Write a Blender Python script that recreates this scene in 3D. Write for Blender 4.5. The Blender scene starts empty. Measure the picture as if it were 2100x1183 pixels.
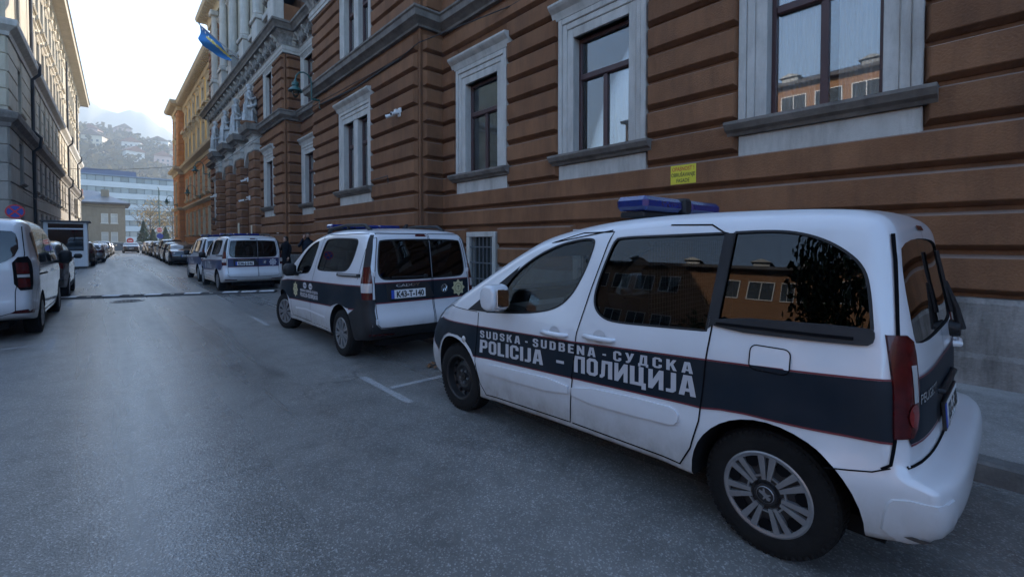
import bpy, bmesh, math, random
from math import sin, cos, pi, radians, sqrt, atan2, hypot
from mathutils import Vector, Matrix
from mathutils.geometry import delaunay_2d_cdt
from mathutils.bvhtree import BVHTree

S = bpy.context.scene
COL = S.collection
random.seed(7)

# ------------------------------------------------------------------ camera
cam_d = bpy.data.cameras.new('camera'); cam = bpy.data.objects.new('camera', cam_d); COL.objects.link(cam)
cam_d.lens = 16; cam_d.sensor_width = 36; cam_d.sensor_fit = 'HORIZONTAL'
cam_d.shift_y = -0.0359; cam_d.clip_start = 0.05; cam_d.clip_end = 9000
cam.location = (0, 0, 1.615)
cam.rotation_euler = (radians(90 - 1.3), 0, radians(-41.7))
S.camera = cam

# ------------------------------------------------------------------ sky, sun, exposure
SUN_EL, SUN_AZ = radians(21), radians(54)          # azimuth from +Y towards +X
W = bpy.data.worlds.new('World'); S.world = W; W.use_nodes = True
wn = W.node_tree; wn.nodes.clear()
sky = wn.nodes.new('ShaderNodeTexSky'); sky.sky_type = 'NISHITA'; sky.sun_disc = False
sky.sun_elevation = SUN_EL; sky.sun_rotation = SUN_AZ
sky.air_density = 1.0; sky.dust_density = .5; sky.ozone_density = 3.5
bg = wn.nodes.new('ShaderNodeBackground'); bg.inputs[1].default_value = 0.15
wo = wn.nodes.new('ShaderNodeOutputWorld')
wn.links.new(sky.outputs[0], bg.inputs[0]); wn.links.new(bg.outputs[0], wo.inputs[0])
sl = bpy.data.lights.new('sun', 'SUN'); sl.energy = 5.0; sl.angle = radians(0.6); sl.color = (1, .89, .75)
so = bpy.data.objects.new('sun', sl); COL.objects.link(so)
sd = Vector((sin(SUN_AZ) * cos(SUN_EL), cos(SUN_AZ) * cos(SUN_EL), sin(SUN_EL)))
so.rotation_euler = sd.to_track_quat('Z', 'Y').to_euler(); so.location = (30, 30, 40)
vs = S.view_settings
vs.view_transform = 'Standard'; vs.look = 'None'; vs.gamma = 1; vs.exposure = 1.95; vs.use_curve_mapping = False
cy = S.cycles
cy.use_denoising = True; cy.max_bounces = 8; cy.diffuse_bounces = 4; cy.glossy_bounces = 4
cy.transparent_max_bounces = 16; cy.transmission_bounces = 4; cy.volume_bounces = 0
cy.sample_clamp_indirect = 6; cy.caustics_reflective = False; cy.caustics_refractive = False

# ------------------------------------------------------------------ materials
def newmat(name):
    m = bpy.data.materials.new(name); m.use_nodes = True
    return m, m.node_tree, m.node_tree.nodes['Principled BSDF']

def N(nt, t, **kw):
    n = nt.nodes.new('ShaderNode' + t)
    for k, v in kw.items():
        if k.startswith('i_'):
            n.inputs[k[2:].replace('_', ' ')].default_value = v
        elif k.startswith('n_'):
            n.inputs[int(k[2:])].default_value = v
        else:
            setattr(n, k, v)
    return n

def ramp(nt, src, stops):
    r = nt.nodes.new('ShaderNodeValToRGB'); e = r.color_ramp.elements
    while len(e) < len(stops): e.new(.5)
    for k, (p, c) in enumerate(stops):
        e[k].position = p; e[k].color = (*c, 1) if len(c) == 3 else c
    nt.links.new(src, r.inputs[0]); return r

def mix(nt, fac, a, b, mode='MIX'):
    n = nt.nodes.new('ShaderNodeMix'); n.data_type = 'RGBA'; n.blend_type = mode
    for k, v in ((0, fac), (6, a), (7, b)):
        if hasattr(v, 'is_output'): nt.links.new(v, n.inputs[k])
        else: n.inputs[k].default_value = v if k == 0 else ((*v, 1) if len(v) == 3 else v)
    return n.outputs[2]

def coords(nt, scale, world=True):
    if world: src = nt.nodes.new('ShaderNodeNewGeometry').outputs['Position']
    else: src = nt.nodes.new('ShaderNodeTexCoord').outputs['Object']
    mp = nt.nodes.new('ShaderNodeMapping'); mp.inputs['Scale'].default_value = scale
    nt.links.new(src, mp.inputs[0]); return mp.outputs[0]

MATS = {}
def mat(name, col, rough=.6, metal=0.0, spec=.5, col2=None, scale=2.0, stretch=(1, 1, 1), rnd=0.0,
        bump=0.0, bscale=60.0, grime=0.0, gcol=(.03, .028, .025), dust=0.0, dcol=(.34, .34, .35),
        coat=0.0, emit=0.0, world=True, rvar=0.0, alpha=1.0):
    """colour mottled between col and col2, fine bump, streaky grime, dust on ledges, per-piece variation"""
    if name in MATS: return MATS[name]
    m, nt, b = newmat(name); L = nt.links.new
    c = None
    if col2 is not None:
        n1 = N(nt, 'TexNoise', i_Scale=scale, i_Detail=6.0, i_Roughness=.65)
        L(coords(nt, stretch, world), n1.inputs[0])
        c = ramp(nt, n1.outputs[0], [(.32, col), (.68, col2)]).outputs[0]
        if rvar:
            mr = N(nt, 'MapRange', n_3=rough - rvar, n_4=rough + rvar); L(n1.outputs[0], mr.inputs[0]); L(mr.outputs[0], b.inputs['Roughness'])
    if grime:
        n2 = N(nt, 'TexNoise', i_Scale=1.0, i_Detail=8.0, i_Roughness=.7)
        L(coords(nt, (3.5, 3.5, .6), world), n2.inputs[0])
        f = ramp(nt, n2.outputs[0], [(.46, (0, 0, 0)), (.72, (grime,) * 3)])
        c = mix(nt, f.outputs[0], c if c is not None else col, gcol)
    if dust:
        g = nt.nodes.new('ShaderNodeNewGeometry'); sx = nt.nodes.new('ShaderNodeSeparateXYZ'); L(g.outputs['Normal'], sx.inputs[0])
        mr = N(nt, 'MapRange', n_1=.25, n_2=.75, n_3=0.0, n_4=dust); L(sx.outputs[2], mr.inputs[0])
        c = mix(nt, mr.outputs[0], c if c is not None else col, dcol)
    if rnd:
        oi = nt.nodes.new('ShaderNodeObjectInfo')
        mr = N(nt, 'MapRange', n_3=1 - rnd, n_4=1 + rnd); L(oi.outputs['Random'], mr.inputs[0])
        hs = nt.nodes.new('ShaderNodeHueSaturation'); L(mr.outputs[0], hs.inputs['Value'])
        if c is not None: L(c, hs.inputs['Color'])
        else: hs.inputs['Color'].default_value = (*col, 1)
        c = hs.outputs[0]
    if c is not None: L(c, b.inputs['Base Color'])
    else: b.inputs['Base Color'].default_value = (*col, 1)
    if bump:
        n3 = N(nt, 'TexNoise', i_Scale=bscale, i_Detail=4.0)
        L(coords(nt, (1, 1, 1), world), n3.inputs[0])
        bp = N(nt, 'Bump', i_Strength=bump, i_Distance=.02); L(n3.outputs[0], bp.inputs['Height']); L(bp.outputs[0], b.inputs['Normal'])
    if not rvar: b.inputs['Roughness'].default_value = rough
    b.inputs['Metallic'].default_value = metal
    b.inputs['Specular IOR Level'].default_value = spec
    b.inputs['Coat Weight'].default_value = coat; b.inputs['Coat Roughness'].default_value = .04
    if emit:
        b.inputs['Emission Color'].default_value = (*col, 1); b.inputs['Emission Strength'].default_value = emit
    MATS[name] = m; return m

def glassmat(name, tint=(.6, .65, .66), refl=1.0, rough=0.0, ior=1.5):
    """thin pane: Fresnel reflection over a tinted see-through"""
    if name in MATS: return MATS[name]
    m = bpy.data.materials.new(name); m.use_nodes = True; nt = m.node_tree; nt.nodes.clear(); L = nt.links.new
    o = nt.nodes.new('ShaderNodeOutputMaterial'); mx = nt.nodes.new('ShaderNodeMixShader')
    fr = N(nt, 'Fresnel', i_IOR=ior); ml = N(nt, 'Math', operation='MULTIPLY', use_clamp=True, n_1=refl)
    L(fr.outputs[0], ml.inputs[0]); L(ml.outputs[0], mx.inputs[0])
    t = nt.nodes.new('ShaderNodeBsdfTransparent'); t.inputs[0].default_value = (*tint, 1)
    g = nt.nodes.new('ShaderNodeBsdfGlossy'); g.inputs['Roughness'].default_value = rough
    L(t.outputs[0], mx.inputs[1]); L(g.outputs[0], mx.inputs[2]); L(mx.outputs[0], o.inputs[0])
    MATS[name] = m; return m

# ------------------------------------------------------------------ mesh helpers
WORLDLY = set()
def link(o, parent=None):
    """parts of a building thing are given in world coordinates, all others in their parent's"""
    COL.objects.link(o)
    if parent is not None:
        o.parent = parent
        if parent.name in WORLDLY: o.matrix_parent_inverse = Matrix.Translation(-Vector(parent.location))
    return o

def meshdata(name, verts, faces, mats, smooth=False, mi=None, angle=None):
    me = bpy.data.meshes.new(name); me.from_pydata([tuple(v) for v in verts], [], faces); me.update()
    for m in (mats if isinstance(mats, (list, tuple)) else [mats]): me.materials.append(m)
    if mi: me.polygons.foreach_set('material_index', mi)
    if smooth:
        me.polygons.foreach_set('use_smooth', [True] * len(me.polygons))
        if angle: me.set_sharp_from_angle(angle=radians(angle))
    return me

def obj(name, me, parent=None, mtx=None):
    o = bpy.data.objects.new(name, me); link(o, parent)
    if mtx is not None: o.matrix_basis = mtx
    return o

def tag(o, label=None, cat=None, group=None, kind=None):
    if label: o['label'] = label
    if cat: o['category'] = cat
    if group: o['group'] = group
    if kind: o['kind'] = kind
    return o

def thing(name, label, cat, loc=(0, 0, 0), rz=0.0, group=None, world=False):
    o = bpy.data.objects.new(name, None); COL.objects.link(o)
    o.location = loc; o.rotation_euler = (0, 0, rz); o.empty_display_size = .2
    if world: WORLDLY.add(o.name)
    return tag(o, label, cat, group)

def structure(name, me):
    o = bpy.data.objects.new(name, me); COL.objects.link(o); o['kind'] = 'structure'; return o

class MB:
    """collects solids into one mesh"""
    def __init__(s): s.v = []; s.f = []; s.m = []
    def add(s, v, f, mi=0):
        n = len(s.v); s.v += [tuple(q) for q in v]; s.f += [tuple(i + n for i in q) for q in f]; s.m += [mi] * len(f)
    def box(s, x0, x1, y0, y1, z0, z1, mi=0, c=0.0):
        if c <= 0:
            s.add([(x0, y0, z0), (x1, y0, z0), (x1, y1, z0), (x0, y1, z0), (x0, y0, z1), (x1, y0, z1), (x1, y1, z1), (x0, y1, z1)],
                  [(3, 2, 1, 0), (4, 5, 6, 7), (0, 1, 5, 4), (1, 2, 6, 5), (2, 3, 7, 6), (3, 0, 4, 7)], mi)
        else:                                              # chamfered
            c = min(c, (x1 - x0) * .45, (y1 - y0) * .45, (z1 - z0) * .45)
            bm = bmesh.new(); bmesh.ops.create_cube(bm, size=1)
            for q in bm.verts: q.co = Vector(((x0 + x1) / 2 + q.co.x * (x1 - x0), (y0 + y1) / 2 + q.co.y * (y1 - y0), (z0 + z1) / 2 + q.co.z * (z1 - z0)))
            bmesh.ops.bevel(bm, geom=bm.edges[:], offset=c, segments=1, affect='EDGES', profile=.5)
            bm.verts.index_update()
            s.add([q.co for q in bm.verts], [[q.index for q in f.verts] for f in bm.faces], mi); bm.free()
    def tube(s, pts, r, n=8, mi=0, cap=True):
        """tube through pts; r a number or a list"""
        P = [Vector(p) for p in pts]; base = len(s.v); rr = r if isinstance(r, (list, tuple)) else [r] * len(P)
        u = None
        for i, p in enumerate(P):
            d = (P[min(i + 1, len(P) - 1)] - P[max(i - 1, 0)])
            d = d.normalized() if d.length > 1e-9 else Vector((0, 0, 1))
            if u is None: u = d.orthogonal().normalized()
            else:
                u = u - d * u.dot(d); u = u.normalized() if u.length > 1e-6 else d.orthogonal().normalized()
            w = d.cross(u)
            for k in range(n):
                a = 2 * pi * k / n; s.v.append(tuple(p + (u * cos(a) + w * sin(a)) * rr[i]))
        for i in range(len(P) - 1):
            for k in range(n):
                a, b = base + i * n + k, base + i * n + (k + 1) % n
                s.f.append((a, b, b + n, a + n)); s.m.append(mi)
        if cap:
            s.f.append(tuple(base + k for k in reversed(range(n)))); s.m.append(mi)
            e = base + (len(P) - 1) * n; s.f.append(tuple(e + k for k in range(n))); s.m.append(mi)
    def lathe(s, prof, n=24, axis='z', org=(0, 0, 0), mi=0, cap=True):
        base = len(s.v); o = Vector(org)
        for r, h in prof:
            for k in range(n):
                a = 2 * pi * k / n; c_, s_ = r * cos(a), r * sin(a)
                q = {'z': (c_, s_, h), 'x': (h, c_, s_), 'y': (s_, h, c_)}[axis]
                s.v.append(tuple(o + Vector(q)))
        for i in range(len(prof) - 1):
            for k in range(n):
                a, b = base + i * n + k, base + i * n + (k + 1) % n
                s.f.append((a, b, b + n, a + n)); s.m.append(mi)
        if cap:
            s.f.append(tuple(base + k for k in reversed(range(n)))); s.m.append(mi)
            e = base + (len(prof) - 1) * n; s.f.append(tuple(e + k for k in range(n))); s.m.append(mi)
    def prism(s, poly, a, b, axis='y', mi=0):
        """2-D polygon extruded from a to b along axis; poly in the two other axes (x,y,z order)"""
        n = len(poly)
        def pt(p, t): return {'x': (t, p[0], p[1]), 'y': (p[0], t, p[1]), 'z': (p[0], p[1], t)}[axis]
        s.add([pt(p, a) for p in poly] + [pt(p, b) for p in poly],
              [tuple(range(n)), tuple(reversed(range(n, 2 * n)))] + [((i + 1) % n, i, i + n, (i + 1) % n + n) for i in range(n)], mi)
    def mesh(s, name, mats, smooth=False, angle=35, fix=True):
        me = meshdata(name, s.v, s.f, mats, smooth, s.m, angle if smooth else None)
        if fix:
            bm = bmesh.new(); bm.from_mesh(me); bmesh.ops.recalc_face_normals(bm, faces=bm.faces[:]); bm.to_mesh(me); bm.free()
            if smooth and angle: me.set_sharp_from_angle(angle=radians(angle))
        return me
    def build(s, name, mats, parent=None, smooth=False, mtx=None, angle=35, fix=True):
        return obj(name, s.mesh(name, mats, smooth, angle, fix), parent, mtx)

def sweep(path, prof, closed_prof=True, caps=True):
    """profile [(d, z)] swept along a plan polyline, d to the left of travel, mitred"""
    n = len(path); offs = []
    for i in range(n):
        p = Vector(path[i]).to_2d()
        dirs = []
        if i > 0: dirs.append((p - Vector(path[i - 1]).to_2d()).normalized())
        if i < n - 1: dirs.append((Vector(path[i + 1]).to_2d() - p).normalized())
        ns = [Vector((-d.y, d.x)) for d in dirs]
        if len(ns) == 1: m = ns[0]
        else:
            m = (ns[0] + ns[1]); m = m / max(m.dot(ns[0]), 1e-6)
        offs.append((p, m))
    k = len(prof); v = []; f = []
    for p, m in offs:
        for d, z in prof:
            q = p + m * d; v.append((q.x, q.y, z))
    for i in range(n - 1):
        for j in range(k if closed_prof else k - 1):
            a, b = i * k + j, i * k + (j + 1) % k
            f.append((a, a + k, b + k, b))
    if caps and closed_prof: f += [tuple(range(k)), tuple(reversed(range((n - 1) * k, n * k)))]
    return v, f

def inpoly(p, poly):
    x, y = p; c = False; j = len(poly) - 1
    for i in range(len(poly)):
        xi, yi = poly[i]; xj, yj = poly[j]
        if (yi > y) != (yj > y) and x < (xj - xi) * (y - yi) / (yj - yi) + xi: c = not c
        j = i
    return c

def smooth_poly(pts, it=2, keep=()):
    """Chaikin corner cutting"""
    for _ in range(it):
        o = []
        for i in range(len(pts)):
            a, b = pts[i], pts[(i + 1) % len(pts)]
            o.append((a[0] * .75 + b[0] * .25, a[1] * .75 + b[1] * .25)); o.append((a[0] * .25 + b[0] * .75, a[1] * .25 + b[1] * .75))
        pts = o
    return [p for i, p in enumerate(pts) if hypot(p[0] - pts[i - 1][0], p[1] - pts[i - 1][1]) > 1e-4]

def cdt(outer, holes=(), step=.06, extra=()):
    """triangulate a polygon with holes, with interior grid points -> pts, tris"""
    pts = []; edges = []
    def ring(r):
        n0 = len(pts); m = []
        for i in range(len(r)):
            a, b = r[i], r[(i + 1) % len(r)]
            k = max(1, int(hypot(b[0] - a[0], b[1] - a[1]) / step + .5))
            for j in range(k): m.append((a[0] + (b[0] - a[0]) * j / k, a[1] + (b[1] - a[1]) * j / k))
        pts.extend(m); edges.extend((n0 + i, n0 + (i + 1) % len(m)) for i in range(len(m)))
    ring(outer)
    for h in holes: ring(h)
    xs = [p[0] for p in outer]; ys = [p[1] for p in outer]
    cell = {}
    for q in pts: cell.setdefault((int(q[0] // step), int(q[1] // step)), []).append(q)
    x = min(xs) + step / 2
    while x < max(xs):
        y = min(ys) + step / 2
        while y < max(ys):
            if inpoly((x, y), outer) and not any(inpoly((x, y), h) for h in holes):
                ci, cj = int(x // step), int(y // step)
                if all((x - q[0]) ** 2 + (y - q[1]) ** 2 > (step * .4) ** 2 for i in (-1, 0, 1) for j in (-1, 0, 1) for q in cell.get((ci + i, cj + j), ())): pts.append((x, y))
            y += step
        x += step
    vo, eo, fo, *_ = delaunay_2d_cdt([Vector(p) for p in pts], edges, [], 0, 1e-6)
    out = []
    for f in fo:
        cx = sum(vo[i].x for i in f) / len(f); cyy = sum(vo[i].y for i in f) / len(f)
        if inpoly((cx, cyy), outer) and not any(inpoly((cx, cyy), h) for h in holes): out.append(tuple(f))
    return [(q.x, q.y) for q in vo], out

def textmesh(body, size=1.0, bold=0.0, xs=1.0, space=1.0, align='LEFT'):
    """flat text as (verts2d, faces)"""
    c = bpy.data.curves.new('t', 'FONT'); c.body = body; c.size = size; c.offset = bold; c.space_character = space
    c.align_x = align; c.resolution_u = 3; c.fill_mode = 'FRONT'
    o = bpy.data.objects.new('t', c); COL.objects.link(o)
    dg = bpy.context.evaluated_depsgraph_get(); me = bpy.data.meshes.new_from_object(o.evaluated_get(dg))
    v = [(q.co.x * xs, q.co.y) for q in me.vertices]; f = [tuple(p.vertices) for p in me.polygons]
    bpy.data.objects.remove(o); bpy.data.curves.remove(c); bpy.data.meshes.remove(me)
    return v, f

def text_part(name, body, m, parent, mtx, size, bold=0.0, xs=1.0, space=1.0, align='LEFT', width=None):
    v, f = textmesh(body, size, bold, xs, space, align)
    if width:
        x0, x1 = min(q[0] for q in v), max(q[0] for q in v); k = width / (x1 - x0)
        v = [((q[0] - (x0 if align == 'LEFT' else (x0 + x1) / 2)) * k, q[1]) for q in v]
    return obj(name, meshdata(name, [(q[0], q[1], 0) for q in v], f, m), parent, mtx)
# ================================================================== MATERIALS USED EVERYWHERE
BROWN = mat('brown_render', (.168, .078, .038), .85, col2=(.235, .114, .057), scale=1.3, rnd=.12, bump=.45, bscale=45, grime=.6, gcol=(.085, .045, .028), dust=.38, dcol=(.30, .27, .25), spec=.25)
STONE = mat('grey_stone', (.42, .40, .365), .8, col2=(.52, .50, .46), scale=3.5, stretch=(1.2, 1.2, .7), bump=.3, bscale=50, grime=.5, gcol=(.16, .145, .125), spec=.3)
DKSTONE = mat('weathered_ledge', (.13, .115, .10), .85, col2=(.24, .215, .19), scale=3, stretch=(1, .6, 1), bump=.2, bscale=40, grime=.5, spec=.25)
PLINTH = mat('plinth_render', (.17, .16, .15), .9, col2=(.30, .28, .26), scale=2.2, bump=.5, bscale=35, grime=.8, gcol=(.04, .035, .03), spec=.2)
WOODF = mat('maroon_frame', (.045, .018, .018), .45, col2=(.07, .028, .025), scale=6, stretch=(1, 1, .2))
GLASS = glassmat('window_glass', (.90, .92, .92), 4.0)
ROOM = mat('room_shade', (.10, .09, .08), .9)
CURT = mat('net_curtain', (.82, .82, .80), .9, col2=(.68, .68, .66), scale=20, stretch=(1, 1, .05))
IRON = mat('dark_iron', (.045, .045, .047), .55, metal=.4, bump=.2, bscale=200)
WIRE = mat('black_cable', (.02, .02, .022), .6)
CREAM = mat('cream_render', (.44, .385, .29), .85, col2=(.52, .46, .36), scale=.8, bump=.15, bscale=60, grime=.35, gcol=(.15, .14, .12), rnd=.05, spec=.25)
GREYR = mat('grey_render', (.27, .245, .21), .88, col2=(.34, .31, .265), scale=.9, bump=.2, bscale=50, grime=.4, gcol=(.09, .085, .08), rnd=.06, spec=.25)
YELLOW = mat('ochre_render', (.64, .42, .14), .85, col2=(.72, .50, .19), scale=.8, grime=.25, gcol=(.25, .16, .08), spec=.25)
YSTONE = mat('buff_trim', (.52, .44, .31), .85, col2=(.60, .52, .38), scale=2, grime=.3, gcol=(.25, .2, .14), spec=.25)
ZINC = mat('zinc_sheet', (.16, .17, .18), .45, metal=.6, col2=(.22, .23, .24), scale=4)
WHITEP = mat('white_paint', (.72, .72, .71), .6, col2=(.5, .5, .5), scale=9, spec=.3)

# ================================================================== GROUND, ROAD, PAVEMENTS
def asphalt(name, base, base2, speck, rough, wet=0.0):
    m, nt, b = newmat(name); L = nt.links.new
    co = coords(nt, (1, 1, 1))
    v = N(nt, 'TexVoronoi', i_Scale=120.0); L(co, v.inputs[0])
    v2 = N(nt, 'TexVoronoi', i_Scale=55.0); L(co, v2.inputs[0])
    n1 = N(nt, 'TexNoise', i_Scale=.55, i_Detail=7.0, i_Roughness=.68); L(coords(nt, (1.6, .35, 1)), n1.inputs[0])
    n2 = N(nt, 'TexNoise', i_Scale=2.6, i_Detail=8.0, i_Roughness=.75); L(co, n2.inputs[0])
    c = ramp(nt, n1.outputs[0], [(.35, base), (.65, base2)]).outputs[0]
    n6 = N(nt, 'TexNoise', i_Scale=1.0, i_Detail=4.0, i_Roughness=.6); L(coords(nt, (.75, .035, 1)), n6.inputs[0])
    sp = ramp(nt, v.outputs['Color'], [(.0, (0, 0, 0)), (.66, (0, 0, 0)), (.9, (.9, .9, .9))]).outputs[0]
    c = mix(nt, sp, c, speck)
    dk = ramp(nt, n2.outputs[0], [(.3, (.62, .62, .62)), (.55, (1, 1, 1))]).outputs[0]
    c = mix(nt, 1.0, c, dk, 'MULTIPLY')
    # oil and tyre stains
    n4 = N(nt, 'TexNoise', i_Scale=1.1, i_Detail=5.0, i_Distortion=.4); L(coords(nt, (1, .45, 1)), n4.inputs[0])
    st = ramp(nt, n4.outputs[0], [(.62, (0, 0, 0)), (.72, (.6, .6, .6))]).outputs[0]
    c = mix(nt, st, c, (.018, .018, .019))
    # hairline cracks, only in places
    vc = N(nt, 'TexVoronoi', i_Scale=.42, feature='DISTANCE_TO_EDGE'); nd = N(nt, 'TexNoise', i_Scale=2.2, i_Detail=6.0); L(co, nd.inputs[0])
    va = nt.nodes.new('ShaderNodeVectorMath'); va.operation = 'MULTIPLY_ADD'; L(nd.outputs['Color'], va.inputs[0]); va.inputs[1].default_value = (.9, .9, 0); L(co, va.inputs[2]); L(va.outputs[0], vc.inputs[0])
    ck = ramp(nt, vc.outputs['Distance'], [(.0, (1, 1, 1)), (.006, (0, 0, 0))]).outputs[0]
    nm = N(nt, 'TexNoise', i_Scale=.22, i_Detail=2.0); L(co, nm.inputs[0]); mk = ramp(nt, nm.outputs[0], [(.50, (0, 0, 0)), (.60, (.75, .75, .75))]).outputs[0]
    cf = N(nt, 'Math', operation='MULTIPLY'); L(ck, cf.inputs[0]); L(mk, cf.inputs[1]); c = mix(nt, cf.outputs[0], c, (.02, .02, .02))
    # darker resurfaced patches
    vp = N(nt, 'TexVoronoi', i_Scale=.16); vp.distance = 'CHEBYCHEV'; L(coords(nt, (1.2, .5, 1)), vp.inputs[0])
    pf = ramp(nt, vp.outputs['Color'], [(.78, (0, 0, 0)), (.80, (.30, .30, .30))]).outputs[0]; c = mix(nt, pf, c, (.04, .04, .042))
    L(c, b.inputs['Base Color'])
    rr = ramp(nt, n6.outputs[0], [(.35, (rough - .14,) * 3), (.62, (rough + .14,) * 3)]); L(rr.outputs[0], b.inputs['Roughness'])
    b.inputs['Specular IOR Level'].default_value = .5
    ad = N(nt, 'Math', operation='ADD'); L(v.outputs['Distance'], ad.inputs[0]); L(v2.outputs['Distance'], ad.inputs[1])
    bp = N(nt, 'Bump', i_Strength=.14, i_Distance=.008); L(ad.outputs[0], bp.inputs['Height']); L(bp.outputs[0], b.inputs['Normal'])
    return m
ASPH = asphalt('road_asphalt', (.122, .117, .109), (.180, .173, .161), (.36, .35, .335), .32)
PAVE = asphalt('pavement_asphalt', (.20, .195, .185), (.27, .262, .25), (.36, .35, .34), .8)
DIRT = mat('ground_earth', (.16, .15, .12), .95, col2=(.11, .12, .07), scale=.05, bump=.3, bscale=2)

def sheet(name, pts, z, m):
    return structure(name, meshdata(name, [(x, y, z) for x, y in pts], [tuple(range(len(pts)))], m))
sheet('ground', [(-4000, -1500), (4000, -1500), (4000, 5000), (-4000, 5000)], -.02, DIRT)
sheet('road', [(-27.0, -40), (4.35, -40), (4.35, 92), (30, 92), (30, 103), (-30, 103), (-30, 92), (-27.0, 92)], 0.0, ASPH)

def kerbed(name, x0, x1, y0, y1, kerb_side, h=.14):
    b = MB(); kw = .16
    if kerb_side == 'left': b.box(x0 + kw + .006, x1, y0, y1, -.3, h)
    else: b.box(x0, x1 - kw - .006, y0, y1, -.3, h)
    o = structure(name, b.mesh(name, PAVE))
    KM = mat('kerb_stone', (.10, .098, .095), .85, col2=(.18, .175, .165), scale=5, bump=.5, bscale=30, grime=.8, gcol=(.02, .02, .018), rnd=.2)
    y = y0; cache = {}
    while y < min(y1, 62) - .01:
        l = min(random.choice([.9, 1.0, 1.1]), y1 - y)
        key = round(l, 2)
        if key not in cache:
            q = MB(); q.box(0, kw, .004, l - .004, -.3, h + .004, c=.018); cache[key] = q.mesh('kerb_block', KM)
        k = obj('kerb_block', cache[key], o)
        k.location = (x0 if kerb_side == 'left' else x1 - kw, y, random.uniform(-.006, .004))
        y += l
    return o
kerbed('pavement', 4.35, 6.85, -12, 92, 'left')
kerbed('pavement_opposite', -3.75, -3.0, 33.6, 92, 'right')

# worn white bay markings
def wornpaint():
    m, nt, b = newmat('worn_road_paint'); L = nt.links.new
    n = N(nt, 'TexNoise', i_Scale=28.0, i_Detail=8.0, i_Roughness=.8); L(coords(nt, (1, 1, 1)), n.inputs[0])
    v = N(nt, 'TexVoronoi', i_Scale=130.0); L(coords(nt, (1, 1, 1)), v.inputs[0])
    ad = N(nt, 'Math', operation='ADD'); L(n.outputs[0], ad.inputs[0]); L(v.outputs['Distance'], ad.inputs[1])
    f = ramp(nt, ad.outputs[0], [(.70, (0, 0, 0)), (1.0, (.8, .8, .8))]).outputs[0]
    tr = nt.nodes.new('ShaderNodeBsdfTransparent'); mx = nt.nodes.new('ShaderNodeMixShader')
    b.inputs['Base Color'].default_value = (.40, .40, .40, 1); b.inputs['Roughness'].default_value = .8
    L(f, mx.inputs[0]); L(tr.outputs[0], mx.inputs[1]); L(b.outputs[0], mx.inputs[2])
    L(mx.outputs[0], nt.nodes['Material Output'].inputs[0]); return m
PAINT = wornpaint()
def marking(x, y0, y1, xa, xb, yc, w=.085):
    v = [(x - w / 2, y0, .004), (x + w / 2, y0, .004), (x + w / 2, y1, .004), (x - w / 2, y1, .004)]
    f = [(0, 1, 2, 3)]
    v += [(xa, yc - w / 2, .0045), (xb, yc - w / 2, .0045), (xb, yc + w / 2, .0045), (xa, yc + w / 2, .0045)]; f.append((4, 5, 6, 7))
    return structure('bay_marking', meshdata('bay_marking', v, f, PAINT))
marking(2.25, 4.05, 5.2, 2.31, 4.2, 4.6)
marking(2.3, 9.6, 10.9, 2.36, 4.2, 10.15)
marking(-.68, 9.55, 10.65, -2.9, -.74, 10.12)
marking(-.72, 15.7, 16.7, -2.9, -.78, 16.2)
marking(2.4, 14.6, 15.4, 2.46, 4.2, 15.0)
marking(-.3, 22.2, 23.0, -2.4, -.36, 22.8)

# rubber speed hump, one thing, its segments and white pads are parts
RUB = mat('hump_rubber', (.022, .022, .024), .75, col2=(.04, .04, .042), scale=12, bump=.4, bscale=120)
HUMP = thing('speed_hump', 'black and white rubber speed hump laid across the road', 'speed hump', (1.5, 16.92, 0))
HUMP.rotation_euler = (0, 0, radians(-23.5))
q = MB(); q.prism([(-.28, 0.003), (.28, 0.003), (.17, .042), (.08, .055), (-.08, .055), (-.17, .042)], 0, .49, 'x')
segm = q.mesh('segment', RUB)
q = MB(); q.prism([(-.16, .046), (-.16, .050), (-.08, .060), (.08, .060), (.16, .050), (.16, .046)], .04, .45, 'x'); padm = q.mesh('white_pad', WHITEP)
for k in range(11):
    s_ = obj('segment', segm, HUMP); s_.location = (-2.75 + k * .5, 0, 0)
    if k % 2 == 0 or k > 8: obj('white_pad', padm, s_)
    else:
        b_ = MB(); b_.box(.2, .29, -.16, -.12, .043, .058); b_.build('reflector', mat('reflector', (.5, .48, .4), .3), s_)
# manhole cover
MH = thing('manhole_cover', 'round iron manhole cover with bright worn rim before the speed hump', 'manhole', (.40, 16.05, 0))
q = MB(); q.lathe([(.36, .001), (.36, .012), (.30, .012), (.30, .001)], 40, cap=False); q.build('rim', mat('worn_iron', (.30, .29, .28), .45, metal=.6, col2=(.12, .12, .12), scale=20), MH)
q = MB(); q.lathe([(.296, .001), (.296, .010)], 40)
for i in range(-3, 4):
    for j in range(-3, 4):
        if hypot(i, j) < 3.3: q.box(i * .08 - .028, i * .08 + .028, j * .08 - .028, j * .08 + .028, .008, .015)
q.build('lid', IRON, MH)
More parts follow.
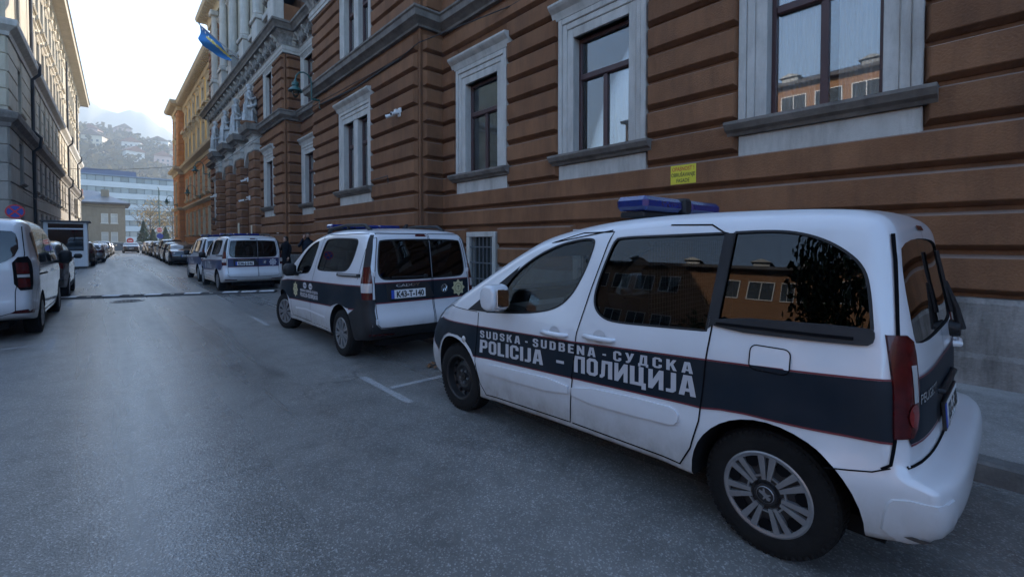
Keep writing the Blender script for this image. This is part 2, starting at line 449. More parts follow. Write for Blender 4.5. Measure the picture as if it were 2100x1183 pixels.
# sealed crack and drain at the hump's end
q = MB(); q.box(4.0, 4.32, 13.9, 14.35, .001, .012)
for i in range(7): q.box(4.03 + i * .04, 4.045 + i * .04, 13.95, 14.3, .010, .016, 1)
tag(q.build('storm_drain', [mat('drain_dark', (.012, .012, .012), .9), IRON]), 'iron storm drain grating at the kerb beside the dark bumper van', 'drain')
lf = MB(); random.seed(3)
for i in range(7):
    x, y = 3.15 + random.uniform(-.14, .14), 5.02 + random.uniform(-.1, .1); a = random.uniform(0, 6); s_ = random.uniform(.04, .07)
    p = [(cos(a + t) * s_ * r + x, sin(a + t) * s_ * r + y, .006 + .012 * (k % 2) + .02 * random.random()) for k, (t, r) in enumerate([(0, 1.2), (.8, .5), (1.4, .9), (2.2, .45), (3.1, .8), (4, .45), (4.8, .9), (5.5, .5)])]
    lf.add(p, [tuple(range(8))])
tag(lf.build('fallen_leaves', mat('dead_leaf', (.20, .085, .02), .8, col2=(.11, .045, .015), scale=30), fix=False), 'small clump of brown fallen leaves on the asphalt between two vans', 'leaves', kind='stuff')
# ================================================================== COURTHOUSE (right side of the street)
CH = thing('courthouse', 'long brown rusticated courthouse with grey stone window surrounds and statues', 'building', (6.8, 16, .14), world=True)
R0 = 1.05; RP = .4525                       # first course and course height

def segframe(a, b):
    t = (Vector(b) - Vector(a)); l = t.length; ang = atan2(t.y, t.x)
    return Matrix.Translation((a[0], a[1], 0)) @ Matrix.Rotation(ang, 4, 'Z'), l

_blk = {}
def block_mesh(l, h, m, d=.12, c=.058, name='stone_course', cl=True, cr=True):
    key = (round(l, 2), round(h, 3), m.name, d, c, cl, cr)
    if key in _blk: return _blk[key]
    g = .026; b0 = .022
    el, er = (c if cl else 0), (c if cr else 0)
    def rect(y, iz, f): return [(el * f, y, g + iz * .85), (l - er * f, y, g + iz * .85), (l - er * f, y, h - g - iz * .6), (el * f, y, h - g - iz * .6)]
    v = rect(-.02, 0, 0) + rect(b0, 0, 0) + rect(d * .93, c * .9, .9) + rect(d, c * 1.12, 1.12)
    f = [(3, 2, 1, 0), (12, 13, 14, 15)]
    for r in range(3):
        for k in range(4):
            a, b = r * 4 + k, r * 4 + (k + 1) % 4; f.append((a, b, b + 4, a + 4))
    _blk[key] = meshdata(name, v, f, m)
    bm = bmesh.new(); bm.from_mesh(_blk[key]); bmesh.ops.recalc_face_normals(bm, faces=bm.faces[:]); bm.to_mesh(_blk[key]); bm.free()
    return _blk[key]

def courses(parent, a, b, rows, holes, m, margin=(0, 0), name='stone_course', d=.12, c=.058, maxlen=99, minlen=.12):
    """rusticated courses on the wall a->b; rows [(z0, z1)], holes [(t0, t1, z0, z1)]"""
    fr, l = segframe(a, b)
    for z0, z1 in rows:
        cuts = sorted((max(h[0], margin[0]), min(h[1], l - margin[1])) for h in holes if h[2] < z1 - .10 and h[3] > z0 + .10 and h[1] > 0 and h[0] < l)
        t = margin[0]; segs = []
        for h0, h1 in cuts:
            if h0 > t: segs.append((t, h0))
            t = max(t, h1)
        if t < l - margin[1]: segs.append((t, l - margin[1]))
        for s0, s1 in segs:
            n = max(1, math.ceil((s1 - s0) / maxlen)); w = (s1 - s0) / n
            for i in range(n):
                if w < minlen: continue
                o = obj(name, block_mesh(w, z1 - z0, m, d, c), parent)
                o.matrix_basis = fr @ Matrix.Translation((s0 + i * w, 0, z0))

def wall(parent, a, b, z0, z1, holes, m, thick=.3, name='wall'):
    fr, l = segframe(a, b)
    ts = sorted({0, l, *[min(max(h[k], 0), l) for h in holes for k in (0, 1)]}); zs = sorted({z0, z1, *[min(max(h[k], z0), z1) for h in holes for k in (2, 3)]})
    v = []; f = []
    for i in range(len(ts) - 1):
        for j in range(len(zs) - 1):
            tc, zc = (ts[i] + ts[i + 1]) / 2, (zs[j] + zs[j + 1]) / 2
            if any(h[0] < tc < h[1] and h[2] < zc < h[3] for h in holes): continue
            n = len(v); v += [(ts[i], 0, zs[j]), (ts[i + 1], 0, zs[j]), (ts[i + 1], 0, zs[j + 1]), (ts[i], 0, zs[j + 1])]; f.append((n + 1, n, n + 3, n + 2))
    for h in holes:                                        # reveals
        t0, t1, h0, h1 = max(h[0], 0), min(h[1], l), max(h[2], z0), min(h[3], z1)
        for q in (((t0, h0), (t0, h1)), ((t0, h1), (t1, h1)), ((t1, h1), (t1, h0)), ((t1, h0), (t0, h0))):
            n = len(v); (p0, q0), (p1, q1) = q
            v += [(p0, 0, q0), (p1, 0, q1), (p1, -thick, q1), (p0, -thick, q0)]; f.append((n, n + 1, n + 2, n + 3))
    return obj(name, meshdata(name, v, f, m), parent, fr)

def rows_between(z0, z1, base=R0, pitch=RP):
    r = []; z = base
    while z < z1 - .05:
        a, b = max(z, z0), min(z + pitch, z1)
        if b - a > .15: r.append((a, b))
        z += pitch
    return r

_win = {}
def window(parent, a, b, tc, w, z0, z1, kind='single', fw=.355, m=None, cap=True, sill=True, apron=.30, curtain=True, glass=None, depth=.22, prot=.10, top=.42, wood=None, hidden=False, room=True):
    """stone surround (the part) with sill, cap, apron, sash, panes, curtains as its pieces. (w, z0, z1) = clear opening"""
    fr, l = segframe(a, b); m = m or STONE; glass = glass or GLASS; wood = wood or WOODF
    key = (w, z0, z1, kind, fw, m.name, cap, sill, apron, curtain, depth, prot, top, wood.name, glass.name, room)
    if key not in _win:
        P = {}; h = w / 2; o = h + fw
        q = MB()
        for sx in (-1, 1):
            x0, x1 = sorted((sx * h, sx * (h + fw * .42))); q.box(x0, x1, -depth, prot * .55, z0, z1 + top * .42, c=.008)
            x0, x1 = sorted((sx * (h + fw * .42 + .001), sx * (h + fw * .72))); q.box(x0, x1, -.02, prot * .75, z0, z1 + top * .72, c=.012)
            x0, x1 = sorted((sx * (h + fw * .72 + .001), sx * o)); q.box(x0, x1, -.02, prot, z0, z1 + top, c=.012)
        q.box(-h + .001, h - .001, -depth, prot * .55 - .002, z1, z1 + top * .42, c=.008)
        q.box(-h - fw * .42, h + fw * .42, -.02, prot * .75 - .002, z1 + top * .42 + .001, z1 + top * .72, c=.012)
        q.box(-h - fw * .72, h + fw * .72, -.02, prot - .002, z1 + top * .72 + .001, z1 + top, c=.012)
        if kind == 'double': q.box(-.16, .16, -depth + .03, prot * .4, z0 + .001, z1 - .001, c=.02)
        P['window'] = q.mesh('window', m)
        if sill:
            q = MB(); q.prism([(-.02, z0 - .20), (prot + .02, z0 - .20), (prot + .05, z0 - .16), (prot + .12, z0 - .13), (prot + .17, z0 - .06), (prot + .17, z0 - .02), (-depth, z0 - .001), (-depth, z0 - .05), (-.02, z0 - .05)], -o - .13, o + .13, 'x')
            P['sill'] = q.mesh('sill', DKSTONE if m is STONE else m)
            if apron:
                q = MB(); q.box(-o, o, -.02, prot * .7, z0 - .20 - apron, z0 - .202, c=.01); P['apron'] = q.mesh('apron', m)
        if cap:
            zc = z1 + top
            q = MB(); q.prism([(-.02, zc + .001), (prot, zc + .001), (prot + .02, zc + .06), (prot + .05, zc + .13), (prot + .13, zc + .20), (prot + .16, zc + .24), (prot + .16, zc + .28), (-.02, zc + .33)], -o - .13, o + .13, 'x')
            P['lintel_cap'] = q.mesh('lintel_cap', m)
        spans = [(-h, h)] if kind != 'double' else [(-h, -.16), (.16, h)]
        gy = -depth + .05; zt = z0 + (z1 - z0) * .66
        q = MB(); panes = []
        for x0, x1 in spans:
            fwd = .06
            q.box(x0 + .001, x0 + fwd, gy - .04, gy + .05, z0, z1, c=.006); q.box(x1 - fwd, x1 - .001, gy - .04, gy + .05, z0, z1, c=.006)
            q.box(x0 + fwd, x1 - fwd, gy - .04, gy + .048, z1 - .07, z1 - .001, c=.006); q.box(x0 + fwd, x1 - fwd, gy - .04, gy + .048, z0, z0 + .07, c=.006)
            q.box(x0 + fwd, x1 - fwd, gy - .04, gy + .075, zt - .06, zt + .06, c=.02)
            if kind == 'single':
                xm = (x0 + x1) / 2; q.box(xm - .045, xm + .045, gy - .04, gy + .046, z0 + .07, zt - .06, c=.006)
                panes += [(x0 + fwd, xm - .045, z0 + .07, zt - .06), (xm + .045, x1 - fwd, z0 + .07, zt - .06)]
            else: panes.append((x0 + fwd, x1 - fwd, z0 + .07, zt - .06))
            panes.append((x0 + fwd, x1 - fwd, zt + .06, z1 - .07))
        P['sash'] = q.mesh('sash', wood)
        P['_panes'] = []
        for x0, x1, c0, c1 in panes:
            q = MB(); q.box(x0 - .004, x1 + .004, gy - .004, gy + .004, c0 - .004, c1 + .004); P['_panes'].append(q.mesh('pane', glass))
        if curtain:
            for nm, (c0, c1) in (('curtain', (-h + .03, -h + w * .40)), ('curtain2', (h - w * .46, h - .03))):
                v = []; f = []; n = 40
                for i in range(n + 1):
                    x = c0 + (c1 - c0) * i / n; y = gy - .09 + .025 * sin(i * 1.5) + .01 * sin(i * 3.7)
                    v += [(x, y, z0 + .05), (x, y, z1 - .05)]
                for i in range(n): f.append((2 * i, 2 * i + 2, 2 * i + 3, 2 * i + 1))
                P[nm] = meshdata('curtain', v, f, CURT, True)
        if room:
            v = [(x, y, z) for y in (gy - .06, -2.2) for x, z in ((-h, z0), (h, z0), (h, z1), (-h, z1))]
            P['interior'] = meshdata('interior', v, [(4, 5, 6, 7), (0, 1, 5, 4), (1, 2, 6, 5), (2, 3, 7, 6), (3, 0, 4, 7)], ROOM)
        _win[key] = P
    P = _win[key]
    o = obj('window', P['window'], parent); o.matrix_basis = fr @ Matrix.Translation((tc, 0, 0))
    for k, me in P.items():
        if k in ('window', '_panes'): continue
        obj(me.name.split('.')[0], me, o)
    for me in P['_panes']: obj('pane', me, o)
    hw = w / 2
    hole = (tc - hw - .001, tc + hw + .001, z0, z1)
    cut = (tc - hw - fw, tc + hw + fw, z0 - .05, z1 + top + (.30 if cap else 0))
    low = (tc - hw - fw - .005, tc + hw + fw + .005, z0 - .2 - (apron if sill else 0), z0)
    return hole, cut, low

A0, A1 = (6.77, -9.0), (6.77, 10.33)
B0, B1 = (6.05, 10.33), (6.05, 18.2)
C0, C1 = (6.77, 18.2), (6.77, 22.05)
D0, D1 = (6.05, 22.05), (6.05, 41.0)
PATH = [A0, A1, B0, B1, C0, C1, D0, D1, (6.8, 41.0)]
T1 = 7.05; T2 = 7.5; T3 = 10.0

def facade(a, b, wins1, wins2, extra_holes=(), extra_cuts=(), margin=(0, 0), top=T3, rows1=None, kinds='single', m=BROWN):
    hs, cs = list(extra_holes), list(extra_cuts)
    for tc, w, k, fw in wins1:
        h, c, lo = window(CH, a, b, tc, w, 3.30, 5.50, k, fw); hs.append(h); cs += [c, lo]
    for tc, w, k, fw in wins2:
        h, c, lo = window(CH, a, b, tc, w, 7.72, 9.75, k, fw, sill=False, cap=False, top=.22); hs.append(h); cs.append((c[0], c[1], 7.4, 10.2))
    wall(CH, a, b, 0, 12.2, hs, m)
    courses(CH, a, b, rows_between(R0, T1), cs, m, margin)
    courses(CH, a, b, rows_between(T2, top, base=T2 + .03), cs, m, margin)

# --- wing A (nearest, recessed)
wa = [(-1.74 + 9, 1.24, 'single', .355), (1.73 + 9, 1.24, 'single', .355), (5.16 + 9, 1.24, 'single', .355), (8.67 + 9, 1.24, 'single', .355)]
cel = [(8.6 + 9, .88), (5.16 + 9, .88), (1.73 + 9, .88)]
ch = [(t - w / 2, t + w / 2, .50, 1.72) for t, w in cel]; cc = [(t - w / 2 - .13, t + w / 2 + .13, .4, 1.84) for t, w in cel]
facade(A0, A1, wa, wa, ch, cc)
facade(A1, B0, [], [], margin=(0, .075))
facade(B0, B1, [(14.3 - 10.33, 1.86, 'double', .30)], [(14.2 - 10.33, 1.86, 'double', .26)], margin=(.075, .075))
facade(B1, C0, [], [], margin=(.075, 0))
facade(C0, C1, [(20.95 - 18.2, 1.20, 'single', .34)], [(20.95 - 18.2, 1.2, 'single', .34)])
facade(C1, D0, [], [], margin=(0, .075))
# --- cellar windows with iron bars
for t, w in cel:
    fr, l = segframe(A0, A1); y = A0[1] + t
    q = MB()
    for s_ in (-1, 1):
        x0, x1 = sorted((s_ * w / 2, s_ * (w / 2 + .12))); q.box(x0, x1, -.2, .13, .5, 1.72, c=.01)
    q.box(-w / 2 - .12, w / 2 + .12, -.2, .128, 1.721, 1.84, c=.01); q.box(-w / 2 - .18, w / 2 + .18, -.2, .16, .40, .50, c=.01)
    o = q.build('cellar_window', STONE, CH); o.matrix_basis = fr @ Matrix.Translation((t, 0, 0))
    q = MB()
    for i in range(6): q.tube([(-w / 2 + w * (i + .5) / 6, .09, .5), (-w / 2 + w * (i + .5) / 6, .09, 1.72)], .014, 6)
    for z in (.72, 1.1, 1.48): q.box(-w / 2, w / 2, .08, .1, z - .015, z + .015)
    q.build('iron_bars', mat('grille_grey', (.10, .11, .12), .5, metal=.3), o)
    q = MB(); q.box(-w / 2, w / 2, -.06, -.05, .5, 1.72); q.build('pane', mat('cellar_glass', (.03, .035, .035), .15), o)
# --- vertical corner beads of the projecting bays
for (x, y) in ((6.05, 10.33), (6.05, 22.05)):
    q = MB(); s_ = 1
    for z0, z1 in ((R0, T1), (T2, T3)): q.box(x - .03, x + .04, y - .03, y + .04, z0, z1, c=.02)
    q.build('corner_bead', BROWN, CH)
# --- plinth, string course, entablature swept round every bay
v, f = sweep(PATH, [(-.2, -.1), (.15, -.1), (.15, .42), (.13, .47), (.12, .98), (.09, 1.03), (-.2, 1.045)])
holes_y = [(A0[1] + t - w / 2 - .12, A0[1] + t + w / 2 + .12) for t, w in cel]
# the plinth of wing A is cut open at the cellar windows: sweep it in pieces
pr = [(-.2, -.1), (.15, -.1), (.15, .42), (.13, .47), (.12, .98), (.09, 1.03), (-.2, 1.045)]
lowpr = [(-.2, -.1), (.15, -.1), (.15, .36), (.13, .40), (-.2, .40)]
ys = [A0[1]]
for h0, h1 in sorted(holes_y): ys += [h0, h1]
q = MB()
for i in range(0, len(ys), 2):
    if i + 1 < len(ys): q.add(*sweep([(6.77, ys[i]), (6.77, ys[i + 1])], pr))
for h0, h1 in sorted(holes_y): q.add(*sweep([(6.77, h0), (6.77, h1)], lowpr))
q.add(*sweep([(6.77, ys[-1])] + PATH[1:], pr))
q.build('plinth', PLINTH, CH)
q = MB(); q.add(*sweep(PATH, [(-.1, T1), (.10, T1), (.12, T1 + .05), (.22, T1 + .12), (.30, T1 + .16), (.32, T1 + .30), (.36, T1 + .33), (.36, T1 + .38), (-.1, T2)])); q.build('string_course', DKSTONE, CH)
q = MB(); q.add(*sweep(PATH, [(-.1, T3), (.11, T3), (.11, T3 + .12), (.13, T3 + .125), (.13, T3 + .30), (.17, T3 + .33), (-.1, T3 + .335)])); q.build('architrave', STONE, CH)
FRZ = mat('stained_frieze', (.11, .10, .09), .9, col2=(.40, .385, .36), scale=5, stretch=(1, 1, .5), bump=.6, bscale=25, spec=.2)
q = MB(); q.add(*sweep(PATH, [(-.1, T3 + .336), (.12, T3 + .336), (.14, T3 + .5), (.24, T3 + .72), (.40, T3 + .86), (-.1, T3 + .861)])); q.build('frieze', FRZ, CH)
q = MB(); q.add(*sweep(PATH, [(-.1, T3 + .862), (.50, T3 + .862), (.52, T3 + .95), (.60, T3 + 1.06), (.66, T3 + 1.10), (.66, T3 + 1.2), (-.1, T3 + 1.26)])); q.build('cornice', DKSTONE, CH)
# carved scroll brackets and leaf clusters along the frieze
def scroll_mesh():
    q = MB(); q.prism([(0, .36), (.15, .36), (.17, .42), (.20, .55), (.33, .68), (.44, .76), (.44, .84), (0, .84)], -.07, .07, 'x')
    for k in range(3): q.lathe([(.045, -.085), (.05, 0), (.045, .085)], 8, 'x', (0, .16 + k * .1, .48 + k * .13))
    return q.mesh('scroll_bracket', STONE)
def leaf_mesh():
    q = MB(); random.seed(11)
    for k in range(11):
        x = -.24 + .048 * k; z = .60 + .11 * sin(k * 1.9)
        q.prism([(x - .04, z - .1), (x + .05, z - .06), (x + .06, z + .06), (x, z + .13), (x - .05, z + .04)], .10, .27 + .10 * random.random() + .08 * (z - .5), 'y')
    return q.mesh('leaf_carving', FRZ)
SCR, LEAF = scroll_mesh(), leaf_mesh()
for a, b in zip(PATH[:-2], PATH[1:-1]):
    fr, l = segframe(a, b); n = max(1, int(l / .95))
    if a[0] == 6.77 and b[1] < 11 and b[0] == 6.77: continue
    for i in range(n):
        t = (i + .5) * l / n
        o = obj('scroll_bracket', SCR, CH); o.matrix_basis = fr @ Matrix.Translation((t, 0, T3))
        if i < n - 1: o = obj('leaf_carving', LEAF, CH); o.matrix_basis = fr @ Matrix.Translation((t + l / n / 2, 0, T3))

# --- centre bay D: portal with four rusticated pillars, statues above, stone upper storey
dh, dc = [], []
for y in (24.55, 38.55):
    h, c, lo = window(CH, D0, D1, y - 22.05, 1.1, 3.3, 5.5, 'single', .32); dh.append(h); dc += [c, lo]
for y in (24.55, 28.2, 31.45, 34.7, 38.55):
    h, c, lo = window(CH, D0, D1, y - 22.05, 1.1, 7.72, 9.75, 'single', .26, sill=False, cap=False, top=.22); dh.append(h); dc.append((c[0], c[1], 7.4, 10.2))
PB = [26.1, 29.25, 32.4, 35.8]
for y0, y1 in zip(PB[:-1], PB[1:]):
    dh.append((y0 + 1.05 - 22.05 + .25, y1 - 22.05 - .25, .14, 5.6)); dc.append((y0 + 1.05 - 22.05, y1 - 22.05, 0, 6.9))
for y in PB: dc.append((y - 22.05, y + 1.05 - 22.05, 0, 6.9))
wall(CH, D0, D1, 0, 12.2, dh, BROWN, thick=.8)
courses(CH, D0, D1, rows_between(R0, T1), dc, BROWN, (.075, .075)); courses(CH, D0, D1, rows_between(T2, T3, base=T2 + .03), dc, BROWN, (.075, .075))
for y0, y1 in zip(PB[:-1], PB[1:]):
    q = MB(); a, b = y0 + 1.30, y1 - .25; yc = (a + b) / 2
    q.box(6.80, 6.86, a, b, .14, 5.6)
    for k in range(2):
        for j in range(3): q.box(6.76, 6.80, a + .12 + k * (b - a) / 2, a + (b - a) / 2 * (k + 1) - .12, .5 + j * 1.2, 1.5 + j * 1.2, c=.02)
    q.build('portal_door', mat('dark_oak', (.05, .028, .016), .5, col2=(.08, .045, .025), scale=4, stretch=(1, 1, .2)), CH)
for y in PB:
    z = .14; n = 13; hgt = (6.25 - z) / n
    q = MB(); q.box(5.70, 6.06, y + .04, y + 1.01, .14, 6.25); p = q.build('pillar', BROWN, CH)
    key = MB(); key.box(5.64, 6.06, y - .02, y + 1.07, 0, hgt - .035, c=.05)
    me = key.mesh('pillar_block', BROWN)
    for k in range(n):
        o = obj('pillar_block', me, p); o.location = (0, 0, z + k * hgt + .017)
    q = MB()
    q.add(*sweep([(6.05, y), (5.68, y), (5.68, y + 1.05), (6.05, y + 1.05)][::1], [(-.3, 6.25), (.02, 6.25), (.05, 6.32), (.02, 6.38), (.02, 6.55), (.08, 6.62), (.08, 6.70), (.02, 6.74), (.02, 6.95), (.12, 7.04), (-.3, 7.04)]))
    q.build('capital', STONE, p)
    q = MB(); q.add(*sweep([(6.05, y - .1), (5.55, y - .1), (5.55, y + 1.15), (6.05, y + 1.15)], [(-.4, 7.045), (.05, 7.045), (.12, 7.16), (.26, 7.22), (.30, 7.40), (.32, 7.52), (-.4, 7.53)])); q.build('ledge', DKSTONE, p)
q = MB()                                                   # segmental stone heads over the portal bays
for y0, y1 in zip(PB[:-1], PB[1:]):
    a, b = y0 + 1.06, y1 - .01; pts = [(a, 7.03)] + [(a + (b - a) * i / 12, 5.75 + .75 * sin(pi * i / 12)) for i in range(13)] + [(b, 7.03)]
    q.prism(pts, 5.86, 6.04, 'x')
q.build('portal_arch', STONE, CH)
# upper storey of the centre bay
UP = STONE
uh = []; uy = [23.6, 26.6, 29.6, 32.6, 35.6]
for y in uy: h, c, lo = window(CH, D0, D1, y - 22.05, 1.15, 13.1, 16.0, 'single', .25, cap=True, sill=True, apron=0, top=.25); uh.append(h)
h, c, lo = window(CH, D0, D1, 39.0 - 22.05, 1.0, 12.3, 14.9, 'single', .28, cap=True, sill=True, apron=.25, top=.3); uh.append(h); ucut = [c, lo]
wall(CH, D0, D1, 11.2, 18.3, uh, CREAM)
courses(CH, (6.05, 37.2), D1, rows_between(11.3, 17.0, base=11.3), [(a - 15.15, b - 15.15, c_, d_) for a, b, c_, d_ in ucut], BROWN, (.05, .05))
for i, y in enumerate([22.1 + 3.0 * k for k in range(6)]):
    q = MB(); x0 = 5.60
    q.box(x0, 6.04, y - .1, y + .85, 11.27, 12.45, c=.02); q.box(x0 - .08, 6.04, y - .18, y + .93, 12.452, 12.66, c=.03); q.box(x0 - .03, 6.04, y - .13, y + .88, 11.262, 11.42, c=.02)
    p = q.build('pedestal', STONE, CH)
    q = MB(); q.lathe([(.30, 12.67), (.32, 12.75), (.25, 12.80), (.29, 12.87), (.235, 12.94), (.24, 14.2), (.205, 17.0), (.24, 17.03), (.24, 17.1)], 20, 'z', (5.83, y + .37, 0)); q.build('column', STONE, p, smooth=True, angle=30)
    q = MB(); q.box(5.52, 6.04, y + .02, y + .72, 17.1, 17.45, c=.05); q.build('column_capital', STONE, p)
q = MB()
for a in [22.1 + 3.0 * k + .95 for k in range(5)]: q.box(5.86, 6.02, a, a + 1.9, 11.27, 11.5, c=.01); q.box(5.84, 6.02, a, a + 1.9, 12.35, 12.6, c=.02)
q.build('balustrade_rail', STONE, CH)
UPATH = [(6.77, 22.0), (6.05, 22.05), (6.05, 41.0), (6.77, 41.0)]
q = MB(); q.add(*sweep(UPATH, [(-.1, 17.46), (.12, 17.46), (.14, 17.8), (.25, 17.95), (.75, 18.1), (.82, 18.3), (.82, 18.42), (-.1, 18.6)])); q.build('roof_cornice', YSTONE, CH)
q = MB(); q.prism([(-.02, 0), (.5, .12), (.5, .2), (-.02, .2)], -.09, .09, 'x'); dent = q.mesh('modillion', YSTONE)
fr, l = segframe((6.05, 22.05), (6.05, 41.0))
for i in range(34):
    o = obj('modillion', dent, CH); o.matrix_basis = fr @ Matrix.Translation((.3 + i * .555, .2, 17.88))
# wings A-C: plain attic wall and roof that close the building off above the frame
q = MB()
q.box(6.90, 20, -9, 22.0, 12.2, 16.6); q.box(6.4, 20, -9.2, 22.0, 16.6, 16.9); q.box(6.90, 20, 22.0, 41.0, 12.0, 18.2)
q.box(7.4, 20, -9, 41.0, .0, 12.2); q.box(6.8, 20, 22.1, 40.9, 18.55, 18.7); q.box(6.8, 20, -40, -9.05, 0, 16.6); q.build('attic', BROWN, CH)  # last box: unseen courthouse front behind the camera, added for reflections
# ================================================================== OCHRE WING further down
YW = thing('ochre_wing', 'sunny ochre upper storeys over an orange rusticated base, far right end of the street', 'building', (6.6, 52, .14), world=True)
Y0, Y1, Y2, Y3, Y4 = (6.6, 41.02), (6.6, 62.0), (6.08, 62.0), (6.08, 67.0), (7.0, 67.0)
YPATH = [Y0, Y1, Y2, Y3, Y4]
ORANGE = mat('orange_render', (.46, .21, .085), .85, col2=(.54, .27, .12), scale=1.3, rnd=.08, bump=.2, bscale=90, grime=.4, gcol=(.12, .06, .03), dust=.4, dcol=(.4, .34, .28), spec=.25)
hs, cs = [], []
for k in range(7):
    t = 1.9 + k * 2.85
    for z0, z1, top, kk in ((2.3, 4.5, .15, .2), (5.9, 8.2, .15, .2), (10.2, 12.2, .22, .22), (13.4, 15.2, .22, .22)):
        h, c, lo = window(YW, Y0, Y1, t, 1.05, z0, z1, 'single', kk, m=YSTONE, cap=z0 > 10, sill=True, apron=0, top=top, room=False, curtain=False, wood=WOODF, depth=.2, prot=.07, glass=mat('far_glass', (.06, .07, .08), .08, spec=.6)); hs.append(h); cs.append(c)
wall(YW, Y0, Y1, 0, 9.3, hs, ORANGE); wall(YW, Y0, Y1, 9.3, 16.2, hs, YELLOW)
courses(YW, Y0, Y1, rows_between(.9, 9.0, base=.9, pitch=.6), cs, ORANGE, d=.06, c=.05)
hs, cs = [], []
for z0, z1 in ((2.3, 4.5), (5.9, 8.2), (10.2, 12.6), (13.2, 15.2)):
    h, c, lo = window(YW, Y2, Y3, 2.5, 1.1, z0, z1, 'single', .25, m=YSTONE, cap=z0 > 10, sill=True, apron=0, top=.22, room=False, curtain=False, depth=.2, prot=.07, glass=MATS['far_glass']); hs.append(h); cs.append(c)
wall(YW, Y2, Y3, 0, 16.2, hs, ORANGE); wall(YW, Y1, Y2, 0, 16.2, [], ORANGE); wall(YW, Y3, Y4, 0, 16.2, [], ORANGE)
courses(YW, Y2, Y3, rows_between(.9, 9.0, base=.9, pitch=.6) + rows_between(9.9, 15.9, base=9.9, pitch=.6), cs, ORANGE, d=.06, c=.05)
courses(YW, Y1, Y2, rows_between(.9, 9.0, base=.9, pitch=.6) + rows_between(9.9, 15.9, base=9.9, pitch=.6), [], ORANGE, d=.06, c=.05)
for nm, pr, m in (('base_moulding', [(-.1, .1), (.12, .1), (.10, .85), (-.1, .9)], PLINTH), ('string_course', [(-.1, 5.05), (.08, 5.05), (.28, 5.25), (.28, 5.36), (-.1, 5.42)], YSTONE),
                  ('cornice_band', [(-.1, 9.0), (.1, 9.0), (.15, 9.3), (.5, 9.5), (.55, 9.72), (-.1, 9.85)], YSTONE), ('roof_cornice', [(-.1, 16.0), (.12, 16.0), (.15, 16.35), (.7, 16.55), (.8, 16.8), (.8, 16.92), (-.1, 17.1)], YSTONE)):
    q = MB(); q.add(*sweep(YPATH, pr)); q.build(nm, m, YW)
for a, b in ((Y0, Y1), (Y2, Y3)):
    fr, l = segframe(a, b)
    for i in range(int(l / .5)):
        o = obj('modillion', dent, YW); o.matrix_basis = fr @ Matrix.Translation((.25 + i * .5, .17, 16.30))
q = MB(); q.box(6.8, 20, 41.1, 66.9, .0, 16.9); q.prism([(6.4, 16.95), (20, 16.95), (13, 19)], 41.1, 66.9, 'y'); q.build('roof', mat('roof_tile_dark', (.12, .07, .05), .8, col2=(.18, .1, .07), scale=4), YW)
q = MB(); q.box(6.3, 7.2, 64.2, 65.2, 16.9, 17.7, c=.05); q.build('chimney', ZINC, YW)
for k in range(7):                                        # small balcony boxes under the top windows
    q = MB(); y = 41.02 + 1.9 + k * 2.85
    q.box(6.15, 6.58, y - .75, y + .75, 13.08, 13.2, c=.02); q.box(6.15, 6.2, y - .75, y + .75, 13.2, 13.38); q.box(6.3, 6.58, y - .6, y - .45, 12.75, 13.08); q.box(6.3, 6.58, y + .45, y + .6, 12.75, 13.08)
    q.build('balcony', YSTONE, YW)

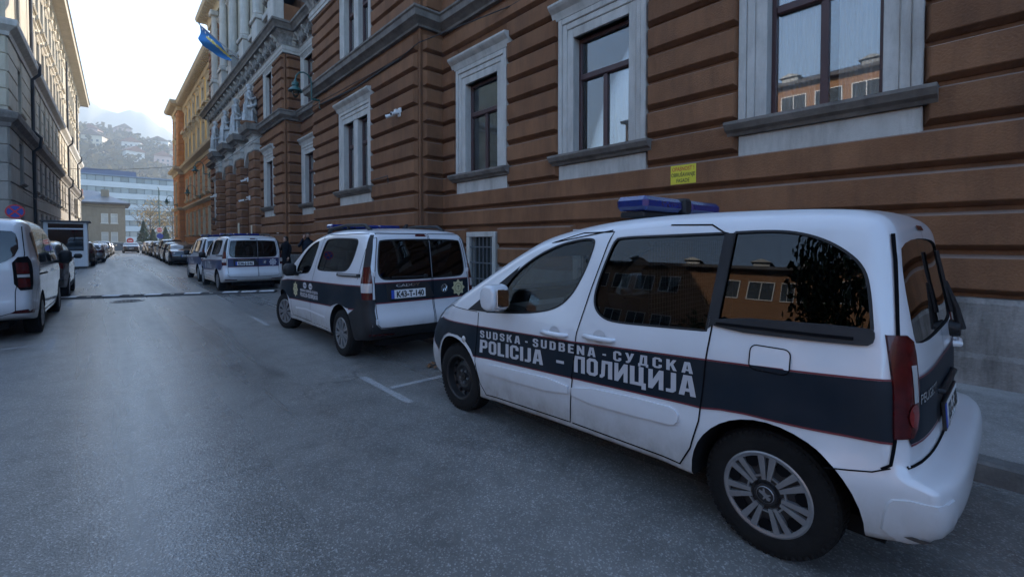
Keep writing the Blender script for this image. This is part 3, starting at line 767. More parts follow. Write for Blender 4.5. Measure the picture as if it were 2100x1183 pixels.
# ================================================================== STATUES on the portal ledge
STAT = mat('statue_stone', (.36, .36, .35), .85, col2=(.55, .55, .54), scale=5, bump=.4, bscale=40, grime=.8, gcol=(.07, .065, .06), spec=.25)
def statue(x, y, z, seed, label, tilt, arm):
    t = thing('statue', label, 'statue', (x, y, z), radians(90 + tilt), 'draped stone statues over the portal')
    q = MB(); q.box(-.38, .38, -.34, .34, 0, .22, c=.03); q.build('base', BROWN if seed == 0 else STONE, t)
    rnd = random.Random(seed); n = 36; prof = [(.22, .33, .28), (.45, .33, .28), (.8, .29, .25), (1.05, .27, .24), (1.25, .24, .2), (1.45, .26, .2), (1.62, .30, .2), (1.72, .24, .17), (1.78, .11, .1), (1.84, .085, .085)]
    v, f = [], []; ph = rnd.random() * 6
    for i, (h, a, b) in enumerate(prof):
        sway = .05 * sin(h * 2.2 + ph); fold = (.055 if h < 1.1 else .022 if h < 1.65 else 0)
        for k in range(n):
            w = 2 * pi * k / n; r = 1 + fold / .3 * (sin(7 * w + ph + h * .8) + .6 * sin(13 * w + h * 1.7))
            v.append((cos(w) * a * r + sway, sin(w) * b * r, h))
    for i in range(len(prof) - 1):
        for k in range(n):
            p, p2 = i * n + k, i * n + (k + 1) % n; f.append((p, p2, p2 + n, p + n))
    q = MB(); q.add(v, f)
    # head, hair, arms, cloak sash
    hx = .05 * sin(1.9 * 2.2 + ph)
    q.lathe([(.02, 1.80), (.085, 1.83), (.115, 1.91), (.12, 1.98), (.11, 2.06), (.07, 2.12), (.01, 2.14)], 16, 'z', (hx, -.01, 0))
    q.lathe([(.01, -.02), (.12, .0), (.135, .06), (.11, .13), (.04, .16)], 14, 'z', (hx, .03, 1.99))
    q.add([(hx - .02, -.12, 1.94), (hx + .02, -.12, 1.94), (hx, -.155, 1.95), (hx, -.125, 2.01)], [(0, 1, 2), (1, 3, 2), (3, 0, 2)])
    for s_, (e, hnd) in zip((-1, 1), arm):
        q.tube([(s_ * .26 + hx, 0, 1.62), (s_ * .34, e[1] * .5, e[2] + .05), e, hnd], [.085, .08, .07, .05], 10)
        q.lathe([(.01, -.06), (.05, -.03), (.05, .03), (.01, .07)], 8, 'z', hnd)
    q.tube([(.28, -.1, 1.6), (.1, -.27, 1.35), (-.1, -.30, 1.1), (-.28, -.2, .95), (-.33, .05, .9)], [.06, .075, .08, .08, .06], 10)
    q.tube([(-.3, -.18, 1.0), (-.1, -.32, .72), (.15, -.3, .62), (.32, -.1, .75)], [.05, .07, .07, .05], 10)
    q.build('figure', STAT, t, smooth=True, angle=60)
    return t
ARMS = [((-.36, -.12, 1.3), (-.1, -.3, 1.45)), ((.36, -.1, 1.3), (.15, -.32, 1.2))]
ARM2 = [((-.36, -.05, 1.28), (-.2, -.3, 1.15)), ((.36, -.15, 1.32), (.05, -.3, 1.38))]
statue(5.60, 26.62, 7.53, 0, 'tall draped stone statue holding a sash, nearest the lamp, on a brown base', -25, ARMS)
statue(5.60, 29.77, 7.53, 1, 'draped stone statue with folded arms, second from the lamp', -20, ARM2)
statue(5.60, 32.92, 7.53, 2, 'draped stone statue, third from the lamp, leaning over a block', -20, ARMS)
statue(5.60, 36.32, 7.53, 3, 'smallest looking dark stained stone statue, farthest along the portal', -20, ARM2)
# ================================================================== LEFT BUILDING (cream, sunlit upper storeys)
LB = thing('cream_building', 'tall cream and grey office building on the left with rows of narrow windows', 'building', (-3.6, 50, .14), world=True)
la = Vector((-3.62, 34.2)); ld = Vector((.0155, 1)).normalized()
def lp(t, d=0.0): p = la + ld * t; return (p.x + ld.y * d, p.y - ld.x * d)      # d towards the street
# travel the far way round so that "left of travel" faces the street
LE = 57.0
LF0, LF1 = lp(LE), lp(0)                                  # street face, walked towards the camera: left = +x
LS1 = (lp(0)[0] - 16, lp(0)[1] + .2)                      # end face towards the camera
GL2 = mat('left_glass', (.05, .06, .075), .06, spec=.6)
hs_s, cs_s = [], []
def lw(tc, z0, z1, m=CREAM, w=1.15, fw=.14, cap=False, apron=0, glass=GL2):
    h, c, lo = window(LB, LF0, LF1, LE - tc, w, z0, z1, 'single', fw, m=m, cap=cap, sill=True, apron=apron, top=.15, room=False, curtain=False, depth=.3, prot=.05, glass=glass)
    hs_s.append(h); cs_s.append(c)
tcs = [3.6] + [9.5 + 2.72 * k for k in range(9)] + [36.2 + 2.6 * k for k in range(5)] + [51.5, 54.2]
for t in tcs:
    lw(t, 1.6, 3.5, GREYR); lw(t, 4.9, 7.1, GREYR); lw(t, 8.75, 11.2, CREAM); lw(t, 13.0, 15.6, CREAM, cap=True, fw=.2, apron=.3); lw(t, 17.0, 19.4, CREAM, cap=True, fw=.2, apron=.3)
wall(LB, LF0, LF1, 0, 8.0, hs_s, GREYR); wall(LB, LF0, LF1, 8.0, 21.2, hs_s, CREAM)
courses(LB, LF0, LF1, rows_between(.9, 7.4, base=.9, pitch=.93), cs_s, GREYR, d=.06, c=.035, maxlen=60)
courses(LB, LF0, LF1, rows_between(8.4, 11.9, base=8.4, pitch=.88), cs_s, CREAM, d=.06, c=.035, maxlen=60)
wall(LB, LF1, LS1, 0, 8.0, [], GREYR); wall(LB, LF1, LS1, 8.0, 21.2, [], CREAM)
courses(LB, LF1, LS1, rows_between(.9, 7.4, base=.9, pitch=.93), [], GREYR, d=.06, c=.035)
courses(LB, LF1, LS1, rows_between(8.4, 11.9, base=8.4, pitch=.88), [], CREAM, d=.06, c=.035)
LPATH = [(lp(LE)[0] - 8, lp(LE)[1]), LF0, LF1, LS1]
for nm, pr, m in (('base_course', [(-.1, .05), (.12, .05), (.10, .85), (-.1, .88)], PLINTH),
                  ('string_course', [(-.1, 7.4), (.1, 7.4), (.15, 7.6), (.38, 7.8), (.42, 8.0), (.42, 8.1), (-.1, 8.3)], DKSTONE),
                  ('cornice_band', [(-.1, 11.95), (.1, 11.95), (.15, 12.15), (.42, 12.4), (.46, 12.6), (.46, 12.7), (-.1, 12.85)], STONE),
                  ('frieze', [(-.1, 20.1), (.06, 20.1), (.08, 20.9), (-.1, 20.95)], CREAM),
                  ('roof_cornice', [(-.1, 21.0), (.15, 21.0), (.3, 21.25), (1.05, 21.35), (1.1, 21.7), (1.15, 21.75), (-.1, 22.0)], CREAM)):
    q = MB(); q.add(*sweep(LPATH, pr)); q.build(nm, m, LB)
GUT = mat('gutter_black', (.03, .03, .032), .5, metal=.3)
q = MB(); q.add(*sweep(LPATH, [(1.02, 21.76), (1.2, 21.76), (1.2, 21.95), (1.02, 21.95)])); q.build('gutter', GUT, LB)
for t in (7.6, 34.6, 49.6):                               # downpipes
    p = lp(t, .16); q = MB(); q.tube([(p[0], p[1], .3), (p[0], p[1], 7.3), (p[0] + .3, p[1], 7.6), (p[0] + .34, p[1], 8.2), (p[0], p[1], 8.6), (p[0], p[1], 11.8), (p[0] + .34, p[1], 12.2), (p[0] + .36, p[1], 12.8), (p[0], p[1], 13.2), (p[0], p[1], 20.9)], .085, 8); q.build('downpipe', GUT, LB, smooth=True)
sw = MB(); sw.prism([(0, 0), (.16, .1), (.16, .5), (.05, .62), (0, .62)], -.3, .3, 'x')
swm = sw.mesh('garland', CREAM); fr, l = segframe(LF0, LF1)
for t in tcs:
    o = obj('garland', swm, LB); o.matrix_basis = fr @ Matrix.Translation((LE - t, .08, 20.25))
q = MB(); x, y = lp(0); q.box(x - 16, x - .6, y + .5, y + 56, 0, 21.5); q.prism([(x - 16.5, 21.9), (x + .9, 21.9), (x - 7, 25)], y, y + 57, 'y'); q.build('roof', ZINC, LB)
# recessed loggia piece at the far end
q = MB(); p0, p1 = lp(44, .35), lp(47.5, .35)
q.box(min(p0[0], p1[0]) - .3, max(p0[0], p1[0]), p0[1], p1[1], 4.6, 6.9, c=.05); q.build('oriel', CREAM, LB)

# ================================================================== BUILDING OPPOSITE (behind the camera's left; seen mirrored in the glass)
OB = thing('brick_block', 'orange plastered office block with strip windows, mirrored in the van windows', 'building', (-31, 6, 0), world=True)
OR2 = mat('terracotta_render', (.33, .18, .10), .85, col2=(.38, .21, .12), scale=.6, spec=.25)
O1, O0 = (-30.0, -26.0), (-30.0, 30.0)
PVC = mat('white_pvc', (.75, .75, .74), .4)
hs = []; GO = mat('office_glass', (.04, .05, .06), .08, spec=.6); wm = MB()
wm.box(-.95, -.88, -.1, .04, 0, 1.5); wm.box(.88, .95, -.1, .04, 0, 1.5); wm.box(-.88, .88, -.1, .04, 1.43, 1.5); wm.box(-.88, .88, -.1, .06, 0, .07); wm.box(-.03, .03, -.1, .04, .07, 1.43)
wm = wm.mesh('window', PVC); gm = MB(); gm.box(-.9, .9, -.05, -.03, .05, 1.45); gm = gm.mesh('pane', GO)
fr, l = segframe(O0, O1)
for z in (1.5, 5.2, 8.9, 12.5):
    for k in range(22):
        if k % 5 == 4: continue
        t = 1.8 + k * 2.5; hs.append((t - .95, t + .95, z, z + 1.5))
        o = obj('window', wm, OB); o.matrix_basis = fr @ Matrix.Translation((t, 0, z)); obj('pane', gm, o)
wall(OB, O0, O1, 0, 14.8, hs, OR2)
q = MB(); q.box(-40, -30.35, -26, 30, 0, 14.7); q.box(-40.4, -29.4, -26.3, 30.3, 14.8, 15.05); q.prism([(-40.4, 15.05), (-29.6, 15.05), (-35, 16.9)], -26.3, 30.3, 'y'); q.build('roof', mat('slate_roof', (.06, .06, .07), .6), OB)
q = MB(); q.box(-40, 6.7, -52, -40, 0, 12); q.build('unseen_rear_block', OR2, OB)  # separate unseen building added behind the camera to darken glass reflections
for k in range(9):                                        # roof dormers
    q = MB(); y = -20 + k * 5.6; q.box(-31.6, -30.3, y - .6, y + .6, 15.05, 15.7); q.prism([(y - .8, 15.7), (y + .8, 15.7), (y, 16.0)], -32.4, -30.1, 'x'); q.build('dormer', ZINC, OB)
for k in (3, 5, 6, 9, 11, 14):
    q = MB(); t = -22 + 1.8 + k * 2.5 + 1.3; q.box(-29.98, -29.65, t - .4, t + .4, 9.2, 9.8, c=.03); q.lathe([(.22, 0), (.22, .02)], 16, 'x', (-29.65, t, 9.5)); q.build('air_conditioner', PVC, OB)
q = MB(); q.box(-30.0, -27.0, -26, 30, -.3, .14); structure('pavement_far_side', q.mesh('pavement_far_side', PAVE))

# ================================================================== FAR END: house, office slab, trees
FH = thing('sandstone_house', 'sandy two-storey house with paired white windows at the end of the street', 'house', (-2, 104, 0), world=True)
SAND = mat('sandstone', (.30, .245, .175), .9, col2=(.36, .30, .22), scale=1.2, spec=.2, grime=.3, gcol=(.15, .12, .09))
HX0, HX1, HY = -14.0, 2.55, 105.0
fh0, fh1 = (HX1, HY), (HX0, HY)
hs = []
WPA = mat('white_window', (.72, .70, .64), .4)
pg = mat('bright_pane', (.55, .55, .52), .1)
def housewin(xc, z0, z1):
    fr, l = segframe(fh0, fh1)
    for dx in (-.62, .62):
        t = HX1 - (xc + dx); hs.append((t - .45, t + .45, z0, z1))
        q = MB(); q.box(-.45, -.38, -.12, .03, z0, z1); q.box(.38, .45, -.12, .03, z0, z1); q.box(-.38, .38, -.12, .03, z1 - .07, z1); q.box(-.38, .38, -.12, .03, z0, z0 + .07); q.box(-.38, .38, -.12, .03, z0 + (z1 - z0) * .66, z0 + (z1 - z0) * .66 + .08)
        q.box(-.55, .55, 0, .1, z0 - .12, z0 - .003)
        o = q.build('window', WPA, FH); o.matrix_basis = fr @ Matrix.Translation((t, 0, 0))
        q = MB(); q.box(-.4, .4, -.08, -.06, z0 + .05, z1 - .05); q.build('pane', pg, o)
for xc in (.45, -5.2, -10): housewin(xc, 4.75, 6.4); housewin(xc, 1.55, 3.2)
wall(FH, fh0, fh1, 0, 8.0, hs, SAND); wall(FH, (HX1, HY + 11), fh0, 0, 8.0, [], SAND)
fr, l = segframe(fh0, fh1)
for z in [i * .62 + .3 for i in range(12)]:
    o = courses(FH, fh0, fh1, [(z, z + .62)], [(h[0] - .12, h[1] + .12, h[2] - .15, h[3] + .12) for h in hs], SAND, d=.03, c=.03, maxlen=3.2)
q = MB(); q.box(HX0 - .6, HX1 + .7, HY - .7, HY + 11.6, 8.0, 8.28); q.build('eaves', mat('eaves_dark', (.10, .09, .085), .8), FH)
q = MB(); q.add([(HX0 - .6, HY - .7, 8.28), (HX1 + .7, HY - .7, 8.28), (HX1 + .7, HY + 11.6, 8.28), (HX0 - .6, HY + 11.6, 8.28), (HX0 + 4, HY + 5, 10.6), (HX1 - 4, HY + 5, 10.6)], [(0, 1, 5, 4), (1, 2, 5), (2, 3, 4, 5), (3, 0, 4)]); rf = q.build('roof', ZINC, FH)
q = MB(); q.box(-.6, .5, HY + 2.2, HY + 3.2, 8.6, 10.7, c=.05); q.build('chimney', SAND, rf)
q = MB(); q.box(-4.3, -2.9, HY + 2.6, HY + 3.6, 9.2, 10.6, c=.05); q.build('chimney', mat('brick_red', (.35, .14, .08), .9), rf)
GW = thing('garden_wall', 'low grey wall along the foot of the sandy house', 'wall', (0, 103.5, 0), world=True)
q = MB(); q.box(-12, 4.6, 103.4, 103.7, 0, 1.35); q.build('panel', mat('dark_wall', (.10, .12, .14), .9), GW); q = MB(); q.box(-12, 4.7, 103.35, 103.75, 1.353, 1.5, c=.03); q.build('coping', STONE, GW)

OFF = thing('office_slab', 'white six-storey office block with ribbon windows and a blue roof box', 'building', (5, 142, 0), world=True)
WCL = mat('white_cladding', (.66, .66, .655), .5, col2=(.60, .60, .60), scale=.6)
OG = mat('ribbon_glass', (.20, .22, .24), .07, spec=.8, rnd=.45)
of0, of1 = (46, 150), (-26, 141.2)
fr, l = segframe(of0, of1); zb = 1.4; fh_ = 2.62
for k in range(6):
    z = zb + k * fh_
    q = MB(); q.box(0, l, -.6, .0, z - (1.4 if k == 0 else 0), z + 1.32); o = q.build('spandrel', WCL, OFF); o.matrix_basis = fr
    q = MB(); q.box(0, l, -.6, -.25, z + 1.322, z + fh_ - .002); q.build('ribbon_backing', mat('dark_backing', (.05, .06, .07), .3), OFF).matrix_basis = fr
    n = int(l / 1.5)
    for i in range(n):
        if not (12 < i < 46): continue
        g = obj('pane', _blk.setdefault('ofp', None) or _blk.__setitem__('ofp', meshdata('pane', [(0, -.2, 0), (1.36, -.2, 0), (1.36, -.2, 1.2), (0, -.2, 1.2)], [(1, 0, 3, 2)], OG)) or _blk['ofp'], OFF)
        g.matrix_basis = fr @ Matrix.Translation((i * 1.5 + .07, 0, z + 1.36))
q = MB(); q.box(0, l, -12, .1, zb + 6 * fh_, zb + 6 * fh_ + .35); q.build('roof', mat('roof_edge_blue', (.16, .20, .27), .5), OFF).matrix_basis = fr
q = MB(); q.box(l - 32, l - 6, -9, -.4, zb + 6 * fh_ + .352, zb + 6 * fh_ + 1.5); q.build('roof_box', mat('roof_blue', (.07, .10, .19), .45), OFF).matrix_basis = fr

LEAFC = {}
def leafmat(name, c1, c2):
    m = mat(name, c1, .75, col2=c2, scale=1.5, spec=.25)
    return m
def crown(b, cx, cyy, cz, rx, rz, n, s, seed, mi=0, hollow=.35, cone=False):
    r = random.Random(seed); cl = [(r.gauss(0, .45), r.gauss(0, .45), r.gauss(0, .42)) for _ in range(14)]
    for i in range(n):
        if cone:
            h = r.random() ** 1.2; a = r.random() * 2 * pi; rr = rx * (1 - h) * (.55 + .5 * r.random()) * (1 + .15 * sin(a * 5 + h * 20))
            p = Vector((cx + cos(a) * rr, cyy + sin(a) * rr, cz + h * rz))
        else:
            c = r.choice(cl); p = Vector((c[0] + r.gauss(0, .24), c[1] + r.gauss(0, .24), c[2] + r.gauss(0, .22)))
            if p.length > 1.05: p = p.normalized() * r.uniform(.7, 1.05)
            p = Vector((cx + p.x * rx, cyy + p.y * rx, cz + p.z * rz))
        u = Vector((r.gauss(0, 1), r.gauss(0, 1), r.gauss(0, 1))).normalized(); w = u.orthogonal().normalized(); k = s * r.uniform(.6, 1.3)
        b.add([p - u * k, p + w * k * .55, p + u * k, p - w * k * .55], [(0, 1, 2, 3)], mi)
def tree(name, label, x, y, h, rx, rz, n, s, seed, lm, cat='tree', bare=False, trunk=.14, group=None, z=0.0):
    t = thing(name, label, cat, (x, y, z), 0, group); r = random.Random(seed + 100); q = MB()
    q.tube([(0, 0, -.2), (.03, .02, h * .25), (-.03, .04, h * .5), (.02, 0, h * .85)], [trunk, trunk * .85, trunk * .6, trunk * .15], 9)
    for i in range(26 if bare else 12):
        a = r.random() * 6.3; z0 = h * r.uniform(.25, .7); l = rx * r.uniform(.5, 1.0)
        e = Vector((cos(a) * l, sin(a) * l, z0 + l * r.uniform(.5, 1.1))); mid = Vector((cos(a) * l * .5, sin(a) * l * .5, z0 + l * .45))
        q.tube([(0, 0, z0), mid, e], [trunk * .4, trunk * .22, trunk * .06], 6)
        for j in range(5 if bare else 2):
            b2 = a + r.uniform(-1, 1); st = mid.lerp(e, r.random()); q.tube([st, st + Vector((cos(b2), sin(b2), r.uniform(.2, 1.3))) * l * .45], [trunk * .14, trunk * .03], 5)
    q.build('trunk', mat('bark', (.07, .055, .042), .9, col2=(.12, .1, .08), scale=8, stretch=(1, 1, .3), bump=.4, bscale=40), t)
    q = MB(); crown(q, 0, 0, h - rz, rx, rz, n, s, seed); q.build('crown', lm, t, fix=False)
    return t
AUT = mat('autumn_leaf', (.30, .17, .045), .75, col2=(.38, .26, .09), scale=1.5, spec=.25)
EVG = mat('evergreen_leaf', (.025, .045, .022), .75, col2=(.05, .08, .035), scale=2, spec=.25)
GRN = mat('green_leaf', (.045, .075, .02), .75, col2=(.09, .11, .03), scale=2, spec=.3)
tree('autumn_tree', 'bare branched autumn tree with sparse yellow leaves before the white office block, left one', 6.4, 112, 10.2, 3.3, 4.0, 900, .16, 1, AUT, bare=True, group='autumn trees at the street end')
tree('autumn_tree', 'thin autumn tree half hidden by the ochre wing', 10.2, 116, 10.6, 3.3, 4.2, 900, .16, 2, AUT, bare=True, group='autumn trees at the street end')
def conifer(label, x, y, h, r_, seed):
    t = thing('conifer', label, 'conifer', (x, y, 0), 0, 'clipped dark conifers at the street end'); q = MB(); q.tube([(0, 0, -.1), (0, 0, h * .9)], [.12, .03], 7); q.build('trunk', MATS['bark'], t)
    q = MB(); crown(q, 0, 0, .25, r_, h - .25, 1500, .2, seed, cone=True); q.build('crown', EVG, t, fix=False)
conifer('tallest dark pointed conifer at the end of the street', 5.1, 107, 5.3, 1.35, 5)
conifer('small dark conifer between the tall conifer and the signpost', 6.5, 107.5, 3.8, 1.1, 6)
conifer('dark conifer right of the signpost beside the ochre wing', 8.3, 107, 4.2, 1.3, 7)
tree('street_tree', 'leafy street tree standing opposite, mirrored in the near van glass', -9.5, 1.6, 8.6, 2.9, 2.9, 2600, .16, 9, GRN, trunk=.17)
tree('street_tree', 'bushier unseen street tree opposite, added to darken the middle van glass', -14.5, 8.5, 6.5, 2.6, 2.4, 2200, .16, 19, GRN, trunk=.15)  # unseen tree, added to darken the reflection in the van glass
HG = thing('hedge_wall', 'pale low wall behind the far parked cars', 'wall', (12, 103.5, 0), world=True)
q = MB(); q.box(4.9, 22, 104.2, 104.5, 0, 1.5); q.build('panel', STONE, HG)

# ================================================================== HILLSIDE AND MOUNTAIN in the haze
HILL = mat('hill_growth', (.07, .075, .035), .95, col2=(.15, .12, .06), scale=.02, bump=.6, bscale=.3)
def hz(x, y):
    t = max(0, min(1, (y - 180) / 360)); t2 = max(0, min(1, (y - 560) / 400))
    return 88 * (t * t * (3 - 2 * t)) * (1 - .0034 * (x - 20)) + 50 * t2 * (1 if x < 0 else max(0, 1 - x / 160)) + 6 * sin(x * .035 + y * .011) * t + 3 * sin(x * .11 + 1 + y * .05) * t
def terrain(name, x0, x1, y0, y1, nx, ny, fn, m):
    v = [(x0 + (x1 - x0) * i / nx, y0 + (y1 - y0) * j / ny, 0) for j in range(ny + 1) for i in range(nx + 1)]
    v = [(x, y, fn(x, y)) for x, y, _ in v]
    f = [(j * (nx + 1) + i, j * (nx + 1) + i + 1, (j + 1) * (nx + 1) + i + 1, (j + 1) * (nx + 1) + i) for j in range(ny) for i in range(nx)]
    return structure(name, meshdata(name, v, f, m, True))
terrain('hillside', -260, 320, 178, 790, 60, 60, lambda x, y: hz(x, y) - .5, HILL)
def mz(x, y):
    x = x * 1.8; y = 1300 + (y - 800) * 1.8; t = max(0, min(1, (y - 1300) / 700)); t = t * t * (3 - 2 * t)
    K_ = [(-700, 430), (-200, 500), (-60, 470), (-30, 462), (5, 440), (25, 437), (70, 452), (100, 453), (125, 432), (140, 420), (180, 394), (260, 340), (420, 250), (900, 150)]
    for (xa, za), (xb, zb_) in zip(K_[:-1], K_[1:]):
        if xa <= x <= xb: ridge = za + (zb_ - za) * (x - xa) / (xb - xa)
    ridge += 3 * sin(x * .12) + 2 * sin(x * .31 + 1)
    return max(-5, .575 * ridge * t * (1 - .25 * max(0, (y - 2000) / 700)))
terrain('mountain', -380, 490, 800, 1550, 150, 50, mz, HILL)
fm = MB(); r = random.Random(5)
for i in range(900):
    y = r.uniform(330, 640); x = r.uniform(-.11 * y, .16 * y) + 5; z = hz(x, y); s_ = r.uniform(2.2, 4.5)
    for k in range(9):
        u = Vector((r.gauss(0, 1), r.gauss(0, 1), r.gauss(0, 1))).normalized(); w = u.orthogonal(); p = Vector((x, y, z + s_ * .7)) + Vector((r.gauss(0, .5), r.gauss(0, .5), r.gauss(0, .6))) * s_
        fm.add([p - u * s_ * .5, p + w * s_ * .4, p + u * s_ * .5, p - w * s_ * .4], [(0, 1, 2, 3)])
tag(fm.build('hillside_woods', mat('woods', (.05, .052, .028), .95, col2=(.10, .075, .035), scale=.06, spec=.05), fix=False), 'hazy trees and scrub covering the hillside behind the office block', 'woods', kind='stuff')
HW = [mat('house_white', (.66, .64, .60), .8), mat('house_cream', (.60, .52, .40), .8), mat('house_pink', (.55, .38, .34), .8)]
HR = [mat('roof_red', (.24, .10, .07), .8), mat('roof_brown', (.17, .12, .10), .8)]
hspots = [(12, 335, 'pale hillside house just above the blue roof box'), (-4, 342, 'white hillside house left, low on the slope'), (27, 345, 'broad white hillside house left of centre'), (46, 340, 'low hillside house nearest the ochre wing'),
          (36, 366, 'pinkish hillside house with a red roof in the middle'), (54, 372, 'hillside house with a brown roof behind the pink one'), (14, 380, 'white hillside house in the second row'), (66, 392, 'cream hillside house high on the right'),
          (-6, 405, 'small white hillside house at the left edge'), (30, 408, 'upper white hillside house with a wide gable'), (54, 425, 'topmost hillside house on the right'), (10, 440, 'topmost small hillside house on the left'), (78, 412, 'hillside house partly behind the ochre wing'), (45, 395, 'cream hillside house between two gables')]
for k, (x, y, lab) in enumerate(hspots):
    x, y = x * 1.12, y + 58; z = hz(x, y); w, d, h = r.uniform(4.6, 7.0), 5, r.uniform(6, 8.5)
    t = thing('hillside_house', lab, 'house', (x, y, z - 1), r.uniform(-.35, .35), 'hazy houses on the hillside')
    q = MB(); q.box(-w, w, -d, d, -3, h); wl = q.build('wall', HW[k % 3], t)
    q = MB(); q.prism([(-w - .9, h), (w + .9, h), (0, h + 3.6)], -d - .9, d + .9, 'y'); q.build('roof', HR[k % 2], t)
    for fl in (0, 1):
        for i in (-1, 0, 1):
            q = MB(); q.box(i * w * .55 - .6, i * w * .55 + .6, -d - .05, -d + .05, 1.6 + fl * 2.7, 3.0 + fl * 2.7); q.build('window', mat('house_pane', (.06, .07, .09), .2), t)
# ================================================================== STREET FURNITURE
# white kiosk
KW = mat('kiosk_panel', (.70, .72, .74), .5, col2=(.62, .64, .66), scale=3, stretch=(8, 1, .1))
KS = thing('guard_kiosk', 'white guard kiosk with a big dark window beside the parked cars', 'kiosk', (-1.75, 37.9, 0))
q = MB(); q.box(-.92, .92, -.9, .9, .12, 1.05, c=.01); q.box(-.92, -.74, -.9, .9, 1.052, 2.72, c=.01); q.box(.74, .92, -.9, .9, 1.052, 2.72, c=.01); q.box(-.738, .738, .75, .9, 1.052, 2.72); q.box(-.738, .738, -.9, -.8, 2.3, 2.38); q.box(-.738, .738, -.9, -.8, 2.64, 2.72); q.build('body', KW, KS)
q = MB(); q.box(-1.05, 1.05, -1.05, 1.05, 2.722, 2.82, c=.02); q.build('roof', mat('kiosk_roof', (.07, .07, .075), .6), KS)
q = MB(); q.box(-.735, .735, -.86, -.85, 1.055, 2.30); q.build('window', glassmat('kiosk_glass', (.015, .015, .015), 2.0), KS)
q = MB(); q.box(-.735, .735, -.86, -.85, 2.385, 2.64); q.build('top_window', MATS['kiosk_glass'], KS)
q = MB(); q.box(-.85, .85, -.8, .8, 0, .12); q.build('skid', IRON, KS)
q = MB(); q.box(-.5, .5, .2, .6, .2, 1.1); q.build('desk', ROOM, KS)

# wall lamps
TEAL = mat('lamp_teal', (.012, .075, .07), .4, col2=(.02, .10, .09), scale=9)
LG = glassmat('lamp_glass', (.9, .88, .8), 1.2)
def wall_lamp(x, y, z, label, s=1.0, out=.95):
    t = thing('wall_lamp', label, 'street lamp', (x, y, z), 0, 'teal gooseneck wall lamps'); q = MB()
    q.box(-.06, 0, -.09, .09, -.28, .14, c=.02); q.tube([(0, 0, -.02), (-.42 * s, 0, -.02)], .035 * s, 8); q.tube([(-.12, 0, -.02), (-.12, 0, -.30), (-.02, 0, -.34)], .02, 6); q.build('bracket', TEAL, t)
    q = MB(); q.tube([(-.42 * s, 0, -.04), (-.42 * s, 0, .55 * s), (-.45 * s, 0, .72 * s), (-.55 * s, 0, .87 * s), (-.70 * s, 0, .93 * s), (-.86 * s, 0, .88 * s), (-.96 * s, 0, .75 * s), (-1.0 * s, 0, .58 * s)], .026 * s, 8); q.build('gooseneck', TEAL, t, smooth=True, angle=60)
    c = -1.0 * s; q = MB(); q.lathe([(.03, .60), (.05, .56), (.05, .50), (.12, .47), (.13, .36), (.10, .34), (.10, .30), (.17, .27), (.255, .17), (.262, .15), (.24, .155), (.14, .24)], 24, 'z', (c, 0, 0), cap=False)
    q.v = [(c + (a - c) * s, b * s, h * s) for a, b, h in q.v]; q.build('lamp_shade', TEAL, t, smooth=True, angle=30)
    q = MB(); q.lathe([(.13, .22), (.135, .15), (.12, .05), (.07, -.05), (.02, -.09)], 16, 'z', (c, 0, 0), cap=False); q.v = [(c + (a - c) * s, b * s, h * s) for a, b, h in q.v]; q.build('globe', LG, t, smooth=True)
    return t
wall_lamp(6.05, 17.3, 6.80, 'large teal gooseneck lamp on the wall near the double window', .95)
wall_lamp(6.0, 41.5, 6.75, 'teal gooseneck lamp just past the pillars, second along the wall', .95)
wall_lamp(6.5, 50.0, 5.75, 'teal gooseneck lamp on the ochre wing, third along the wall', 1.0)
wall_lamp(6.0, 62.6, 5.7, 'farthest small gooseneck lamp at the street end corner', 1.0)

# security cameras
CAMW = mat('camera_white', (.66, .66, .64), .35)
def cctv(x, y, z, rz, label, twin=False, arm=.0):
    t = thing('security_camera', label, 'camera', (x, y, z), rz, 'white security cameras on the courthouse wall'); q = MB()
    q.box(-.05, 0, -.07, .07, -.1, .14, c=.01); q.box(-.17, -.05, -.05, .05, .02, .08); q.build('mount', CAMW, t)
    if arm: q = MB(); q.tube([(-.03, 0, -.02), (-.03, -arm, -.02)], .025, 8); q.build('arm', CAMW, t)
    for k, (dy, a) in enumerate([(.12, .5), (-.10, -.2)] if twin else [(-arm, .1)]):
        q = MB(); d = Vector((-cos(a), sin(a) * 1.0, -.35)).normalized(); p = Vector((-.16, dy, -.04))
        q.tube([p - d * .06, p + d * .17, p + d * .18, p + d * .2], [.042, .045, .055, .05], 12); q.build('camera_body', CAMW, t, smooth=True, angle=40)
        q = MB(); e = p + d * .201; q.tube([e, e + d * .006], .035, 10); q.build('lens', IRON, t)
cctv(5.96, 11.2, 5.05, 0, 'twin white security cameras on the brown corner bay', True)
cctv(5.64, 27.25, 4.85, 0, 'white security camera high on the pillar nearest the vans')
cctv(5.64, 26.9, 3.85, 0, 'white security camera on a long arm from the nearest pillar', arm=-.9)
cctv(5.64, 36.6, 4.7, 0, 'white security camera on the farthest pillar')

# signs
sg = thing('warning_sign', 'yellow warning notice with red and black capitals on the brown wall', 'sign', (6.648, 3.5, 2.5), radians(-90))
q = MB(); q.box(-.205, .205, -.004, .004, 0, .29, c=.002); q.build('plate', mat('sign_yellow', (.62, .55, .03), .5, col2=(.58, .5, .03), scale=20), sg)
BLK = mat('sign_black', (.012, .012, .012), .5); RED = mat('sign_red', (.45, .03, .025), .45)
def ftext(nm, s_, m, par, x, z, size, w=None, y=-.0052, bold=.0, xs=1.0, align='CENTER', rot=None):
    return text_part(nm, s_, m, par, Matrix.Translation((x, y, z)) @ (rot or Matrix.Rotation(pi / 2, 4, 'X')), size, bold, xs, 1.0, align, w)
ftext('lettering', 'OPASNOST !', RED, sg, 0, .203, .084, .355, bold=.0012)
ftext('lettering', 'OBRUŠAVANJE', BLK, sg, 0, .113, .082, .385, bold=.0012)
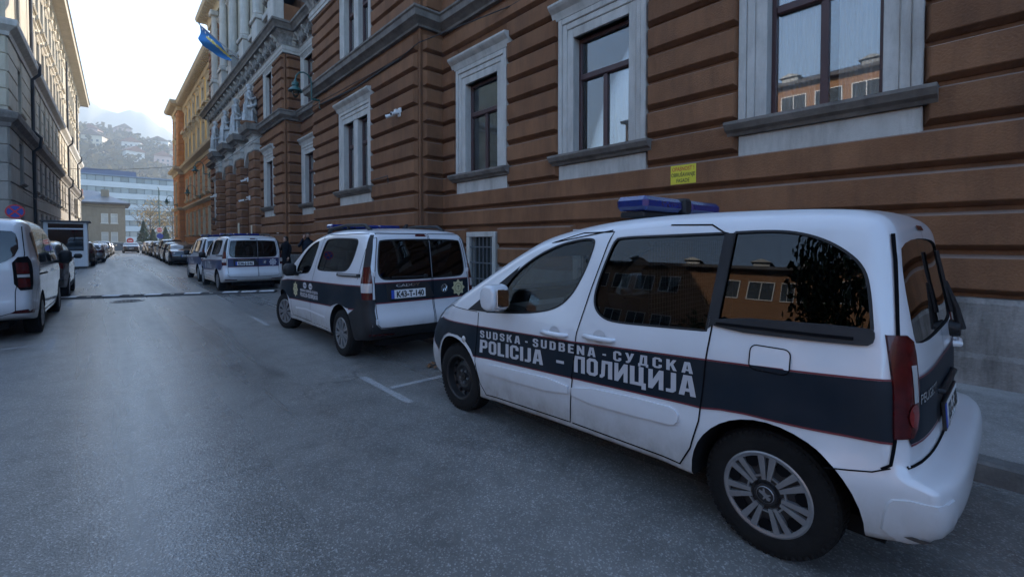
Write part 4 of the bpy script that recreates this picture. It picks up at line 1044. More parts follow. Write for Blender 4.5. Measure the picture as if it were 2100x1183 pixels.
ftext('lettering', 'FASADE', BLK, sg, 0, .024, .082, .21, bold=.0012)
def round_sign(nm, label, x, y, z, r_, face, ring, glyph, pole_h=None, rz=0.0, pz=None):
    t = thing(nm, label, 'road sign', (x, y, 0), rz); q = MB()
    q.tube([(0, .04, 0), (0, .04, z + r_)], .03, 8); q.build('pole', ZINC, t)
    q = MB(); q.lathe([(r_, 0), (r_, .012)], 32, 'y', (0, 0, z)); q.build('disc', ring, t)
    q = MB(); q.lathe([(r_ * .82, -.006), (r_ * .82, -.001)], 32, 'y', (0, 0, z)); q.build('face', face, t)
    glyph(t, r_, z); return t
SBL = mat('sign_blue', (.02, .05, .30), .4); SRED = mat('sign_bright_red', (.50, .03, .03), .4); SWH = mat('sign_white', (.75, .75, .75), .4)
def nostop(t, r_, z):
    for a in (pi / 4, -pi / 4):
        q = MB(); c_, s_ = cos(a) * r_ * .9, sin(a) * r_ * .9; n_ = Vector((-sin(a), 0, cos(a))) * r_ * .09; p = Vector((0, -.010 - .001 * (a > 0), z)); d = Vector((c_, 0, s_))
        q.add([p - d - n_, p + d - n_, p + d + n_, p - d + n_], [(0, 1, 2, 3)]); q.build('cross_bar', SRED, t, fix=False)
round_sign('no_stopping_sign', 'round blue no stopping sign with red cross behind the white van', -2.02, 20.0, 2.5, .21, SBL, SRED, nostop)
def arrow(t, r_, z):
    q = MB(); q.add([(-.05 * 1, -.009, z - r_ * .6), (.05, -.009, z - r_ * .6), (.05, -.009, z + .05), (-.05, -.009, z + .05), (-.13, -.009, z + .05), (.13, -.009, z + .05), (0, -.009, z + r_ * .65)], [(0, 1, 2, 3), (4, 5, 6)]); q.build('arrow', SWH, t, fix=False)
def bar(t, r_, z):
    q = MB(); q.box(-r_ * .6, r_ * .6, -.010, -.008, z - r_ * .16, z + r_ * .16); q.build('bar', SWH, t)
round_sign('no_entry_sign', 'red no entry sign above the moving dark car at the street end', 2.75, 92.0, 1.72, .42, SRED, SRED, bar)
SP = round_sign('stop_sign_post', 'tall green lamp pole carrying a red round sign and a blue arrow sign', 6.1, 88.0, 3.35, .42, SRED, SWH, lambda t, r_, z: ftext('lettering', 'STOP', SWH, t, 0, z - .13, .36, .6, y=-.012, bold=.01))
q = MB(); q.lathe([(.42, -.01), (.42, 0)], 24, 'y', (.05, 0, 2.42)); q.build('arrow_disc', SBL, SP); arrow(SP, .42, 2.42)
q = MB(); q.tube([(0, .1, 0), (0, .1, 9.6), (-.1, .1, 9.9)], [.09, .06, .05], 8); q.build('lamp_pole', TEAL, SP)

# flag on its pole
FL = thing('flag', 'blue and yellow flag hanging from a slanted pole over the cornice', 'flag', (5.5, 28.6, 11.5))
p0, p1 = Vector((.05, -.4, -.15)), Vector((-1.3, 3.4, 2.7))
q = MB(); q.tube([p0, p1], .03, 8); q.lathe([(.02, 0), (.06, .05), (.02, .1)], 8, 'z', tuple(p1)); q.build('pole', ZINC, FL)
FB = mat('flag_blue', (.010, .13, .36), .8, col2=(.015, .17, .45), scale=2); FYE = mat('flag_yellow', (.60, .48, .10), .8)
nu, nv = 30, 20; v = []; f = []; mi = []
for i in range(nu + 1):
    for j in range(nv + 1):
        a, b = i / nu, j / nv
        p = p1.lerp(p0, .02 + .50 * a) + Vector((.16 * sin(b * 7 + a * 3) * b, .30 * sin(b * 5.5 + a * 4) * b, -1.25 * b * (1 - .35 * a) ** .5)) + Vector((.55 * b, -.3 * b, 0)) * a
        v.append(p)
for i in range(nu):
    for j in range(nv):
        k = i * (nv + 1) + j; f.append((k, k + 1, k + nv + 2, k + nv + 1)); a, b = (i + .5) / nu, (j + .5) / nv
        mi.append(1 if (a > .25 and b > .28 + (a - .25) * .0 and b < .30 + (a - .1) * .55 and b > a * .55) else 0)
obj('cloth', meshdata('cloth', v, f, [FB, FYE], True, mi), FL)
q = MB()
for k in range(5):
    a, b = .16 + .13 * k, .10 + .095 * k; i, j = int(a * nu), int(b * nv); c = v[i * (nv + 1) + j] + Vector((-.03, -.03, .0))
    e1 = (v[i * (nv + 1) + j + 1] - v[i * (nv + 1) + j]).normalized(); e2 = (v[(i + 1) * (nv + 1) + j] - v[i * (nv + 1) + j]).normalized()
    pts = [c + (e1 * cos(t * pi / 5) + e2 * sin(t * pi / 5)) * (.10 if t % 2 == 0 else .045) for t in range(10)]; q.add(pts, [tuple(range(10))])
q.build('stars', SWH, FL, fix=False)

# cables
def cable(pts, r_, label, nm='cable', sag=0.0):
    P = []
    for a, b in zip(pts[:-1], pts[1:]):
        a, b = Vector(a), Vector(b)
        for i in range(8): t = i / 8; p = a.lerp(b, t); p.z -= sag * 4 * t * (1 - t); P.append(p)
    P.append(Vector(pts[-1])); q = MB(); q.tube(P, r_, 6)
    return tag(q.build(nm, WIRE, None, smooth=True), label, 'cable')
cable([(6.66, -4, 6.9), (6.66, 7.5, 6.74), (5.93, 10.2, 6.6), (5.93, 11.1, 6.5), (5.93, 17.2, 6.72)], .014, 'thin dark cable running along the wall under the string course to the large lamp')
cable([(5.9, 11.1, 6.47), (5.9, 14.0, 6.42), (5.9, 17.2, 6.60)], .03, 'thick black cable bundle clamped to the corner bay')
cable([(5.93, 17.4, 6.72), (5.6, 22.0, 6.9), (5.5, 26.0, 6.6), (5.4, 41.4, 6.7)], .012, 'thin cable slung past the portal pillars to the second lamp', sag=.12)
cable([(6.6, 62.0, 10.0), (-3.2, 70.0, 9.6)], .02, 'overhead wire crossing the far end of the street', sag=.25)
cable([(-3.3, 36, 4.3), (-3.1, 55, 4.9), (6.3, 64, 5.5)], .014, 'overhead wire sagging along the cream building', sag=.3)
q = MB(); q.tube([(6.0 - .05, 11.9, 3.02), (5.93, 11.9, 3.45), (5.93, 13.0, 3.42)], .016, 6); tag(q.build('conduit', IRON), 'bent black conduit on the brown bay below the twin cameras', 'pipe')
hn = MB(); hn.box(5.955, 5.962, 22.9, 23.25, 1.98, 2.2, c=.002); hn = hn.build('house_number', SWH); tag(hn, 'small white house number plate at the corner beside the portal', 'sign')
text_part('lettering', '11', BLK, hn, Matrix.Translation((5.953, 23.16, 2.03)) @ Matrix.Rotation(-pi / 2, 4, 'Z') @ Matrix.Rotation(pi / 2, 4, 'X'), .16)
for z, y, w, lab in ((1.9, 29.5, .35, 'long cream notice board fixed to the second pillar'), (1.7, 26.5, .22, 'small white notice on the nearest pillar')):
    q = MB(); q.box(5.615, 5.635, y, y + w, z, z + .75, c=.004); q2 = q.build('notice_board', mat('notice_cream', (.6, .55, .42), .6)); tag(q2, lab, 'sign')
# ================================================================== VEHICLES
def paint(name, col, rough=.28, coat=.7, dirt=.75, dcol=(.17, .145, .115), dz=.60, metal=0.0, spec=.5):
    """car paint with road dirt thrown up on the lower panels"""
    if name in MATS: return MATS[name]
    m, nt, b = newmat(name); L = nt.links.new
    tc = nt.nodes.new('ShaderNodeTexCoord'); sx = nt.nodes.new('ShaderNodeSeparateXYZ'); L(tc.outputs['Object'], sx.inputs[0])
    mr = N(nt, 'MapRange', n_1=dz, n_2=.18, n_3=0.0, n_4=1.0); L(sx.outputs[2], mr.inputs[0])
    n = N(nt, 'TexNoise', i_Scale=7.0, i_Detail=8.0, i_Roughness=.72); mp = nt.nodes.new('ShaderNodeMapping'); mp.inputs['Scale'].default_value = (1, 1, .6)
    L(tc.outputs['Object'], mp.inputs[0]); L(mp.outputs[0], n.inputs[0])
    ml = N(nt, 'Math', operation='MULTIPLY'); L(mr.outputs[0], ml.inputs[0]); L(n.outputs[0], ml.inputs[1])
    m2 = N(nt, 'Math', operation='MULTIPLY', n_1=dirt * 2.2, use_clamp=True); L(ml.outputs[0], m2.inputs[0])
    n5 = N(nt, 'TexNoise', i_Scale=2.2, i_Detail=5.0); L(tc.outputs['Object'], n5.inputs[0])
    film = ramp(nt, n5.outputs[0], [(.35, (0, 0, 0)), (.75, (.10, .10, .10))]).outputs[0]
    c = mix(nt, film, col, dcol); c = mix(nt, m2.outputs[0], c, dcol); L(c, b.inputs['Base Color'])
    r = N(nt, 'MapRange', n_3=rough, n_4=.75); L(m2.outputs[0], r.inputs[0]); L(r.outputs[0], b.inputs['Roughness'])
    b.inputs['Coat Weight'].default_value = coat; b.inputs['Coat Roughness'].default_value = .06; b.inputs['Metallic'].default_value = metal
    b.inputs['Specular IOR Level'].default_value = spec
    MATS[name] = m; return m
PWHITE = paint('police_white', (.62, .635, .66)); NAVY = paint('navy_film', (.004, .011, .020), rough=.5, coat=.0, dirt=.12, spec=.22)
NAVY2 = paint('royal_navy_film', (.012, .028, .095), rough=.3, coat=.4, dirt=.15)
REDL = mat('red_pinstripe', (.14, .022, .03), .4, world=False); GREYT = mat('grey_lettering', (.46, .46, .48), .5, world=False); CREAMT = mat('badge_gold', (.50, .46, .27), .5, world=False)
CBLK = mat('car_black_plastic', (.010, .011, .013), .55, spec=.35, col2=(.018, .018, .020), scale=8, world=False)
CABIN = mat('cabin_dark', (.007, .007, .008), .9, spec=.2, world=False); SEAM = mat('panel_gap', (.004, .004, .005), .9, spec=.1, world=False)
RUBB = mat('tyre_rubber', (.006, .006, .0065), .8, col2=(.013, .0125, .012), scale=6, bump=.2, bscale=80, world=False, spec=.22)
STEEL = mat('black_steel_wheel', (.02, .02, .021), .5, metal=.3, world=False); ALLOY = mat('hubcap_silver', (.30, .305, .31), .38, metal=.6, col2=(.22, .22, .23), scale=9, world=False)
HUBD = mat('hubcap_dark', (.014, .014, .016), .5, world=False); CHROME = mat('chrome', (.65, .66, .67), .12, metal=1.0, world=False)
LAMPR = mat('tail_lamp_red', (.035, .003, .004), .2, coat=.3, spec=.3, world=False, col2=(.085, .005, .006), scale=14); LAMPW = mat('lamp_clear', (.42, .42, .42), .12, coat=1.0, world=False)
HEADL = mat('headlamp_lens', (.50, .50, .47), .1, coat=1.0, world=False, col2=(.3, .3, .28), scale=10)
BLUEL = mat('beacon_blue', (.003, .016, .11), .15, coat=.6, world=False, col2=(.005, .025, .16), scale=14)
CGLASS = glassmat('car_glass', (.84, .88, .86), .8); TINT = glassmat('privacy_glass', (.13, .14, .14), 1.25); TINT2 = glassmat('dark_privacy_glass', (.04, .04, .042), 1.35)
PLATEW = mat('plate_white', (.66, .66, .66), .4, world=False); PLATEB = mat('plate_blue', (.02, .07, .40), .4, world=False); PBLK = mat('plate_black', (.012, .012, .012), .5, world=False)

def smst(a, b, x):
    t = max(0., min(1., (x - a) / (b - a))) if a != b else float(x > a); return t * t * (3 - 2 * t)

def resample(P, step):
    """closed polyline of tuples, resampled evenly"""
    n = len(P); out = []
    for i in range(n):
        a, b = P[i], P[(i + 1) % n]; l = hypot(b[0] - a[0], b[1] - a[1]); k = max(1, int(round(l / step)))
        for j in range(k): out.append(tuple(a[c] + (b[c] - a[c]) * j / k for c in range(len(a))))
    return out
def chaikin3(P, it):
    for _ in range(it):
        o = []
        for i in range(len(P)):
            a, b = P[i], P[(i + 1) % len(P)]
            o.append(tuple(x * .75 + y * .25 for x, y in zip(a, b))); o.append(tuple(x * .25 + y * .75 for x, y in zip(a, b)))
        P = o
    return P

def make_body(prof, wfun, shift, step=.04, K=6, M=12, arch=.03, grid=.08):
    """closed car body: the side outline (s, z, edge radius) pillowed to both sides. wfun(s,z) half width"""
    P = resample(chaikin3(prof, 2), step); n = len(P)
    area = sum(P[i][0] * P[(i + 1) % n][1] - P[(i + 1) % n][0] * P[i][1] for i in range(n))
    if area < 0: P.reverse()
    nor = []
    for i in range(n):
        a, b = P[i - 1], P[(i + 1) % n]; d = Vector((b[0] - a[0], b[1] - a[1])).normalized(); nor.append(Vector((-d.y, d.x)))     # inward
    def wr(i):
        return wfun(P[i][0], P[i][1])
    V, Fc = [], []
    idx = {}
    def put(key, co):
        if key not in idx: idx[key] = len(V); V.append(co)
        return idx[key]
    def edge(i, t):                                        # central band
        s, z, r = P[i]; w = max(.05, wr(i) - r); up = max(0., -nor[i].y)
        return (w * t, s, z - arch * up * t * t + 0)
    def ring(i, k, sg):
        s, z, r = P[i]; ph = pi / 2 * k / K; ins = r * (1 - cos(ph)); up = max(0., -nor[i].y)
        ss, zz = s + nor[i].x * ins, z + nor[i].y * ins - arch * up * (1 - k / K * .0)
        w0 = max(.05, wr(i) - r); w1 = max(.05 + r, wfun(ss, zz)); y = w0 + (w1 - w0) * sin(ph)
        return (sg * y, ss, zz)
    for i in range(n):
        j = (i + 1) % n
        for m_ in range(M):
            t0, t1 = -1 + 2 * m_ / M, -1 + 2 * (m_ + 1) / M
            q = [put((i, 'c', m_), edge(i, t0)), put((j, 'c', m_), edge(j, t0)), put((j, 'c', m_ + 1), edge(j, t1)), put((i, 'c', m_ + 1), edge(i, t1))]; Fc.append(q)
        for sg, c in ((-1, 0), (1, M)):
            for k in range(K):
                q = [put((i, 'c', c) if k == 0 else (i, sg, k), ring(i, k, sg)), put((j, 'c', c) if k == 0 else (j, sg, k), ring(j, k, sg)), put((j, sg, k + 1), ring(j, k + 1, sg)), put((i, sg, k + 1), ring(i, k + 1, sg))]
                Fc.append(q if sg > 0 else q[::-1])
    loop = [(V[idx[(i, 1, K)]][1], V[idx[(i, 1, K)]][2]) for i in range(n)]
    pts, tris = cdt(loop, (), grid if grid > step * 1.6 else step * 1.6)
    for sg in (-1, 1):
        mp = {}
        lookup = {(round(p[0], 5), round(p[1], 5)): idx[(i, sg, K)] for i, p in enumerate(loop)}
        for a, p in enumerate(pts):
            kk = (round(p[0], 5), round(p[1], 5))
            if kk in lookup: mp[a] = lookup[kk]
            else: mp[a] = len(V); V.append((sg * wfun(p[0], p[1]), p[0], p[1]))
        for t in tris: Fc.append([mp[a] for a in (t if sg > 0 else t[::-1])])
    V = [shift(*p) for p in V]
    bm = bmesh.new(); vs_ = [bm.verts.new(p) for p in V]
    for q in Fc:
        if len(set(q)) > 2:
            try: bm.faces.new([vs_[a] for a in q])
            except ValueError: pass
    bmesh.ops.remove_doubles(bm, verts=bm.verts[:], dist=1e-5)
    loose = [q for q in bm.verts if not q.link_faces]; bmesh.ops.delete(bm, geom=loose, context='VERTS')
    bmesh.ops.recalc_face_normals(bm, faces=bm.faces[:])
    return bm

def boolean_cut(bm, cutters, mats):
    """subtract closed cutter meshes (their faces become material 1)"""
    me = bpy.data.meshes.new('b'); bm.to_mesh(me)
    for m in mats: me.materials.append(m)
    o = bpy.data.objects.new('b', me); COL.objects.link(o); tmp = []
    for c in cutters:
        cm = c.mesh('c', mats); cm.polygons.foreach_set('material_index', [1] * len(cm.polygons)); co = bpy.data.objects.new('c', cm); COL.objects.link(co); tmp.append(co)
        md = o.modifiers.new('b', 'BOOLEAN'); md.operation = 'DIFFERENCE'; md.object = co
        try: md.solver = 'MANIFOLD'
        except TypeError: md.solver = 'EXACT'
    dg = bpy.context.evaluated_depsgraph_get(); out = bpy.data.meshes.new_from_object(o.evaluated_get(dg))
    if len(out.polygons) == len(me.polygons):              # solver refused the mesh: use the exact one
        print('exact boolean', len(me.polygons), sum(not e.is_manifold for e in bm.edges))
        for md in o.modifiers: md.solver = 'EXACT'
        dg = bpy.context.evaluated_depsgraph_get(); out = bpy.data.meshes.new_from_object(o.evaluated_get(dg))
    for q in tmp + [o]:
        d = q.data; bpy.data.objects.remove(q); bpy.data.meshes.remove(d)
    return out

def _ch(x0, z0, x1, z1, c): return [(x0 + c, z0), (x1 - c, z0), (x1, z0 + c), (x1, z1 - c), (x1 - c, z1), (x0 + c, z1), (x0, z1 - c), (x0, z0 + c)]
GLYPH = {
 'O': (_ch(0, 0, .56, 1, .14), [_ch(.19, .17, .37, .83, .04)]),
 'P': ([(0, 0), (.2, 0), (.2, .36), (.43, .36), (.56, .48), (.56, .88), (.44, 1), (0, 1)], [[(.2, .53), (.33, .53), (.37, .57), (.37, .79), (.33, .83), (.2, .83)]]),
 'L': ([(0, 0), (.46, 0), (.46, .17), (.2, .17), (.2, 1), (0, 1)], []), 'I': ([(0, 0), (.2, 0), (.2, 1), (0, 1)], []),
 'C': ([(.14, 0), (.42, 0), (.56, .14), (.56, .36), (.37, .36), (.37, .2), (.34, .17), (.22, .17), (.19, .2), (.19, .8), (.22, .83), (.34, .83), (.37, .8), (.37, .64), (.56, .64), (.56, .86), (.42, 1), (.14, 1), (0, .86), (0, .14)], []),
 'J': ([(0, 0), (.26, 0), (.38, .12), (.38, 1), (.18, 1), (.18, .2), (.15, .17), (0, .17)], []),
 'A': ([(0, 0), (.2, 0), (.23, .2), (.39, .2), (.42, 0), (.62, 0), (.46, 1), (.16, 1)], [[(.255, .36), (.365, .36), (.31, .78)]]),
 'П': ([(0, 0), (.2, 0), (.2, .83), (.38, .83), (.38, 0), (.58, 0), (.58, 1), (0, 1)], []),
 'Л': ([(0, 0), (.12, 0), (.24, .14), (.27, .83), (.40, .83), (.40, 0), (.6, 0), (.6, 1), (.10, 1), (.07, .2), (.04, .17), (0, .17)], []),
 'И': ([(0, 0), (.17, 0), (.42, .52), (.42, 0), (.6, 0), (.6, 1), (.43, 1), (.18, .48), (.18, 1), (0, 1)], []),
 'Ц': ([(0, 0), (.5, 0), (.5, -.18), (.68, -.18), (.68, .17), (.58, .17), (.58, 1), (.38, 1), (.38, .17), (.2, .17), (.2, 1), (0, 1)], []),
 'S': ([(0, .14), (.14, 0), (.4, 0), (.54, .14), (.54, .44), (.42, .57), (.24, .64), (.19, .69), (.19, .8), (.22, .84), (.32, .84), (.35, .8), (.35, .68), (.54, .68), (.54, .87), (.41, 1), (.13, 1), (0, .87), (0, .62), (.11, .5), (.30, .42), (.35, .37), (.35, .2), (.32, .16), (.22, .16), (.19, .2), (.19, .33), (0, .33)], []),
 'U': ([(.14, 0), (.42, 0), (.56, .14), (.56, 1), (.37, 1), (.37, .2), (.34, .17), (.22, .17), (.19, .2), (.19, 1), (0, 1), (0, .14)], []),
 'D': ([(0, 0), (.4, 0), (.56, .15), (.56, .85), (.4, 1), (0, 1)], [[(.2, .17), (.33, .17), (.36, .2), (.36, .8), (.33, .83), (.2, .83)]]),
 'K': ([(0, 0), (.2, 0), (.2, .36), (.26, .44), (.39, 0), (.6, 0), (.40, .6), (.58, 1), (.38, 1), (.2, .62), (.2, 1), (0, 1)], []),
 'B': ([(0, 0), (.42, 0), (.56, .12), (.56, .42), (.47, .52), (.54, .60), (.54, .88), (.42, 1), (0, 1)], [[(.2, .16), (.34, .16), (.37, .2), (.37, .4), (.34, .44), (.2, .44)], [(.2, .6), (.32, .6), (.35, .64), (.35, .8), (.32, .84), (.2, .84)]]),
 'E': ([(0, 0), (.48, 0), (.48, .17), (.2, .17), (.2, .43), (.44, .43), (.44, .59), (.2, .59), (.2, .83), (.48, .83), (.48, 1), (0, 1)], []),
 'N': ([(0, 0), (.18, 0), (.18, .5), (.42, 0), (.6, 0), (.6, 1), (.42, 1), (.42, .5), (.18, 1), (0, 1)], []),
 'У': ([(.05, 0), (.22, 0), (.34, .14), (.60, 1), (.40, 1), (.31, .58), (.20, 1), (0, 1), (.20, .36), (.17, .2), (.14, .17), (.05, .17)], []),
 'Д': ([(0, -.14), (.15, -.14), (.15, 0), (.49, 0), (.49, -.14), (.64, -.14), (.64, .17), (.57, .17), (.57, 1), (.15, 1), (.08, .17), (0, .17)], [[(.25, .17), (.38, .17), (.38, .83), (.31, .83)]]),
 '-': ([(0, .34), (.26, .34), (.26, .52), (0, .52)], []),
}
for a_, b_ in (('С', 'C'), ('К', 'K'), ('А', 'A'), ('О', 'O'), ('Ј', 'J')): GLYPH[a_] = GLYPH[b_]
OUTD = {'L': (-1, 0, 0), 'R': (1, 0, 0), 'B': (0, -1, 0), 'F': (0, 1, 0), 'T': (0, 0, 1), 'LB': (-.7071, -.7071, 0), 'RB': (.7071, -.7071, 0)}
class Car:
    def __init__(s, name, label, cat, loc, rz, group, prof, wfun, shift, paint_m, mats2=None, step=.04, grid=.09, K=6, M=12, arch=.03):
        s.t = thing(name, label, cat, loc, rz, group)
        s.bm = make_body(prof, wfun, shift, step, K, M, arch, grid)
        s.bvh = BVHTree.FromBMesh(s.bm); s.cut = []; s.pm = paint_m; s.under = mats2 or CABIN
        s.smax = max(p[0] for p in prof); s.wmax = max(abs(v.co.x) for v in s.bm.verts)
    # -- cutters
    def arches(s, axles, r, depth=.30, z=.32, dz=0.0):
        for a in axles:
            for sg in (-1, 1):
                q = MB(); x0, x1 = sorted((sg * (s.wmax + .2), sg * (s.wmax - depth))); q.lathe([(r, x0), (r, x1)], 40, 'x', (0, a, z)); q.prism([(a - r, z), (a + r, z), (a + r * .98, z - .4), (a - r * .98, z - .4)], x0, x1, 'x') if False else None
                s.cut.append(q)
    def side_windows(s, polys, cw):
        for p in polys:
            for sg in (-1, 1):
                q = MB(); x0, x1 = sorted((sg * (s.wmax + .2), sg * (cw - .05))); q.prism(p, x0, x1, 'x'); s.cut.append(q)
    def cavity(s, poly, cw):
        q = MB(); q.prism(poly, -cw, cw, 'x'); s.cut.append(q)
    def end_window(s, poly, s0, s1):
        q = MB(); q.prism(poly, s0, s1, 'y'); s.cut.append(q)
    def finish(s, name='body'):
        me = boolean_cut(s.bm, s.cut, [s.pm, s.under]) if s.cut else None
        if me is None:
            me = bpy.data.meshes.new('body'); s.bm.to_mesh(me); me.materials.append(s.pm)
        me.name = name; me.polygons.foreach_set('use_smooth', [True] * len(me.polygons)); me.set_sharp_from_angle(angle=radians(32))
        s.body = obj(name, me, s.t); return s.body
    # -- pieces laid on the body surface
    def hit(s, d, a, b):
        if d == 'L': o, r = Vector((-4, a, b)), Vector((1, 0, 0))
        elif d == 'R': o, r = Vector((4, a, b)), Vector((-1, 0, 0))
        elif d == 'B': o, r = Vector((a, -4, b)), Vector((0, 1, 0))
        elif d == 'LB': r = Vector((.7071, .7071, 0)); o = Vector((.7071, -.7071, 0)) * a - r * 4 + Vector((0, 0, b))
        elif d == 'RB': r = Vector((-.7071, .7071, 0)); o = Vector((-.7071, -.7071, 0)) * a - r * 4 + Vector((0, 0, b))
        elif d == 'F': o, r = Vector((a, 9, b)), Vector((0, -1, 0))
        else: o, r = Vector((a, b, 5)), Vector((0, 0, -1))
        c, n, i, dist = s.bvh.ray_cast(o, r)
        if c is None:
            if len(d) == 2: return Vector((-s.wmax if d == 'LB' else s.wmax, .1, b)), Vector((0, 0, 1))
            tgt = {'L': Vector((-s.wmax, a, b)), 'R': Vector((s.wmax, a, b)), 'B': Vector((a, .1, b)), 'F': Vector((a, s.smax, b)), 'T': Vector((a, b, 2))}[d]
            c, n, i, dist = s.bvh.find_nearest(tgt)
        return c, n
    def lift(s, d, pts, faces, off):
        s.ok = []; v = []; out = OUTD[d]; out = Vector(out)
        for a, b in pts:
            c, n = s.hit(d, a, b)
            if n.dot(out) < 0: n = -n
            v.append(c + ((n * .6 + out * .4).normalized() if abs(off) < .01 else out) * off)
            s.ok.append(n.dot(out) > .13)
        return v, faces
    def skin(s, name, d, poly, m, off=.004, step=.07, holes=(), parent=None, solid=0.0, smooth=True):
        pts, f = cdt(poly, holes, step)
        v, f = s.lift(d, pts, f, off)
        n = Vector((0, 0, 0)); out = Vector(OUTD[d])
        ff = []
        for t in f:
            if not (s.ok[t[0]] and s.ok[t[1]] and s.ok[t[2]]): continue
            nn = (v[t[1]] - v[t[0]]).cross(v[t[2]] - v[t[0]]); ff.append(t if nn.dot(out) > 0 else t[::-1])
        if solid:                                          # close the rim down into the body
            edges = {}
            for t in ff:
                for a, b in zip(t, t[1:] + t[:1]): edges[(a, b)] = 1
            k = len(v); v2 = [p - out * solid for p in v]; v = v + v2
            ff += [(b, a, a + k, b + k) for (a, b) in list(edges) if (b, a) not in edges]
        return obj(name, meshdata(name, v, ff, m, smooth, None, 40), parent or s.t)
    def line(s, name, d, pts, w, m, off=.0055, parent=None, closed=False, step=.04):
        """thin ribbon following points on the surface"""
        if closed: pts = list(pts) + [pts[0]]
        P = []
        for a, b in zip(pts[:-1], pts[1:]):
            k = max(1, int(hypot(b[0] - a[0], b[1] - a[1]) / step))
            P += [(a[0] + (b[0] - a[0]) * j / k, a[1] + (b[1] - a[1]) * j / k) for j in range(k)]
        P.append(pts[-1]); L_, R_ = [], []
        for i, p in enumerate(P):
            a, b = P[max(i - 1, 0)], P[min(i + 1, len(P) - 1)]; dx, dy = b[0] - a[0], b[1] - a[1]; l = hypot(dx, dy) or 1
            L_.append((p[0] - dy / l * w / 2, p[1] + dx / l * w / 2)); R_.append((p[0] + dy / l * w / 2, p[1] - dx / l * w / 2))
        n = len(P); v, _ = s.lift(d, L_ + R_, [], off)
        f = [(i, i + 1, n + i + 1, n + i) for i in range(n - 1) if s.ok[i] and s.ok[i + 1] and s.ok[n + i] and s.ok[n + i + 1]]
        return obj(name, meshdata(name, v, f, m), parent or s.t)
    def text(s, name, d, body, m, x0, z0, size, width, slope=0.0, bold=0.0, off=.0075, parent=None, space=1.0):
        v, f = textmesh(body, 1.0, bold / size, space=space); xa, xb = min(q[0] for q in v), max(q[0] for q in v); k = width / (xb - xa)
        sg = {'L': -1, 'R': 1, 'B': 1, 'F': -1}[d]
        ya = 0.0
        pts = [(x0 + sg * (q[0] - xa) * k, z0 + (q[1] - ya) * size + slope * (q[0] - xa) * k) for q in v]
        v3, f = s.lift(d, pts, f, off)
        return obj(name, meshdata(name, v3, f, m), parent or s.t)
    def block_text(s, name, d, body, m, x0, z0, h, width, slope=0.0, off=.0075, gap=.085, parent=None):
        """heavy condensed capitals cut as vinyl"""
        x = 0.0; V = []; F_ = []
        for ch_ in body:
            if ch_ == ' ': x += .26; continue
            outer, holes = GLYPH[ch_]; w = max(p[0] for p in outer)
            pts, f = cdt(outer, holes, .5); n = len(V); V += [(p[0] + x, p[1]) for p in pts]; F_ += [tuple(i + n for i in t) for t in f]; x += w + gap
        k = width / (x - gap); sg = {'L': -1, 'R': 1, 'B': 1, 'F': -1}[d]
        v3, F_ = s.lift(d, [(x0 + sg * p[0] * k, z0 + p[1] * h + slope * p[0] * k) for p in V], F_, off)
        return obj(name, meshdata(name, v3, F_, m), parent or s.t)
    # -- wheels
    def wheel(s, y, x, r, w, kind, steer=0.0, mirror=False):
        if ('w', r, w, kind) not in _blk: _blk[('w', r, w, kind)] = wheel_parts(r, w, kind)
        tm, rm, hm_ = _blk[('w', r, w, kind)]
        o = obj('wheel', rm, s.t); sg = -1 if x < 0 else 1
        o.matrix_basis = Matrix.Translation((x, y, r - .008)) @ Matrix.Rotation(steer, 4, 'Z') @ (Matrix.Rotation(pi, 4, 'Z') if sg > 0 else Matrix()) @ Matrix.Rotation(y * 3.1, 4, 'X')
        obj('tyre', tm, o)
        if hm_: obj('hubcap', hm_, o)
        return o

